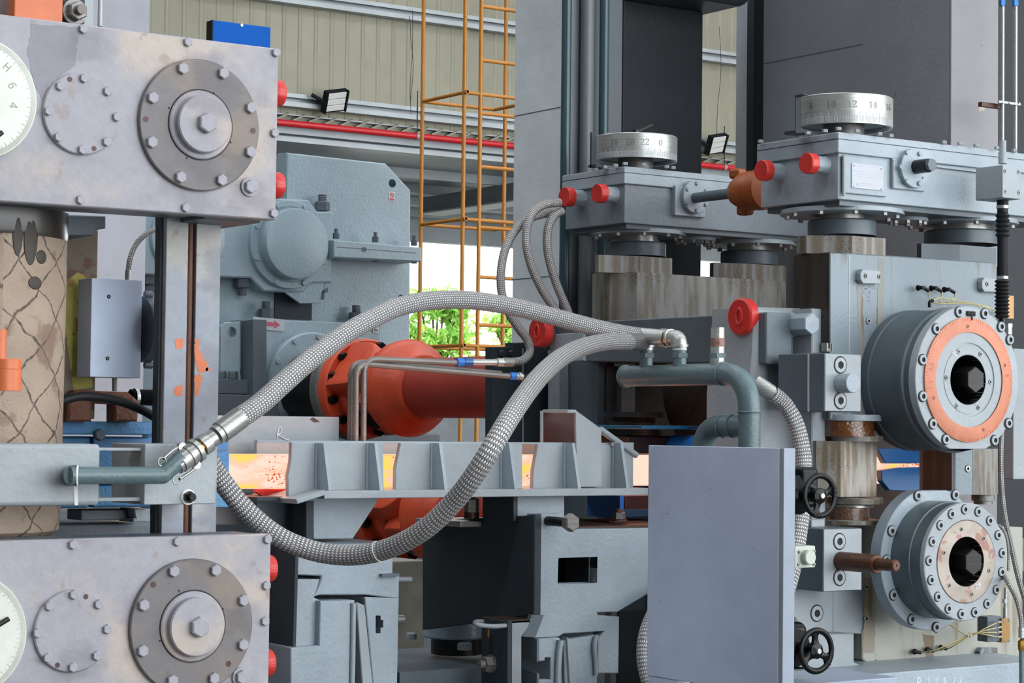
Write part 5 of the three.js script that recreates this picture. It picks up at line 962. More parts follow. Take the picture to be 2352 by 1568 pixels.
{ // front chock body
  const D = 5.58, t = thing('front_chock', 'grey upper roll chock with rust streaks and orange graduated ring hub', 'chock', on(2100, 1000, D));
  const X = on(1906, 640, D).x;
  part('chock_body', fpoly(D, [[1906, 580], [1952, 581], [2034, 586], [2287, 603], [2290, 700], [2290, 985], [2014, 972], [2012, 965], [1906, 962]], -D - onX(1824, 640, X).z, 0.004), mt.stain, t);
  part('wing_plate', spoly(X - 0.004, [[1905, 579], [1823, 586], [1823, 800], [1905, 800]], 0.004, 0.001), M('#4a413a', { map: T.streak, s: 1.5, r: 0.4 }), t, 'dark oil-streaked side');
  part('screw_block', chamferBlock(D + 0.01, 1897, 1957, 2034, 541, 582, 0.3, 1830), mt.streak, t); part('screw_block', chamferBlock(D + 0.01, 2140, 2205, 2288, 562, 602, 0.3, 2106), mt.slate, t);
  part('face_line', fbox(D - 0.0006, 1950, 586, 1951.4, 962, 0.001, 0), mt.paint2, t);
  for (const q of [[[1968, 640], [1980, 640], [1984, 760], [1982, 955], [1972, 955], [1974, 800]], [[1990, 830], [1998, 830], [2004, 940], [1996, 955], [1990, 900]], [[2018, 592], [2032, 592], [2030, 700], [2024, 790], [2018, 870], [2012, 880], [2014, 740]]]) part('rust_run', fpoly(D - 0.0004, ragged(q, 3, 8), 0.0006, 0), M('#928d84', { map: T.stain, s: 2, r: 0.45 }), t, 'brown oil run');
  for (const [x, y] of [[1994, 737], [1993, 808]]) piece('recessed_screw', capScrew(0.0105, 0.004, 'z'), mt.steel, t, on(x, y, D));
  for (const [x0, y0] of [[1976, 618], [2255, 637]]) { const k = part('keeper_plate', fpoly(D - 0.025, [[x0 + 7, y0 - 0], [x0 + 46, y0 + 4], [x0 + 46, y0 + 34], [x0 + 7, y0 + 33], [x0 + 1, y0 + 24], [x0 + 1, y0 + 9]], 0.025, 0.002), mt.paint2, t); piece('screw', capScrew(0.0075, 0.003, 'z'), mt.steelDull, k, on(x0 + 12, y0 + 15, D - 0.025)); piece('screw', capScrew(0.0075, 0.003, 'z'), mt.steelDull, k, on(x0 + 43, y0 + 17, D - 0.025)); }
  part('side_pad', fbox(D - 0.01, 1983, 833, 2009, 909, 0.02, 0.002), mt.paint2, t);
  // hub: stepped cylinder towards us with orange ring
  const hc = on(2224, 872, 5.3), R = rad(2224, 872, 5.3, 166), back = -(D) + 5.3 + 0; hc.z = -5.3;
  part('hub_body', lathe([[R * 0.985, -0.285], [R * 1.0, -0.27], [R * 1.0, -0.24], [R * 0.985, -0.235], [R * 0.985, -0.09], [R * 1.015, -0.085], [R * 1.015, -0.07], [R * 0.985, -0.065], [R * 0.985, -0.03]], 'z', hc, 80), mt.slate, t);
  const sh = new THREE.Shape(); const yb = on(2230, 1031, 5.3).y - hc.y, ab = Math.asin(yb / (R * 1.015)); sh.absarc(0, 0, R * 1.015, ab, Math.PI - ab, false); sh.closePath();
  // outline is a circle cut flat at the bottom
  const hole = new THREE.Path(); hole.absarc(0, 0, rad(2224, 872, 5.3, 72), 0, 6.2832, true); sh.holes.push(hole);
  const cap = new THREE.ExtrudeGeometry(sh, { depth: 0.03, bevelEnabled: true, bevelSize: 0.002, bevelThickness: 0.002, bevelSegments: 1, bevelOffset: -0.002, curveSegments: 64 }); cap.translate(hc.x, hc.y, hc.z - 0.034);
  const fp = part('hub_cap', tidy(cap, 0.4), mt.paint2, t);
  for (const [x, y] of [[2202, 716], [2261, 720], [2299, 750], [2319, 780], [2150, 755], [2119, 826], [2119, 910], [2142, 973], [2172, 1009], [2284, 1011], [2316, 972]]) piece('cap_screw', capScrew(0.0172, 0.006, 'z'), mt.paint2, fp, on(x, y, 5.3 - 0.0));
  const r1 = rad(2224, 872, 5.3, 143), r2 = rad(2224, 872, 5.3, 109), ring = part('graduated_ring', lathe([[r2, 0], [r1, 0], [r1, 0.005], [r1 - 0.002, 0.006], [r2, 0.006]], 'z', hc.clone().setZ(-5.3), 96), mt.salmon, t, 'orange graduated ring');
  const tg = []; for (let i = 0; i < 120; i++) { const a = i / 120 * 6.2832, L = i % 5 === 0 ? 0.015 : 0.009; if (rnd() < 0.12) continue; const g = new THREE.BoxGeometry(L, 0.0012, 0.0006); g.translate(r1 - L / 2 - 0.002, 0, 0.0062); g.rotateZ(a); g.translate(hc.x, hc.y, -5.3); tg.push(boxUV(g)); }
  part('graduations', merge(tg), M('#9c5a42', { r: 0.6 }), ring).userData.kind = 'stuff';
  for (const [s, a] of [['3.5', 2.93], ['1.3', 3.25], ['5', 0.1]]) { const g = text(s, 0.017, 0.0006); g.rotateZ(a - Math.PI / 2 + (a > 1.6 ? -Math.PI * 0 : 0)); g.translate(hc.x + Math.cos(a) * (r1 + r2) / 2 * 0.99, hc.y + Math.sin(a) * (r1 + r2) / 2 * 0.99, -5.2942); part('numeral', g, M('#a05a40', { r: 0.6 }), ring); }
  for (const a of [1.62, 3.5, 5.1, 0.3]) piece('pin', capScrew(0.0055, 0.002, 'z'), mt.salmon, ring, V(hc.x + Math.cos(a) * r1 * 0.86, hc.y + Math.sin(a) * r1 * 0.86, -5.294));
  part('hub_face', lathe([[rad(2224, 872, 5.3, 57), -0.03], [rad(2224, 872, 5.3, 57), -0.002], [rad(2224, 872, 5.3, 58.5), 0], [rad(2224, 872, 5.3, 78), 0], [rad(2224, 872, 5.3, 79), -0.016], [rad(2224, 872, 5.3, 83), -0.016], [rad(2224, 872, 5.3, 85), 0.002], [r2, 0.002], [r2, -0.02]], 'z', hc, 80), mt.paint2, t);
  for (let i = 0; i < 6; i++) { const a = i / 6 * 6.2832 + 1.0; piece('screw', capScrew(0.0075, 0.003, 'z'), mt.paint2, t, V(hc.x + Math.cos(a) * r1 * 0.5, hc.y + Math.sin(a) * r1 * 0.5, -5.3)); }
  part('bore', lathe([[rad(2224, 872, 5.3, 57), 0], [rad(2224, 872, 5.3, 57), -0.16], [0, -0.16]].reverse(), 'z', hc, 48), mt.bore, t);
  part('hex_shaft', lathe([[0, -0.15], [0.047, -0.15], [0.047, 0.032], [0.044, 0.036], [0, 0.036]], 'z', hc, 6, 0.2), mt.steelDark, t, 'dark hexagon shaft end');
  const bb = part('index_plate', fbox(5.296, 2222, 714, 2241, 726, 0.006, 0.001), mt.blackMatt, t); part('index_pointer', fpoly(5.29, [[2231, 722], [2234, 722], [2235, 735], [2233.5, 735]], 0.004, 0), mt.black, bb);
  const ok = text('OK', 0.016, 0.0005); ok.rotateZ(2.7); const oc = on(2192, 810, 5.2995); ok.translate(oc.x, oc.y, oc.z); part('chalk_mark', ok, mt.chalk, t);
}
{ // grease lines above the hub
  const D = 5.56, t = thing('grease_tube_bundle', 'bundle of thin yellowish grease tubes with black fittings above the orange ring', 'tubes', on(2110, 665, D), null);
  for (const [x, y] of [[2108, 661], [2138, 662], [2168, 665]]) { const c = on(x, y, D); part('fitting', merge([lathe([[0, 0], [0.011, 0], [0.011, 0.004], [0.007, 0.012], [0.007, 0.03], [0, 0.032]], 'z', c, 14), rod(c.clone().add(V(0, 0, 0.024)), c.clone().add(V(0.022, -0.012, 0.034)), 0.006, 12)]), mt.black, t); part('tube', tube([c.clone().add(V(0.02, -0.01, 0.033)), on(x + 25, y + 17, D - 0.03), on(x * 0.5 + 1090, 694, D - 0.05), on(2222, 697, D - 0.1), on(2300, 716, D)], 0.0024, { seg: 8 }), mt.tubeClear, t); }
  const e = on(2135, 693, 5.45); part('fitting', merge([rod(e.clone().add(V(0, -0.02, 0)), e, 0.006, 10), rod(e, e.clone().add(V(0.014, 0.006, 0.004)), 0.006, 10)]), mt.black, t);
  part('tube', tube([e.clone().add(V(0.014, 0.006, 0.004)), on(2160, 684, 5.46), on(2195, 690, 5.48), on(2260, 702, 5.5), on(2305, 722, 5.56)], 0.0024, { seg: 8 }), mt.tubeClear, t);
}
// lower chock and hub
{
  const D = 5.6, t = thing('front_chock', 'rust-stained lower roll chock with a ring of sixteen socket screws', 'chock', on(2150, 1540, D));
  const yT = on(2100, 1200, D).y;
  part('chock_body', fpoly(D, [[1985, 1205], [2350, 1210], [2350, 1520], [2312, 1520], [2308, 1545], [2019, 1551], [1981, 1513], [1981, 1450], [1985, 1440]], 0.13, 0.004), M('#b0aa9c', { map: T.stain, s: 1.1, r: 0.4, m: 0.1 }), t);
  part('rust_run', fpoly(D - 0.0004, ragged([[1984, 1325], [2006, 1325], [2012, 1400], [2008, 1500], [1984, 1500]], 3, 8), 0.0006, 0), M('#a08f7c', { map: T.stain, s: 2, r: 0.5 }), t, 'tan rust streak'); part('rust_run', fpoly(D - 0.0004, ragged([[2118, 1455], [2146, 1460], [2142, 1500], [2160, 1540], [2118, 1542], [2126, 1500]], 3, 8), 0.0006, 0), M('#85705a', { map: T.stain, s: 2, r: 0.4 }), t, 'brown oil run');
  for (const [x, y] of [[1990, 1347], [1989, 1420], [2012, 1523]]) piece('screw', capScrew(0.0105, 0.004, 'z'), mt.steel, t, on(x, y, D));
  const k = part('keeper_plate', fpoly(D - 0.025, [[2257, 1487], [2292, 1487], [2292, 1518], [2257, 1520], [2251, 1510], [2251, 1495]], 0.025, 0.002), mt.stain, t); for (const [x, y] of [[2261, 1503], [2289, 1502]]) piece('screw', capScrew(0.007, 0.003, 'z'), mt.steelDull, k, on(x, y, D - 0.025));
  const zc = 5.25, hc = on(2219, 1289.5, zc), R = rad(2219, 1289, zc, 135.5), fl = onX(2142, 1290, hc.x), RF = rad(2142, 1290, -fl.z, 164);
  const yt = on(2160, 1126, -fl.z).y - hc.y, a0 = Math.asin(Math.min(0.999, yt / RF)), s = new THREE.Shape(); s.absarc(0, 0, RF, a0, Math.PI - a0, true); s.closePath();
  const fg = new THREE.ExtrudeGeometry(s, { depth: 0.05, bevelEnabled: true, bevelSize: 0.003, bevelThickness: 0.003, bevelSegments: 1, bevelOffset: -0.003, curveSegments: 64 }); fg.translate(hc.x, hc.y, fl.z - 0.053);
  const flg = part('hub_flange', tidy(fg, 0.4), mt.paint, t);
  for (const [x, y] of [[2048, 1219], [2036, 1286], [2052, 1366], [2094, 1422], [2150, 1440], [2108, 1138], [2194, 1136]]) piece('cap_screw', capScrew(0.0168, 0.005, 'z'), mt.paint2, flg, on(x, y, -fl.z - 0.003));
  part('hub_drum', lathe([[R, fl.z + zc - 0.01], [R * 1.01, fl.z + zc], [R * 1.01, (fl.z + zc) * 0.45], [R * 0.99, (fl.z + zc) * 0.44], [R * 0.99, -0.02], [R, -0.02]], 'z', hc, 80), M('#56646a', { r: 0.3, map: T.paint, s: 1.5 }), t);
  const r2 = rad(2219, 1289, zc, 96), fcp = part('hub_cap', lathe([[r2, -0.01], [r2, -0.002], [r2 + 0.001, 0], [R - 0.003, 0], [R, -0.003], [R, -0.02]], 'z', hc, 80), mt.paint2, t);
  for (let i = 0; i < 17; i++) { const a = i / 17 * 6.2832 + 1.62; piece('cap_screw', capScrew(0.0152, 0.006, 'z'), mt.paint2, fcp, hc.clone().add(V(Math.cos(a) * R * 0.888, Math.sin(a) * R * 0.888, 0))); }
  const hr = rad(2219, 1289, zc, 57), ip = part('inner_plate', lathe([[hr, -0.03], [hr, 0.0], [hr + 0.001, 0.002], [r2 - 0.003, 0.002], [r2 - 0.002, 0], [r2, -0.004]], 'z', hc, 72), M('#ddd6d2', { map: T.worn, s: 3, r: 0.35, m: 0.3 }), t, 'bare plate with reddish wear');
  for (let i = 0; i < 6; i++) { const a = i / 6 * 6.2832 + 0.75; piece('screw', capScrew(0.0075, 0.003, 'z'), mt.steelDull, ip, hc.clone().add(V(Math.cos(a) * r2 * 0.8, Math.sin(a) * r2 * 0.8, 0.001))); }
  part('bore', lathe([[0, -0.16], [hr, -0.16], [hr, 0]], 'z', hc, 48), mt.bore, t);
  part('hex_shaft', lathe([[0, -0.15], [0.046, -0.15], [0.046, 0.032], [0.043, 0.036], [0, 0.036]], 'z', hc, 6, 0.2), mt.steelDark, t, 'dark hexagon shaft end');
  const ok = text('OK', 0.015, 0.0005); ok.rotateZ(0.7); const oc = on(2246, 1344, zc - 0.003); ok.translate(oc.x, oc.y, oc.z); part('chalk_mark', ok, mt.chalk, t);
}
// rolls between the chocks
{
  const t = thing('work_roll', 'dark cracked work roll seen under the grey-green manifold pipe', 'roll', V(5.585, EYE + 0.15, -6.3));
  part('barrel', cylUV([[0, -0.33], [0.262, -0.33], [0.265, -0.32], [0.265, 0.32], [0.262, 0.33], [0, 0.33]], 'z', V(5.585, EYE + 0.15, -6.33), 72, 2, 1.4), M('#4c443d', { map: T.crack, r: 0.6 }), t);
  const t2 = thing('work_roll', 'dark lower work roll behind the hand wheels and the rusty spacer', 'roll', V(5.585, EYE - 0.458, -6.3));
  part('barrel', cylUV([[0, -0.33], [0.262, -0.33], [0.265, -0.32], [0.265, 0.32], [0.262, 0.33], [0, 0.33]], 'z', V(5.585, EYE - 0.458, -6.33), 72, 2, 1.4), M('#4c443d', { map: T.crack, r: 0.6 }), t2);
}
{ // spacer jacks between the chocks
  const D = 5.55, t = thing('balance_jack', 'rusty flat-sided spacer with oily brown grease collar beside the hand wheel', 'jack', on(1955, 1203, D));
  const cyl = (x, y0, y1, w, m, n, lab, prof) => { const c = on(x, y0, D + 0.06), r = on(x + w / 2, y0, D).clone().sub(on(x, y0, D)).length(), a = on(x, y1, D + 0.06).y, b = on(x, y0, D + 0.06).y; c.y = 0; return part(n, lathe([[0, a], [r, a], [r, b - 0.003], [r - 0.003, b], [0, b]], 'y', c, 40), m, t, lab); };
  cyl(1951, 952, 966, 108, mt.paint, 'collar'); cyl(1945, 965, 1002, 92, mt.grease, 'grease_sleeve', 'brown oily grease'); cyl(1960, 1000, 1013, 100, mt.streak, 'collar');
  part('body', chamferBlock(D, 1899, 1931, 2014, 1013, 1141, 0.1), M('#b5aca0', { map: T.streak, s: 3, r: 0.4, m: 0.3 }), t, 'stained flat-sided body');
  cyl(1962, 1141, 1156, 96, mt.streak, 'collar'); cyl(1956, 1157, 1164, 74, mt.steel, 'collar'); cyl(1949, 1163, 1192, 70, M('#b99f84', { map: T.rust, s: 5, r: 0.2, coat: 0.8, bump: T.peel, bs: 5, b: 0.004 }), 'grease_sleeve', 'pale cracked grease'); cyl(1950, 1192, 1203, 104, mt.streak, 'collar');
  const t2 = thing('balance_jack', 'grey spacer block with one cross bolt under the orange ring hub', 'jack', on(2240, 1160, D));
  part('body', chamferBlock(D, 2185, 2195, 2292, 1030, 1136, 0.16), mt.stain, t2); part('stained_face', fbox(D - 0.001, 2235, 1032, 2292, 1135, 0.002, 0), M('#a09a90', { map: T.streak, s: 4, r: 0.4 }), t2);
  piece('cross_bolt', capScrew(0.012, 0.004, 'z'), mt.steel, t2, on(2222, 1076, D));
  part('side', spoly(on(2186, 1080, D).x - 0.006, [[2186, 1031], [2119, 1033], [2119, 1126], [2186, 1126]], 0.006, 0.001), M('#7c6462', { map: T.streak, s: 2, r: 0.5 }), t2, 'dark side with the red glow of the billet in its colour');  // side plate's reddish dark colour has the billet's glow painted in
  const c = on(2258, 1145, D + 0.06); part('collar', lathe([[0, -0.02], [0.035, -0.02], [0.035, -0.008], [0.043, -0.007], [0.043, 0.014], [0, 0.014]], 'y', c, 32), mt.streak, t2);
}
// ---------- mill housing, beam, clamps ----------
{
  const X = 5.0, t = thing('cross_beam', 'long dark grey beam across the stand behind the hose ends and manifold', 'beam', onX(1500, 830, X));
  part('beam', spoly(X, [[1245, 744], [1360, 738], [1740, 718], [1760, 716], [1760, 835], [1340, 830], [1245, 800]], 0.12, 0.004), mt.slate, t);
  part('step_plate', spoly(X - 0.012, [[1262, 768], [1340, 763], [1340, 828], [1262, 833]], 0.02, 0.002), mt.paint, t);
  const capAt = (x, y, r, D, len) => { const b = onX(x, y, X - len); const q = thing('rod_end_cap', D, 'cap', b, null); part('cap', lathe([[0, -0.004], [r * 0.9, -0.006], [r, 0], [r, 0.03], [r * 0.92, 0.038], [0, 0.038]], 'x', b, 40), mt.red, q); const g = new THREE.TorusGeometry(r * 0.24, 0.0045, 8, 28); g.rotateY(Math.PI / 2); g.scale(1, 1.7, 1); g.translate(b.x - 0.006, b.y, b.z); part('grip', boxUV(g), mt.red, q); part('rod', rod(b, V(X + 0.02, b.y, b.z), r * 0.6, 20), mt.slate, q); };
  capAt(1700, 727, 0.066, 'large scuffed red cap with a grip slot above the manifold, beside the big hexagon bolt', 0.03);
  capAt(1236, 762, 0.062, 'red cap with a grip slot behind the hose arch, left of the long dark beam', 0.06);
}
{ // drive-side housing post
  const D = 7.0, t = thing('mill_housing', 'tall grey welded housing post behind the guide trough, drive side', 'housing', on(1330, 1000, D)); t.position.y = 0;
  const X = 5.22, a = onX(1285, 900, X), b = onX(1373, 900, X);
  part('side_face', box(X, 0.2, a.z, X + 0.05, onX(1330, 760, X).y, b.z, 0.004), mt.slate, t);
  part('edge_chamfer', spoly(X - 0.05, [[1258, 800], [1284, 800], [1284, 1100], [1258, 1100]], 0.05, 0.003), mt.paint2, t);
  const c = onX(1373, 900, X), fr = on(1560, 900, -c.z);
  part('front_face', box(X + 0.02, 0.2, c.z - 0.3, on(1420, 900, -c.z).x, onX(1330, 760, X).y, c.z - 0.03, 0.004), mt.dark, t);
  part('guide_strip', fbox(-c.z - 0.02, 1395, 840, 1417, 1100, 0.05, 0.003), M('#5b5a5c', { map: T.streak, s: 2, r: 0.5 }), t);
  part('guide_strip', fbox(-c.z + 0.1, 1428, 835, 1459, 946, 0.05, 0.003), mt.paint2, t);
  part('back_face', fbox(-c.z + 0.22, 1417, 830, 1760, 1040, 0.05, 0), M('#4d4643', { map: T.rust, s: 1, r: 0.7 }), t);
  const d = thing('dark_bracket', 'nearly black stepped bracket plate where the orange spindle ends', 'bracket', on(1165, 1010, 7.3)); d.position.y = 0;
  part('plate', fpoly(7.3, [[1132, 797], [1178, 795], [1178, 787], [1262, 784], [1262, 1060], [1132, 1060]], 0.06, 0.004), mt.dark, d);
  part('weld_seam', rod(on(1201, 800, 7.297), on(1201, 1020, 7.297), 0.004, 6), mt.paint2, d);
  part('leg', (() => { const p = on(1132, 1050, 7.3), q = on(1262, 1050, 7.3); return box(p.x, 0, -7.31, q.x, p.y, -7.36, 0.004); })(), mt.dark, d);
  for (const [x, y] of [[1150, 812], [1172, 812]]) piece('bolt', hexBolt(0.016, 0.02, 'z'), mt.dark, d, on(x, y, 7.3));
}
{ // bearings and blue guide seen through the stand window
  const D = 6.75, t = thing('roll_neck_bearing', 'black oily bearing stack behind the guide deflector', 'bearing', on(1470, 1020, D));
  const c = on(1455, 960, D), y = (q) => on(1455, q, D).y; c.y = 0;
  part('ring', lathe([[0, y(958)], [0.12, y(958)], [0.12, y(946)], [0, y(946)]], 'y', c, 40), M('#4a4d52', { r: 0.15, m: 0.6 }), t); part('oily_sleeve', lathe([[0, y(976)], [0.09, y(976)], [0.095, y(970)], [0.085, y(958)], [0, y(958)]], 'y', c, 40), M('#2b2622', { r: 0.1, coat: 1, bump: T.peel, bs: 6, b: 0.004 }), t); part('foot', lathe([[0, y(1000)], [0.11, y(1000)], [0.11, y(985)], [0, y(985)]], 'y', c, 40), mt.steelDark, t);
  const b = thing('blue_roll_guide', 'blue painted entry guide with flat top plate and dark red body, above the cabinet', 'guide', on(1530, 1040, 6.25));
  part('top_plate', (() => { const p = on(1435, 976, 6.2), q = on(1613, 976, 6.2); return box(p.x, p.y - 0.014, -6.1, q.x, p.y, -6.5, 0.003); })(), M('#1f5f86', { r: 0.35, map: T.paint, s: 2 }), b);
  part('body', fbox(6.22, 1440, 1000, 1580, 1042, 0.3, 0.008), M('#4a2a2c', { r: 0.4, map: T.rust, s: 1 }), b, 'dark red body');  // body coloured dark red
  part('roller', lathe([[0, -0.12], [0.05, -0.12], [0.05, 0.1], [0.046, 0.104], [0, 0.104]], 'z', on(1600, 1030, 6.1), 32), mt.blueBright, b, 'bright blue roller'); part('roller', lathe([[0, -0.12], [0.05, -0.12], [0.05, 0.1], [0.046, 0.104], [0, 0.104]], 'z', on(1674, 1034, 6.0), 32), mt.blueBright, b, 'bright blue roller');
  const lo = thing('blue_roll_guide', 'blue and red guide box on the rusty table top left of the cabinet', 'guide', on(1455, 1205, 6.3));
  part('side', fbox(6.2, 1424, 1138, 1433, 1190, 0.2, 0.002), mt.blueBright, lo); part('body', fbox(6.25, 1436, 1138, 1540, 1172, 0.2, 0.004), M('#7c3a30', { r: 0.45, map: T.rust, s: 2 }), lo); part('lower_rail', fbox(6.22, 1432, 1170, 1540, 1186, 0.2, 0.003), M('#1d3c5c', { r: 0.4 }), lo); part('foot_plate', fpoly(6.2, [[1400, 1196], [1540, 1196], [1540, 1208], [1400, 1200]], 0.2, 0.002), M('#8a5a48', { map: T.rust, s: 2, r: 0.6 }), lo);  // body coloured rusty red
  const hb = thing('hold_down_bolt', 'rusty hexagon hold-down bolt on the brown table top', 'bolt', on(1421, 1198, 6.12)); piece('washer', lathe([[0, 0], [0.03, 0], [0.03, 0.006], [0, 0.006]], 'y', null, 20), mt.rust, hb, on(1421, 1196, 6.12)); piece('nut', hexBolt(0.024, 0.024, 'y'), mt.steelDull, hb, on(1421, 1191, 6.12)); piece('bolt_end', lathe([[0, 0], [0.015, 0], [0.015, 0.01], [0, 0.012]], 'y', null, 16), mt.rust, hb, on(1421, 1175, 6.12));
  const e = thing('exit_guide', 'deep blue exit guide seen between the two big roll hubs', 'guide', on(2070, 1125, 6.16));
  part('upper_plate', fpoly(6.16, [[2016, 1030], [2130, 1030], [2130, 1064], [2034, 1064], [2024, 1046]], 0.03, 0.003), M('#15568f', { r: 0.35 }), e); part('lower_plate', fpoly(6.16, [[2024, 1080], [2060, 1074], [2130, 1072], [2130, 1130], [2044, 1126], [2026, 1104]], 0.03, 0.003), M('#15568f', { r: 0.35 }), e);
}
{ // operator-side housing with big bolt and clamps
  const D1 = 5.62, t = thing('mill_housing', 'pale grey cast housing post with ribs, behind the curved hose on the right', 'housing', on(1840, 1200, D1)); t.position.y = 0;
  const zR = 5.72;
  part('front_strip', fpoly(D1, [[1865, 708], [1897, 710], [1897, 812], [1865, 812]], 0.3, 0.004), mt.paint2, t);
  part('front_post', fpoly(D1, [[1865, 946], [1897, 946], [1897, 1300], [1865, 1300]], 0.3, 0.004), mt.paint2, t);
  part('cast_web', fpoly(zR, [[1737, 705], [1866, 708], [1866, 1340], [1720, 1340], [1724, 900], [1733, 800]], 0.25, 0.012), mt.paint2, t);
  const X = onX(1895, 880, on(1895, 880, 5.42).x).x;
  const bb = on(1818, 745, zR);
  const hb = part('bolt_collar', lathe([[0, 0], [0.043, 0], [0.043, 0.018], [0.039, 0.022], [0, 0.022]], 'z', on(1812, 746, zR), 32), mt.paint, t); part('big_bolt', lathe([[0, 0], [0.0385, 0], [0.0385, 0.118], [0.036, 0.122], [0, 0.122]], 'z', on(1812, 746, zR), 6, 0.2), mt.paint, t);
  part('latch_pin', fbox(5.58, 1899, 787, 1911, 808, 0.03, 0.002), mt.steel, t);
  part('foot', (() => { const p = on(1720, 1330, zR), q = on(1866, 1330, zR); return box(p.x, 0, -zR - 0.02, q.x, p.y, -zR - 0.3, 0.005); })(), mt.slate, t);
  const c = thing('clamp_block', 'dark-sided clamp block with two socket screws and a stub pin, beside the upper hub', 'block', on(1935, 946, 5.4));
  const DC = 5.4, xl = on(1895, 880, DC).x;
  part('block', (() => { const p = on(1895, 810, DC), q = on(1977, 946, DC), z = onX(1787, 880, xl).z; return box(p.x, q.y, -DC, q.x, p.y, z, 0.004); })(), mt.slate, c); part('front_face', fbox(DC - 0.006, 1896, 812, 1977, 945, 0.008, 0.002), mt.paint2, c);
  for (const y of [838, 920]) piece('socket_screw', capScrew(0.026, 0.003, 'z'), mt.paint2, c, on(1930, y, DC - 0.006));
  part('stub_pin', lathe([[0, 0], [0.033, 0], [0.033, 0.06], [0.031, 0.062], [0, 0.062]], 'z', on(1931, 880, DC - 0.006), 36), mt.paint, c);
  part('weld_seam', (() => { const p = onX(1857, 812, xl - 0.002), q = onX(1857, 945, xl - 0.002); return rod(p, q, 0.004, 8); })(), mt.paint2, c);
  const c2 = thing('clamp_block', 'clamp block with two socket screws around a long rusty brown pin, beside the lower hub', 'block', on(1935, 1355, 5.4));
  const xl2 = on(1892, 1290, DC).x;
  part('block', (() => { const p = on(1892, 1214, DC), q = on(1979, 1355, DC), z = -5.7; return box(p.x, q.y, -DC, q.x, p.y, z, 0.004); })(), mt.slate, c2); part('front_face', fbox(DC - 0.006, 1893, 1216, 1979, 1354, 0.008, 0.002), mt.paint2, c2);
  for (const y of [1243, 1326]) piece('socket_screw', capScrew(0.025, 0.003, 'z'), mt.paint2, c2, on(1928, y, DC - 0.006));
  const pc = on(1930, 1288, DC - 0.006);
  part('rusty_pin', lathe([[0, 0], [0.032, 0], [0.032, 0.175], [0.029, 0.18], [0.02, 0.18], [0.02, 0.262], [0.016, 0.268], [0.003, 0.268], [0.002, 0.264], [0, 0.264]], 'z', pc, 36), M('#a98570', { map: T.rust, s: 4, r: 0.4, m: 0.3 }), c2, 'rusty brown stepped pin');
  // lower housing blocks
  const l = thing('housing_base', 'pale grey lower housing blocks behind the two hand wheels', 'housing', on(1880, 1500, 5.6)); l.position.y = 0;
  part('upper_block', fpoly(5.55, [[1815, 1312], [1876, 1312], [1876, 1356], [1876, 1450], [1815, 1450]], 0.2, 0.003), mt.paint2, l);
  part('middle_block', fpoly(5.6, [[1870, 1356], [1913, 1356], [1913, 1452], [1870, 1452]], 0.2, 0.003), mt.paint2, l); part('back_block', fpoly(5.607, [[1913, 1356], [1984, 1350], [1984, 1456], [1913, 1452]], 0.2, 0.003), mt.paint2, l);
  part('step_block', fpoly(5.52, [[1815, 1457], [1962, 1455], [1962, 1520], [2010, 1545], [1815, 1530]], 0.3, 0.003), mt.paint2, l);
  part('top_cap', fbox(5.5, 1864, 1194, 1895, 1210, 0.1, 0.003), mt.paint2, l);
  piece('half_screw', capScrew(0.026, 0.003, 'z'), mt.paint2, l, on(1876, 1408, 5.55));
  const r = thing('base_rail', 'pale slab of the machine base along the bottom right edge with chalk marks', 'base', on(2100, 1560, 5.2)); r.position.y = 0;
  part('front_beam', (() => { const p = on(1815, 1562, 5.02), q = on(2062, 1552, 5.02); return box(p.x, 0, -5.02, q.x, q.y - 0.003, -5.3, 0.004); })(), M('#a3adc0', { map: T.paint, s: 1, r: 0.4 }), r);
  part('rear_beam', (() => { const p = on(2062, 1551, 5.3), q = on(2420, 1528, 5.3); return box(p.x - 0.5, 0, -5.3, q.x, p.y + 0.012, -5.9, 0.004); })(), mt.paint, r);
  const cm = []; for (const [x, s] of [[2110, 'O'], [2132, '1'], [2152, '/'], [2170, '6'], [2192, '/'], [2206, '/']]) { const g = text(s, 0.02, 0.0004); const p = on(x, 1562, 5.2995); g.translate(p.x, p.y, p.z); cm.push(g); } part('chalk_mark', merge(cm), mt.chalk, r);
  single('base_block', (() => { const p = on(1815, 1540, 5.5), q = on(2400, 1540, 5.5); return box(p.x, 0, -5.95, 6.38, 0.55, -6.6, 0.01); })(), mt.slate, 'slate foundation block under the right machine', 'machine base');
}
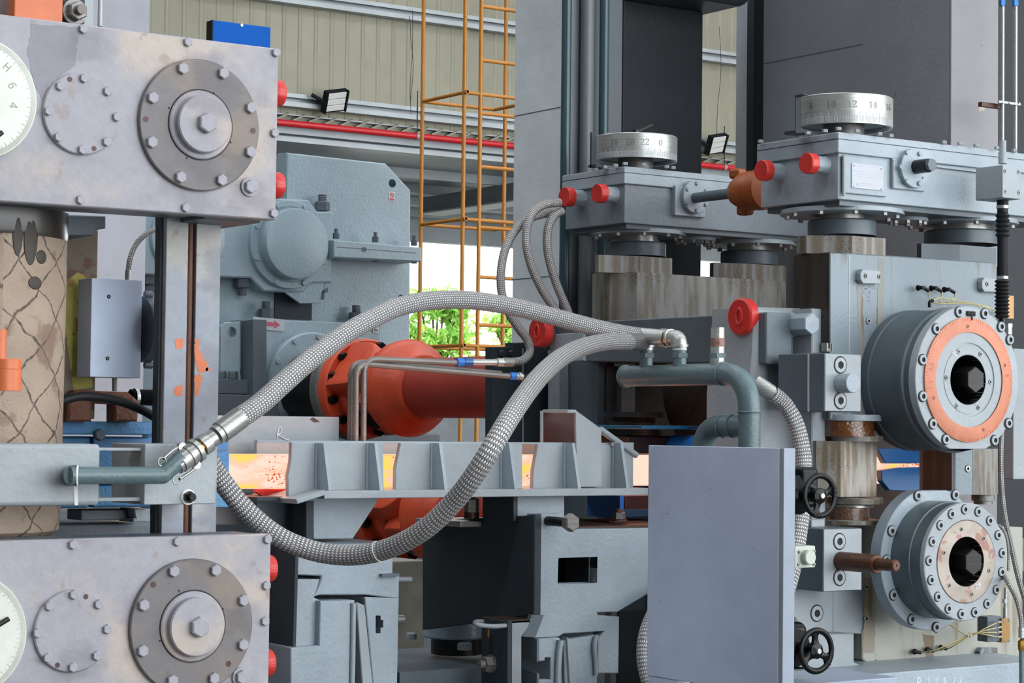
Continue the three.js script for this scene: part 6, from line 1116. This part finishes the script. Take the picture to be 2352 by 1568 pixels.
{ // right edge: steel pipes, bracket with bellows, hoses, manifold
    const D = 6.0; for (const [x, y0] of [[2302, 330], [2332, 352]]) { const c = on(x, 300, D), yb = on(x, y0, D).y, t = thing('steel_pipe', x < 2320 ? 'left of two thin bare steel pipes at the upper right edge, above the bellows' : 'right of two thin bare steel pipes at the upper right edge', 'pipe', V(c.x, yb, c.z)); part('pipe', lathe([[0, yb], [0.0085, yb], [0.0085, yb + 1], [0, yb + 1]], 'y', V(c.x, 0, c.z), 14), mt.steel, t); piece('blue_nut', hexBolt(0.014, 0.03, 'y'), M('#2f6fae', { r: 0.4, m: 0.4 }), t, on(x, 14, D)); piece('brass_nut', hexBolt(0.013, 0.02, 'y'), mt.brass, t, on(x, 2, D)); }
  const t = thing('pipe_clamp', 'small zinc clamp bar on a burnt brown arm holding the two thin pipes', 'clamp', on(2310, 240, 6.0));
  part('clamp_bar', fbox(D - 0.012, 2295, 230, 2345, 243, 0.01, 0.002), mt.galv, t); for (const x of [2303, 2318, 2340]) piece('bolt', hexBolt(0.004, 0.004, 'z'), mt.steel, t, on(x, 237, D - 0.012)); part('clamp_arm', fbox(D + 0.02, 2255, 233, 2300, 250, 0.02, 0.002), mt.brownCap, t, 'burnt brown arm');
  const sp = on(2249, 245, 6.155); const g = new THREE.IcosahedronGeometry(0.03, 2), p = g.attributes.position; for (let i = 0; i < p.count; i++) { const k = 0.6 + 0.6 * hash(Math.round(p.getX(i) * 900), Math.round(p.getY(i) * 900), 4); p.setXYZ(i, p.getX(i) * k, p.getY(i) * k * 1.2, p.getZ(i) * k * 0.3); } g.computeVertexNormals(); g.translate(sp.x, sp.y, sp.z); part('weld_burn', boxUV(g), M('#c9bcae', { r: 0.8 }), t, 'scorched pale weld');
  const b = thing('bellows_unit', 'black rubber bellows on a grey block with four socket screws at the right edge', 'bellows', on(2305, 740, 5.3));
  const DB = 5.3; const bl = part('block', fbox(DB, 2303, 378, 2345, 458, 0.13, 0.003), mt.paint2, b); for (const [x, y] of [[2308, 393], [2339, 395], [2309, 440], [2340, 442]]) piece('socket_screw', capScrew(0.0065, 0.002, 'z'), mt.paint2, bl, on(x, y, DB));
  piece('grease_nipple', lathe([[-0.004, 0], [-0.004, 0.002], [0, 0.003]], 'x', null, 10), mt.brass, bl, onX(2284, 415, on(2303, 415, DB).x));
  const ax = on(2303, 400, 5.36); const Y = (q) => on(2303, q, 5.36).y; ax.y = 0; const lat = (n, prof, m, lab, dx = 0) => { const c = ax.clone(); c.x += dx; return part(n, lathe(prof.map(([r, q]) => [r, Y(q)]).reverse(), 'y', c, 32, 0.35), m, b, lab); };
  lat('top_post', [[0, 323], [0.0125, 323], [0.0125, 350], [0.016, 350], [0.016, 376]], mt.paint2, null, 0.0);
  lat('collar', [[0.021, 458], [0.021, 470], [0.0195, 470], [0.0195, 489]], mt.rubber); lat('hose_clip', [[0.0225, 472], [0.0225, 479]], mt.zinc);
  const bel = (y0, y1, n, r0, r1) => Array.from({ length: 2 * n + 1 }, (_, i) => [i % 2 ? r1 : r0, y0 + (y1 - y0) * i / (2 * n)]);
  lat('bellows', bel(490, 545, 5, 0.02, 0.0265), mt.rubber); lat('inner_tube', [[0.0185, 545], [0.0185, 612], [0.0205, 612], [0.0205, 636]], mt.blackMatt); lat('hose_clip', [[0.0215, 634], [0.0215, 641]], mt.zinc); lat('bellows', bel(642, 730, 10, 0.02, 0.0275), mt.rubber, null, -0.002); lat('stem', [[0.012, 728], [0.012, 780]], mt.steelDark);
  single('tan_board', fbox(5.6, 2310, 678, 2329, 732, 0.57, 0.001), mt.tan, 'small tan strip behind the lower bellows', 'strip');
  const hn = thing('hose_connector', 'zinc hose connector under the tan strip beside the orange ring hub', 'connector', on(2318, 760, 5.5)); const hc = on(2318, 755, 5.5); part('nut', lathe([[0, -0.03], [0.01, -0.03], [0.012, -0.015], [0.012, 0.006], [0.014, 0.006], [0.014, 0.02], [0, 0.02]], 'y', hc, 6, 0.2), mt.zinc, hn);
  // hoses down the right side
  const hose = (label, pts, D, r, extra) => { const h = thing('braided_hose', label, 'hose', on(pts[0][0], pts[0][1], D)); part('braid', tube(pts.map(([x, y, d]) => on(x, y, d ?? D)), r, { pitch: 0.05, turns: 1 }), mt.braidFine, h); extra?.(h); return h; };
  hose('long thin braided hose hanging from behind the orange ring hub down the right edge', [[2303, 960, 5.42], [2299, 1020], [2299, 1090], [2307, 1180], [2322, 1250], [2340, 1330], [2362, 1400]], 5.35, 0.0098);
  hose('thin braided hose curving from the lower hub to a brass union', [[2306, 1322, 5.25], [2318, 1342], [2336, 1380], [2345, 1420], [2346, 1446]], 5.2, 0.0085, (h) => { part('ferrule', rod(on(2346, 1440, 5.2), on(2346, 1464, 5.2), 0.0105, 18), mt.zinc, h); part('union', lathe([[0, -0.045], [0.011, -0.045], [0.013, -0.03], [0.013, -0.012], [0.01, -0.01], [0, 0]], 'y', on(2346, 1464, 5.2), 6, 0.2), mt.brass, h, 'brass union'); part('pipe', rod(on(2346, 1490, 5.2), on(2347, 1640, 5.2), 0.0085, 14), mt.green, h); });
  hose('short thin braided hose hugging the rim of the lower hub', [[2294, 1205, 5.3], [2309, 1225], [2316, 1260], [2316, 1310]], 5.27, 0.005);
  const m = thing('grease_manifold', 'small tan brass grease manifold block with five thin tubes at the lower right', 'manifold', on(2305, 1475, 5.3)); const DM = 5.42;
  const mb = part('block', fbox(DM, 2301, 1420, 2320, 1474, 0.03, 0.002), M('#94703f', { r: 0.4, m: 0.4 }), m); for (const [x, y] of [[2306, 1426], [2318, 1424], [2306, 1469], [2317, 1470]]) piece('screw', capScrew(0.004, 0.0015, 'z'), mt.steel, mb, on(x, y, DM));
  part('backing_block', fbox(DM + 0.01, 2268, 1416, 2300, 1472, 0.05, 0.003), mt.slate, m);
  part('inlet', merge([rod(on(2309, 1420, DM + 0.01), on(2309, 1395, DM + 0.01), 0.0085, 14), rod(on(2309, 1396, DM + 0.01), on(2310, 1350, DM + 0.01), 0.0065, 12), lathe([[0, 0], [0.011, 0], [0.011, 0.014], [0, 0.014]], 'y', on(2309, 1384, DM + 0.01), 6, 0.2)]), mt.zinc, m);
  const ends = [[2100, 1496], [2130, 1492], [2160, 1487], [2152, 1430]];
  [1428, 1440, 1451, 1462].forEach((y, i) => { const a = on(2300, y, DM - 0.01), e = ends[3 - i]; part('outlet', rod(a, on(2290, y + 1, DM - 0.02), 0.0045, 10), mt.zinc, m); const mid = on(2228 + i * 3, 1460 - i * 2, DM + 0.02), c = on(e[0], e[1], 5.55); part('tube', tube([on(2291, y + 1, DM - 0.02), on(2262, y * 0.4 + 1453 * 0.6, DM - 0.01), mid, on(e[0] * 0.6 + 2225 * 0.4, e[1] * 0.65 + 1460 * 0.35 + (i > 0 ? 8 : -6), 5.5), on(e[0] + 14, e[1] + 3, 5.55)], 0.0024, { seg: 8 }), mt.tubeClear, m); part('fitting', merge([lathe([[0, 0], [0.011, 0], [0.011, 0.005], [0.006, 0.012], [0.006, 0.028], [0, 0.03]], 'z', on(e[0], e[1], 5.59), 14), rod(on(e[0], e[1], 5.56), on(e[0] + 15, e[1] + 3, 5.55), 0.006, 10)]), mt.black, m); });
  const tie = on(2227, 1458, DM + 0.01); part('cable_tie', (() => { const q = new THREE.TorusGeometry(0.008, 0.0015, 6, 16); q.rotateY(Math.PI / 2); q.translate(tie.x, tie.y, tie.z); return boxUV(q); })(), mt.white, m);
  single('dark_side_machine', (() => { const p = on(2330, 420, 6.1), q = on(2420, 420, 6.1); return box(p.x, 0, -6.4, q.x + 0.5, on(2340, 560, 6.1).y, -6.6, 0.01); })(), mt.slate, 'dark machine body filling the gap at the far right edge', 'machine');
  single('side_block', fbox(5.75, 2328, 800, 2440, 1100, 0.2, 0.004), mt.paint2, 'pale grey block at the right edge beside the orange ring hub', 'block');
  single('side_spacer', fbox(5.8, 2316, 1236, 2352, 1312, 0.1, 0.003), mt.streak, 'small scaly block behind the thin hoses at the right edge', 'block');
}
// ---------- cabinet, valves, manifold and the big hoses ----------
const CX = 4.3;
{
  const a = onX(1489.6, 1022, CX), b = onX(1790, 1029, CX), yb = onX(1488.7, 1551, CX).y, t = thing('control_cabinet', 'tall plain lilac-grey cabinet panel in front of the right machine', 'cabinet', V(CX, yb, (a.z + b.z) / 2));
  part('side_panel', box(CX, yb, b.z, CX + 0.012, a.y, a.z, 0.002), mt.lilac, t);
  const fr = onX(1790, 1029, CX), e = on(1819, 1031, -b.z - 0.004);
  part('front_flange', box(CX + 0.0005, yb - 0.02, b.z + 0.02, e.x, a.y, b.z - 0.0, 0.002), M('#98a3b4', { map: T.paint, s: 1, r: 0.4 }), t);
  part('panel_joint', box(CX - 0.0008, yb, b.z - 0.002, CX, a.y, b.z + 0.001, 0), mt.white, t);
  part('carcass', box(CX + 0.013, yb, b.z - 0.002, e.x - 0.002, a.y - 0.002, a.z + 0.002, 0.002), mt.slate, t);
  for (const [x, y, r] of [[1525, 1180, 0.002], [1534, 1179, 0.002], [1575, 1387, 0.0016], [1631, 1122, 0.0015]]) { const c = onX(x, y, CX - 0.0003); part('paint_chip', lathe([[0, 0], [r, 0], [r * 0.6, -0.0006], [0, -0.0006]].map(([p, q]) => [p, q]), 'x', c, 8), mt.ink, t); }
  const s = onX(1498, 1560, CX), s2 = onX(1552, 1560, CX);
  part('plinth', box(CX + 0.002, 0, b.z - 0.02, CX + 0.06, yb, b.z - 0.08, 0.003), mt.lilac, t); part('plinth', box(CX + 0.002, 0, a.z + 0.005, CX + 0.06, yb, s2.z, 0.003), mt.lilac, t);
}
const PX = 4.55;
{ // grey-green manifold pipe
  const r = 0.036, c0 = onX(1437, 864, PX), corner = onX(1722, 857, PX), dn = V(PX, 0.9, corner.z);
  const t = thing('manifold_pipe', 'fat grey-green manifold pipe with welded elbow going down behind the cabinet', 'pipe', V(PX, 0.9, corner.z));
  const p = part('main_pipe', tube([c0, corner, dn], r, { poly: 0.13, seg: 28, n: 90 }), mt.green, t);
  part('end_dome', (() => { const g = new THREE.SphereGeometry(r, 28, 14); g.scale(1, 1, 0.35); g.translate(c0.x, c0.y, c0.z); return boxUV(g); })(), mt.green, t);
  const ringAt = (c, axis, rr = r + 0.0015) => { const g = new THREE.TorusGeometry(rr, 0.0028, 8, 32); if (axis === 'y') g.rotateX(Math.PI / 2); g.translate(c.x, c.y, c.z); return boxUV(g); };
  part('weld_bead', ringAt(V(PX, corner.y, corner.z - 0.13), 'z'), mt.green, t); part('weld_bead', ringAt(V(PX, corner.y - 0.125, corner.z), 'y'), mt.green, t); part('weld_bead', ringAt(c0, 'z'), mt.green, t);
  // branch elbow
  const by = onX(1722, 978, PX).y, bc = V(PX, by, corner.z - 0.235);
  part('branch_pipe', tube([V(PX, by, corner.z), bc, V(PX, 0.9, bc.z)], r * 0.98, { poly: 0.1, seg: 28, n: 70 }), mt.green, t); part('weld_bead', ringAt(V(PX, by, corner.z - 0.075), 'z'), mt.green, t); part('weld_bead', ringAt(V(PX, by, corner.z - 0.125), 'z'), mt.green, t);
  piece('boss', lathe([[0, 0], [0.0045, 0], [0.0045, 0.002], [0, 0.002]], 'x', null, 12), mt.white, t, V(PX - r * 0.92, c0.y + 0.012, onX(1503, 848, PX).z));
  // three outlets on top
  for (const [x, top, kind] of [[1484, 800, 'elbow'], [1561, 800, 'elbow'], [1648, 752, 'stub']]) {
    const b = onX(x, 840, PX), yt = onX(x, top, PX).y, rr = 0.0225;
    const o = part('outlet', lathe([[rr, b.y - 0.02], [rr, yt - 0.004]], 'y', V(PX, 0, b.z), 24), mt.green, t); part('outlet_collar', lathe([[rr, onX(x, 822, PX).y], [rr * 1.18, onX(x, 821, PX).y], [rr * 1.18, onX(x, 811, PX).y], [rr, onX(x, 810, PX).y]], 'y', V(PX, 0, b.z), 8, 0.3), mt.green, o);
    if (kind === 'elbow') {
      const e0 = V(PX, yt, b.z), y2 = onX(x, x > 1500 ? 774 : 786, PX).y;
      part('tape', lathe([[rr * 1.05, yt - 0.006], [rr * 1.08, yt], [rr * 1.05, yt + 0.006]], 'y', V(PX, 0, b.z), 20), mt.white, o, 'white sealing tape');
      part('elbow', tube([e0, V(PX, y2, b.z), V(PX - (x > 1500 ? 0.0 : 0.02), y2, b.z - 0.055)], rr * 1.12, { poly: 0.028, seg: 22, n: 30, caps: true }), mt.zinc, t, 'galvanised elbow'); part('elbow_lip', lathe([[rr * 1.1, 0], [rr * 1.3, 0.001], [rr * 1.3, 0.009], [rr * 1.1, 0.01]], 'y', V(PX, yt + 0.004, b.z), 24), mt.zinc, t);
      if (x > 1500) { part('elbow_lip', lathe([[rr * 1.1, 0], [rr * 1.3, 0.001], [rr * 1.3, 0.01], [rr * 1.1, 0.011]], 'z', V(PX, y2, b.z - 0.055), 24), mt.zinc, t); }
    } else { part('pipe_stub', lathe([[rr * 0.85, yt - 0.015], [rr * 0.85, yt], [rr * 1.0, yt], [rr * 1.02, b.y]], 'y', V(PX, 0, b.z), 24), mt.zinc, t); const q = on(1648, 788, -b.z - 0.0); part('red_mark', lathe([[rr * 1.03, onX(x, 796, PX).y], [rr * 1.03, onX(x, 776, PX).y]], 'y', V(PX, 0, b.z), 24), M('#c39a97', { map: T.worn, s: 8, r: 0.5 }), t, 'worn red paint mark'); }
  }
}
// hose arch
const bigHose = (t, pts, r) => part('braid', tube(pts, r, { pitch: 0.1, turns: 3, seg: 32 }), mt.braid, t, 'woven steel braid');
{
  const end = onX(1470, 771, PX - 0.01), t = thing('braided_hose', 'thick braided steel hose arching from the left pipe to the manifold elbow', 'hose', hoseA);
  const dEnd = -end.z, path = [[545, 964], [600, 925], [650, 880], [700, 836], [750, 797], [800, 762], [850, 734], [905, 708], [955, 695], [1010, 689], [1075, 689], [1140, 697], [1200, 709], [1260, 724], [1320, 740], [1380, 755], [1430, 765], [1470, 771]];
  const pts = path.map(([x, y], i) => { const f = (x - 545) / 925; return on(x, y, 4.92 + (dEnd - 4.92) * f + 0.02 * Math.sin(Math.PI * f)); });
  bigHose(t, pts, 0.0282);
  const d = coupling[1].clone().negate();
  part('ferrule', rod(hoseA.clone().addScaledVector(d, -0.012), hoseA.clone().addScaledVector(d, 0.06), 0.0292, 28), mt.steel, t, 'crimped steel ferrule'); part('ferrule_ring', rod(hoseA.clone().addScaledVector(d, 0.058), hoseA.clone().addScaledVector(d, 0.075), 0.0255, 28), mt.zinc, t);
  const e = pts[pts.length - 1], q = onX(1516, 775, PX), d2 = V().subVectors(q, e).normalize(), P2 = (s) => e.clone().addScaledVector(d2, s), L = q.distanceTo(e);
  part('ferrule', rod(P2(-0.01), P2(L), 0.0285, 28), mt.zinc, t, 'crimped steel ferrule'); part('hose_nut', rod(P2(L), P2(L + 0.035), 0.032, 6), mt.zinc, t); part('brass_nut', rod(P2(L + 0.033), P2(L + 0.05), 0.029, 6), mt.brass, t, 'brass nut'); part('brass_nipple', rod(P2(L + 0.048), V(PX, q.y, onX(1550, 775, PX).z), 0.02, 16), mt.brass, t);
  const ties = [[905, 708], [1290, 732]]; for (const [x, y] of ties.slice(0, 1)) { const f = (x - 545) / 925, c = on(x, y, 4.92 + (dEnd - 4.92) * f + 0.02 * Math.sin(Math.PI * f)), c1 = on(x + 12, y - 4, 4.92 + (dEnd - 4.92) * (f + 0.012)); const g = new THREE.TorusGeometry(0.0285, 0.0016, 6, 28); g.applyQuaternion(new THREE.Quaternion().setFromUnitVectors(V(0, 0, 1), V().subVectors(c1, c).normalize())); g.translate(c.x, c.y, c.z); part('cable_tie', boxUV(g), mt.white, t, 'white cable tie'); }
}
{
  const t = thing('braided_hose', 'thick braided steel hose sagging in a deep loop under the guide trough', 'hose', on(500, 1090, 5.3));
  const path = [[440, 1000, 5.32], [470, 1040, 5.32], [500, 1090, 5.32], [545, 1150, 5.3], [590, 1195, 5.28], [640, 1232, 5.25], [695, 1257, 5.22], [750, 1271, 5.18], [810, 1275, 5.12], [870, 1266, 5.05], [930, 1243, 4.97], [985, 1208, 4.9], [1035, 1160, 4.84], [1080, 1105, 4.78], [1125, 1035, 4.74], [1165, 968, 4.76], [1205, 908, 4.86], [1250, 854, 5.05], [1300, 814, 5.3], [1355, 792, 5.5], [1405, 784, 5.64], [1450, 785, 5.74]];
  bigHose(t, path.map(([x, y, d]) => on(x, y, d)), 0.0282);
  const a = on(1440, 784, 5.72), b = onX(1476, 787, PX - 0.02); part('ferrule', rod(a, b, 0.0285, 24), mt.steelDull, t);
  const c = on(870, 1266, 5.05), c1 = on(885, 1261, 5.03), g = new THREE.TorusGeometry(0.0285, 0.0016, 6, 28); g.applyQuaternion(new THREE.Quaternion().setFromUnitVectors(V(0, 0, 1), V().subVectors(c1, c).normalize())); g.translate(c.x, c.y, c.z); part('cable_tie', boxUV(g), mt.white, t, 'white cable tie');
}
{
  const t = thing('braided_hose', 'thick braided steel hose bending down between the cabinet and the housing post', 'hose', on(1790, 915, 5.5));
  const path = [[1772, 902, 5.5], [1800, 925, 5.5], [1825, 965, 5.48], [1840, 1015, 5.46], [1847, 1070, 5.44], [1846, 1130, 5.42], [1839, 1200, 5.4], [1828, 1270, 5.38], [1815, 1330, 5.36], [1795, 1390, 5.34]];
  bigHose(t, path.map(([x, y, d]) => on(x, y, d)), 0.0275);
  part('ferrule', rod(on(1735, 878, 5.55), on(1781, 909, 5.5), 0.028, 24), mt.zinc, t, 'bare steel ferrule');
}
{
  const t = thing('braided_hose', 'thick braided steel hose just showing at the lower left edge of the cabinet', 'hose', on(1480, 1500, 5.8));
  bigHose(t, [[1540, 1360, 5.9], [1505, 1405, 5.85], [1484, 1460, 5.8], [1480, 1510, 5.78], [1492, 1570, 5.75], [1520, 1640, 5.7]].map(([x, y, d]) => on(x, y, d)), 0.027);
}
{ // three thinner hoses by the rear drive box
  const h = (label, pts, D) => { const t = thing('braided_hose', label, 'hose', on(pts[0][0], pts[0][1], D), null); part('braid', tube(pts.map(([x, y, d]) => on(x, y, d ?? D)), 0.0172, { pitch: 0.06, turns: 2 }), mt.braidFine, t); return t; };
  h('braided hose looping widest left of the rear drive box, down to steel fittings', [[1290, 486], [1255, 490], [1220, 500], [1187, 525], [1162, 568], [1151, 620], [1152, 670], [1165, 712], [1190, 752], [1212, 782], [1217, 808], [1203, 826], [1172, 832]], 6.95);
  h('braided hose in the middle of three leaving the rear drive box, reaching the highest', [[1286, 465], [1250, 470], [1224, 488], [1211, 520], [1209, 560], [1220, 610], [1245, 665], [1278, 715], [1295, 745]], 6.9);
  h('braided hose nearest the rear drive box, shortest of its three loops', [[1292, 484], [1272, 496], [1259, 525], [1257, 570], [1266, 615], [1283, 665], [1303, 712], [1312, 740]], 6.9);
}
{ // steel lubrication lines with fittings
  const D = 6.42, r = 0.0105;
  const line = (label, pts) => { const t = thing('steel_tube', label, 'tube', on(pts[0][0], pts[0][1], D)); part('tube', tube(pts.map(([x, y, d]) => on(x, y, d ?? D)), r, { poly: 0.055, seg: 16, n: 60 }), mt.steelDull, t); return t; };
  const fit = (t, x0, y0, x1, y1, rr, m, n, lab, seg = 6) => part(n, rod(on(x0, y0, D), on(x1, y1, D), rr, seg), m, t, lab);
  const t1 = line('front steel tube bending from the trough to a blue union, the highest of three', [[835, 1016], [836, 824], [1052, 833]]);
  fit(t1, 1048, 832, 1066, 832, 0.017, mt.blueBright, 'blue_nut', 'blue union nut'); fit(t1, 1064, 832, 1082, 832, 0.019, M('#3a5f92', { r: 0.3, m: 0.5 }), 'blue_nut', 'blue union nut'); fit(t1, 1082, 832, 1112, 832, 0.014, mt.zinc, 'union', null); fit(t1, 1112, 832, 1140, 832, 0.012, mt.zinc, 'union', null, 16); fit(t1, 1140, 832, 1156, 832, 0.018, mt.zinc, 'union_nut', null); fit(t1, 1154, 832, 1176, 832, 0.0175, mt.steelDull, 'ferrule', null, 16);
  const t2 = line('middle steel tube of three bending behind its neighbour over the orange spindle', [[817, 1016], [818, 834], [1172, 864]]);
  fit(t2, 1170, 863, 1184, 864, 0.016, mt.blueBright, 'blue_nut', 'blue union nut'); fit(t2, 1184, 864, 1202, 865, 0.0115, mt.zinc, 'union', null, 16); fit(t2, 1190, 864, 1195, 864, 0.015, mt.zinc, 'union_ring', null, 16); fit(t2, 1200, 865, 1222, 866, 0.014, mt.black, 'union_end', null);
  line('rear steel tube of three, leftmost where they stand on the trough', [[804, 1016, 6.46], [806, 830, 6.46], [1150, 858, 6.46]]);
}
// hand wheels
function handwheel(c, R, rot, words, label) {
  const t = thing('hand_wheel', label, 'hand wheel', c);
  for (let i = 0; i < 3; i++) {                        // flared cast spokes
    const a = i * 2.0944 + rot, sp = new THREE.Shape(), r0 = R * 0.2, r1 = R * 0.86;
    sp.moveTo(r0, -R * 0.24); sp.quadraticCurveTo(R * 0.5, -R * 0.1, R * 0.62, -R * 0.15); sp.quadraticCurveTo(R * 0.72, -R * 0.2, r1, -R * 0.44);
    sp.lineTo(r1, R * 0.44); sp.quadraticCurveTo(R * 0.72, R * 0.2, R * 0.62, R * 0.15); sp.quadraticCurveTo(R * 0.5, R * 0.1, r0, R * 0.24); sp.closePath();
    const g = new THREE.ExtrudeGeometry(sp, { depth: 0.005, bevelEnabled: true, bevelSize: 0.003, bevelThickness: 0.003, bevelSegments: 2, bevelOffset: -0.003, curveSegments: 10 });
    g.rotateZ(a); g.translate(c.x, c.y, c.z - 0.003); part('spoke', tidy(g, 0.9), mt.black, t);
  }
  part('rim', (() => { const k = new THREE.TorusGeometry(R * 0.87, R * 0.135, 14, 56); k.scale(1, 1, 0.7); k.translate(c.x, c.y, c.z + 0.004); return boxUV(k); })(), mt.black, t);
  part('hub', lathe([[0, -0.03], [R * 0.25, -0.03], [R * 0.34, 0.0], [R * 0.34, 0.008], [R * 0.24, 0.011], [R * 0.2, 0.012], [0, 0.012]], 'z', c, 32), mt.black, t); part('spindle_end', lathe([[0, 0.012], [R * 0.125, 0.012], [R * 0.125, 0.017], [R * 0.11, 0.019], [0, 0.019]], 'z', c, 20), mt.zinc, t, 'bright spindle end');
  for (const [s, a, k] of words) { const n = s.length; [...s].forEach((ch, i) => { const q = a - (i - (n - 1) / 2) * 0.2 * (k ?? 1), l = text(ch, R * 0.16, 0.0015); l.rotateZ(q - Math.PI / 2 + ((k ?? 1) < 0 ? Math.PI : 0)); l.translate(c.x + Math.cos(q) * R * 0.885, c.y + Math.sin(q) * R * 0.885, c.z + 0.004 + R * 0.088); part('raised_letter', l, mt.black, t); }); }
  return t;
}
{
  const c1 = on(1881, 1138, 4.98), R1 = rad(1881, 1138, 4.98, 53), t = handwheel(c1, R1, 0.28, [['140', 0.15], ['MKS', -1.75, -1]], 'glossy black three-spoke hand wheel, the upper of two beside the cabinet');
  const b = onX(1838, 1118, 4.42); part('valve_body', lathe([[0, -0.16], [0.062, -0.16], [0.062, -0.07], [0.04, -0.06], [0.022, -0.05], [0.022, 0], [0, 0]], 'z', c1.clone().add(V(0.0, 0, -0.02)), 32), mt.black, t); part('bonnet', (() => { const p = on(1822, 1072, 5.1), q = on(1862, 1165, 5.1); return box(p.x, q.y, -5.06, q.x, p.y, -5.2, 0.014); })(), mt.black, t); part('blue_flange', lathe([[0, -0.03], [0.055, -0.03], [0.055, 0], [0, 0]], 'z', on(1808, 1122, 5.1), 32), mt.blueBright, t, 'blue valve flange');
  const c2 = on(1873, 1494, 4.98), R2 = rad(1873, 1494, 4.98, 54), t2 = handwheel(c2, R2, 1.62, [['MEAH', -0.62, -1]], 'glossy black three-spoke hand wheel, the lower of two beside the cabinet');
  part('valve_body', lathe([[0, -0.16], [0.06, -0.16], [0.06, -0.07], [0.04, -0.06], [0.022, -0.05], [0.022, 0], [0, 0]], 'z', c2.clone().add(V(0.0, 0, -0.02)), 32), mt.black, t2); part('bonnet', (() => { const p = on(1800, 1428, 5.12), q = on(1846, 1510, 5.12); const k = new RoundedBoxGeometry(q.x - p.x, p.y - q.y, 0.14, 4, 0.03); k.translate((p.x + q.x) / 2, (p.y + q.y) / 2, -5.16); return boxUV(k); })(), mt.black, t2); piece('grease_nipple', lathe([[0, 0], [0.007, 0], [0.008, 0.004], [0.004, 0.01], [0, 0.011]], 'y', null, 14), mt.steelDull, t2, on(1827, 1424, 5.1));
  part('arm', rod(c2.clone().add(V(0, 0, -0.1)), c2.clone().add(V(-0.2, 0, -0.12)), 0.02, 16), mt.black, t2); part('arm', rod(c1.clone().add(V(0, 0, -0.12)), c1.clone().add(V(-0.2, 0, -0.12)), 0.02, 16), mt.black, t);
  const d = thing('sensor_box', 'small pale green junction box with round cover and four screws beside the cabinet', 'box', on(1848, 1301, 5.1)); part('box', fbox(5.15, 1826, 1254, 1873, 1303, 0.06, 0.004), mt.pale, d); part('arm', rod(on(1830, 1279, 5.18), on(1830, 1279, 5.18).setX(4.33), 0.012, 12), mt.pale, d); part('round_cover', lathe([[0, 0], [0.024, 0], [0.024, 0.02], [0.021, 0.024], [0, 0.024]], 'z', on(1851, 1279, 5.15), 28), mt.pale, d); for (const [x, y] of [[1836, 1267], [1870, 1266], [1835, 1296], [1870, 1295]]) piece('screw', capScrew(0.0048, 0.002, 'z'), mt.zinc, d, on(x, y, 5.148));
}
// repeats of a kind share a group
const GROUPS = { braided_hose: 'braided steel hoses', hand_wheel: 'hand wheels beside the cabinet', steel_tube: 'bent steel tubes on the trough', vertical_pipe: 'vertical pipes on the posts', floodlight: 'floodlights on the wall rail', screwdown_gearbox: 'left gearboxes', screwdown_drive: 'screw-down drive boxes', drive_spindle: 'orange drive spindles', clamp_block: 'clamp blocks on the housing post', work_roll: 'work rolls', rod_end_cap: 'red rod end caps', tree: 'trees outside', steel_pipe: 'bare steel pipes', hanging_wire: 'wires hanging from the rails', balance_jack: 'spacer jacks between the chocks', front_chock: 'front roll chocks' };
for (const o of scene.children) { const k = o.name.replace(/_\d{3}$/, ''); if (GROUPS[k]) o.userData.group = GROUPS[k]; }
renderer.render(scene, camera);
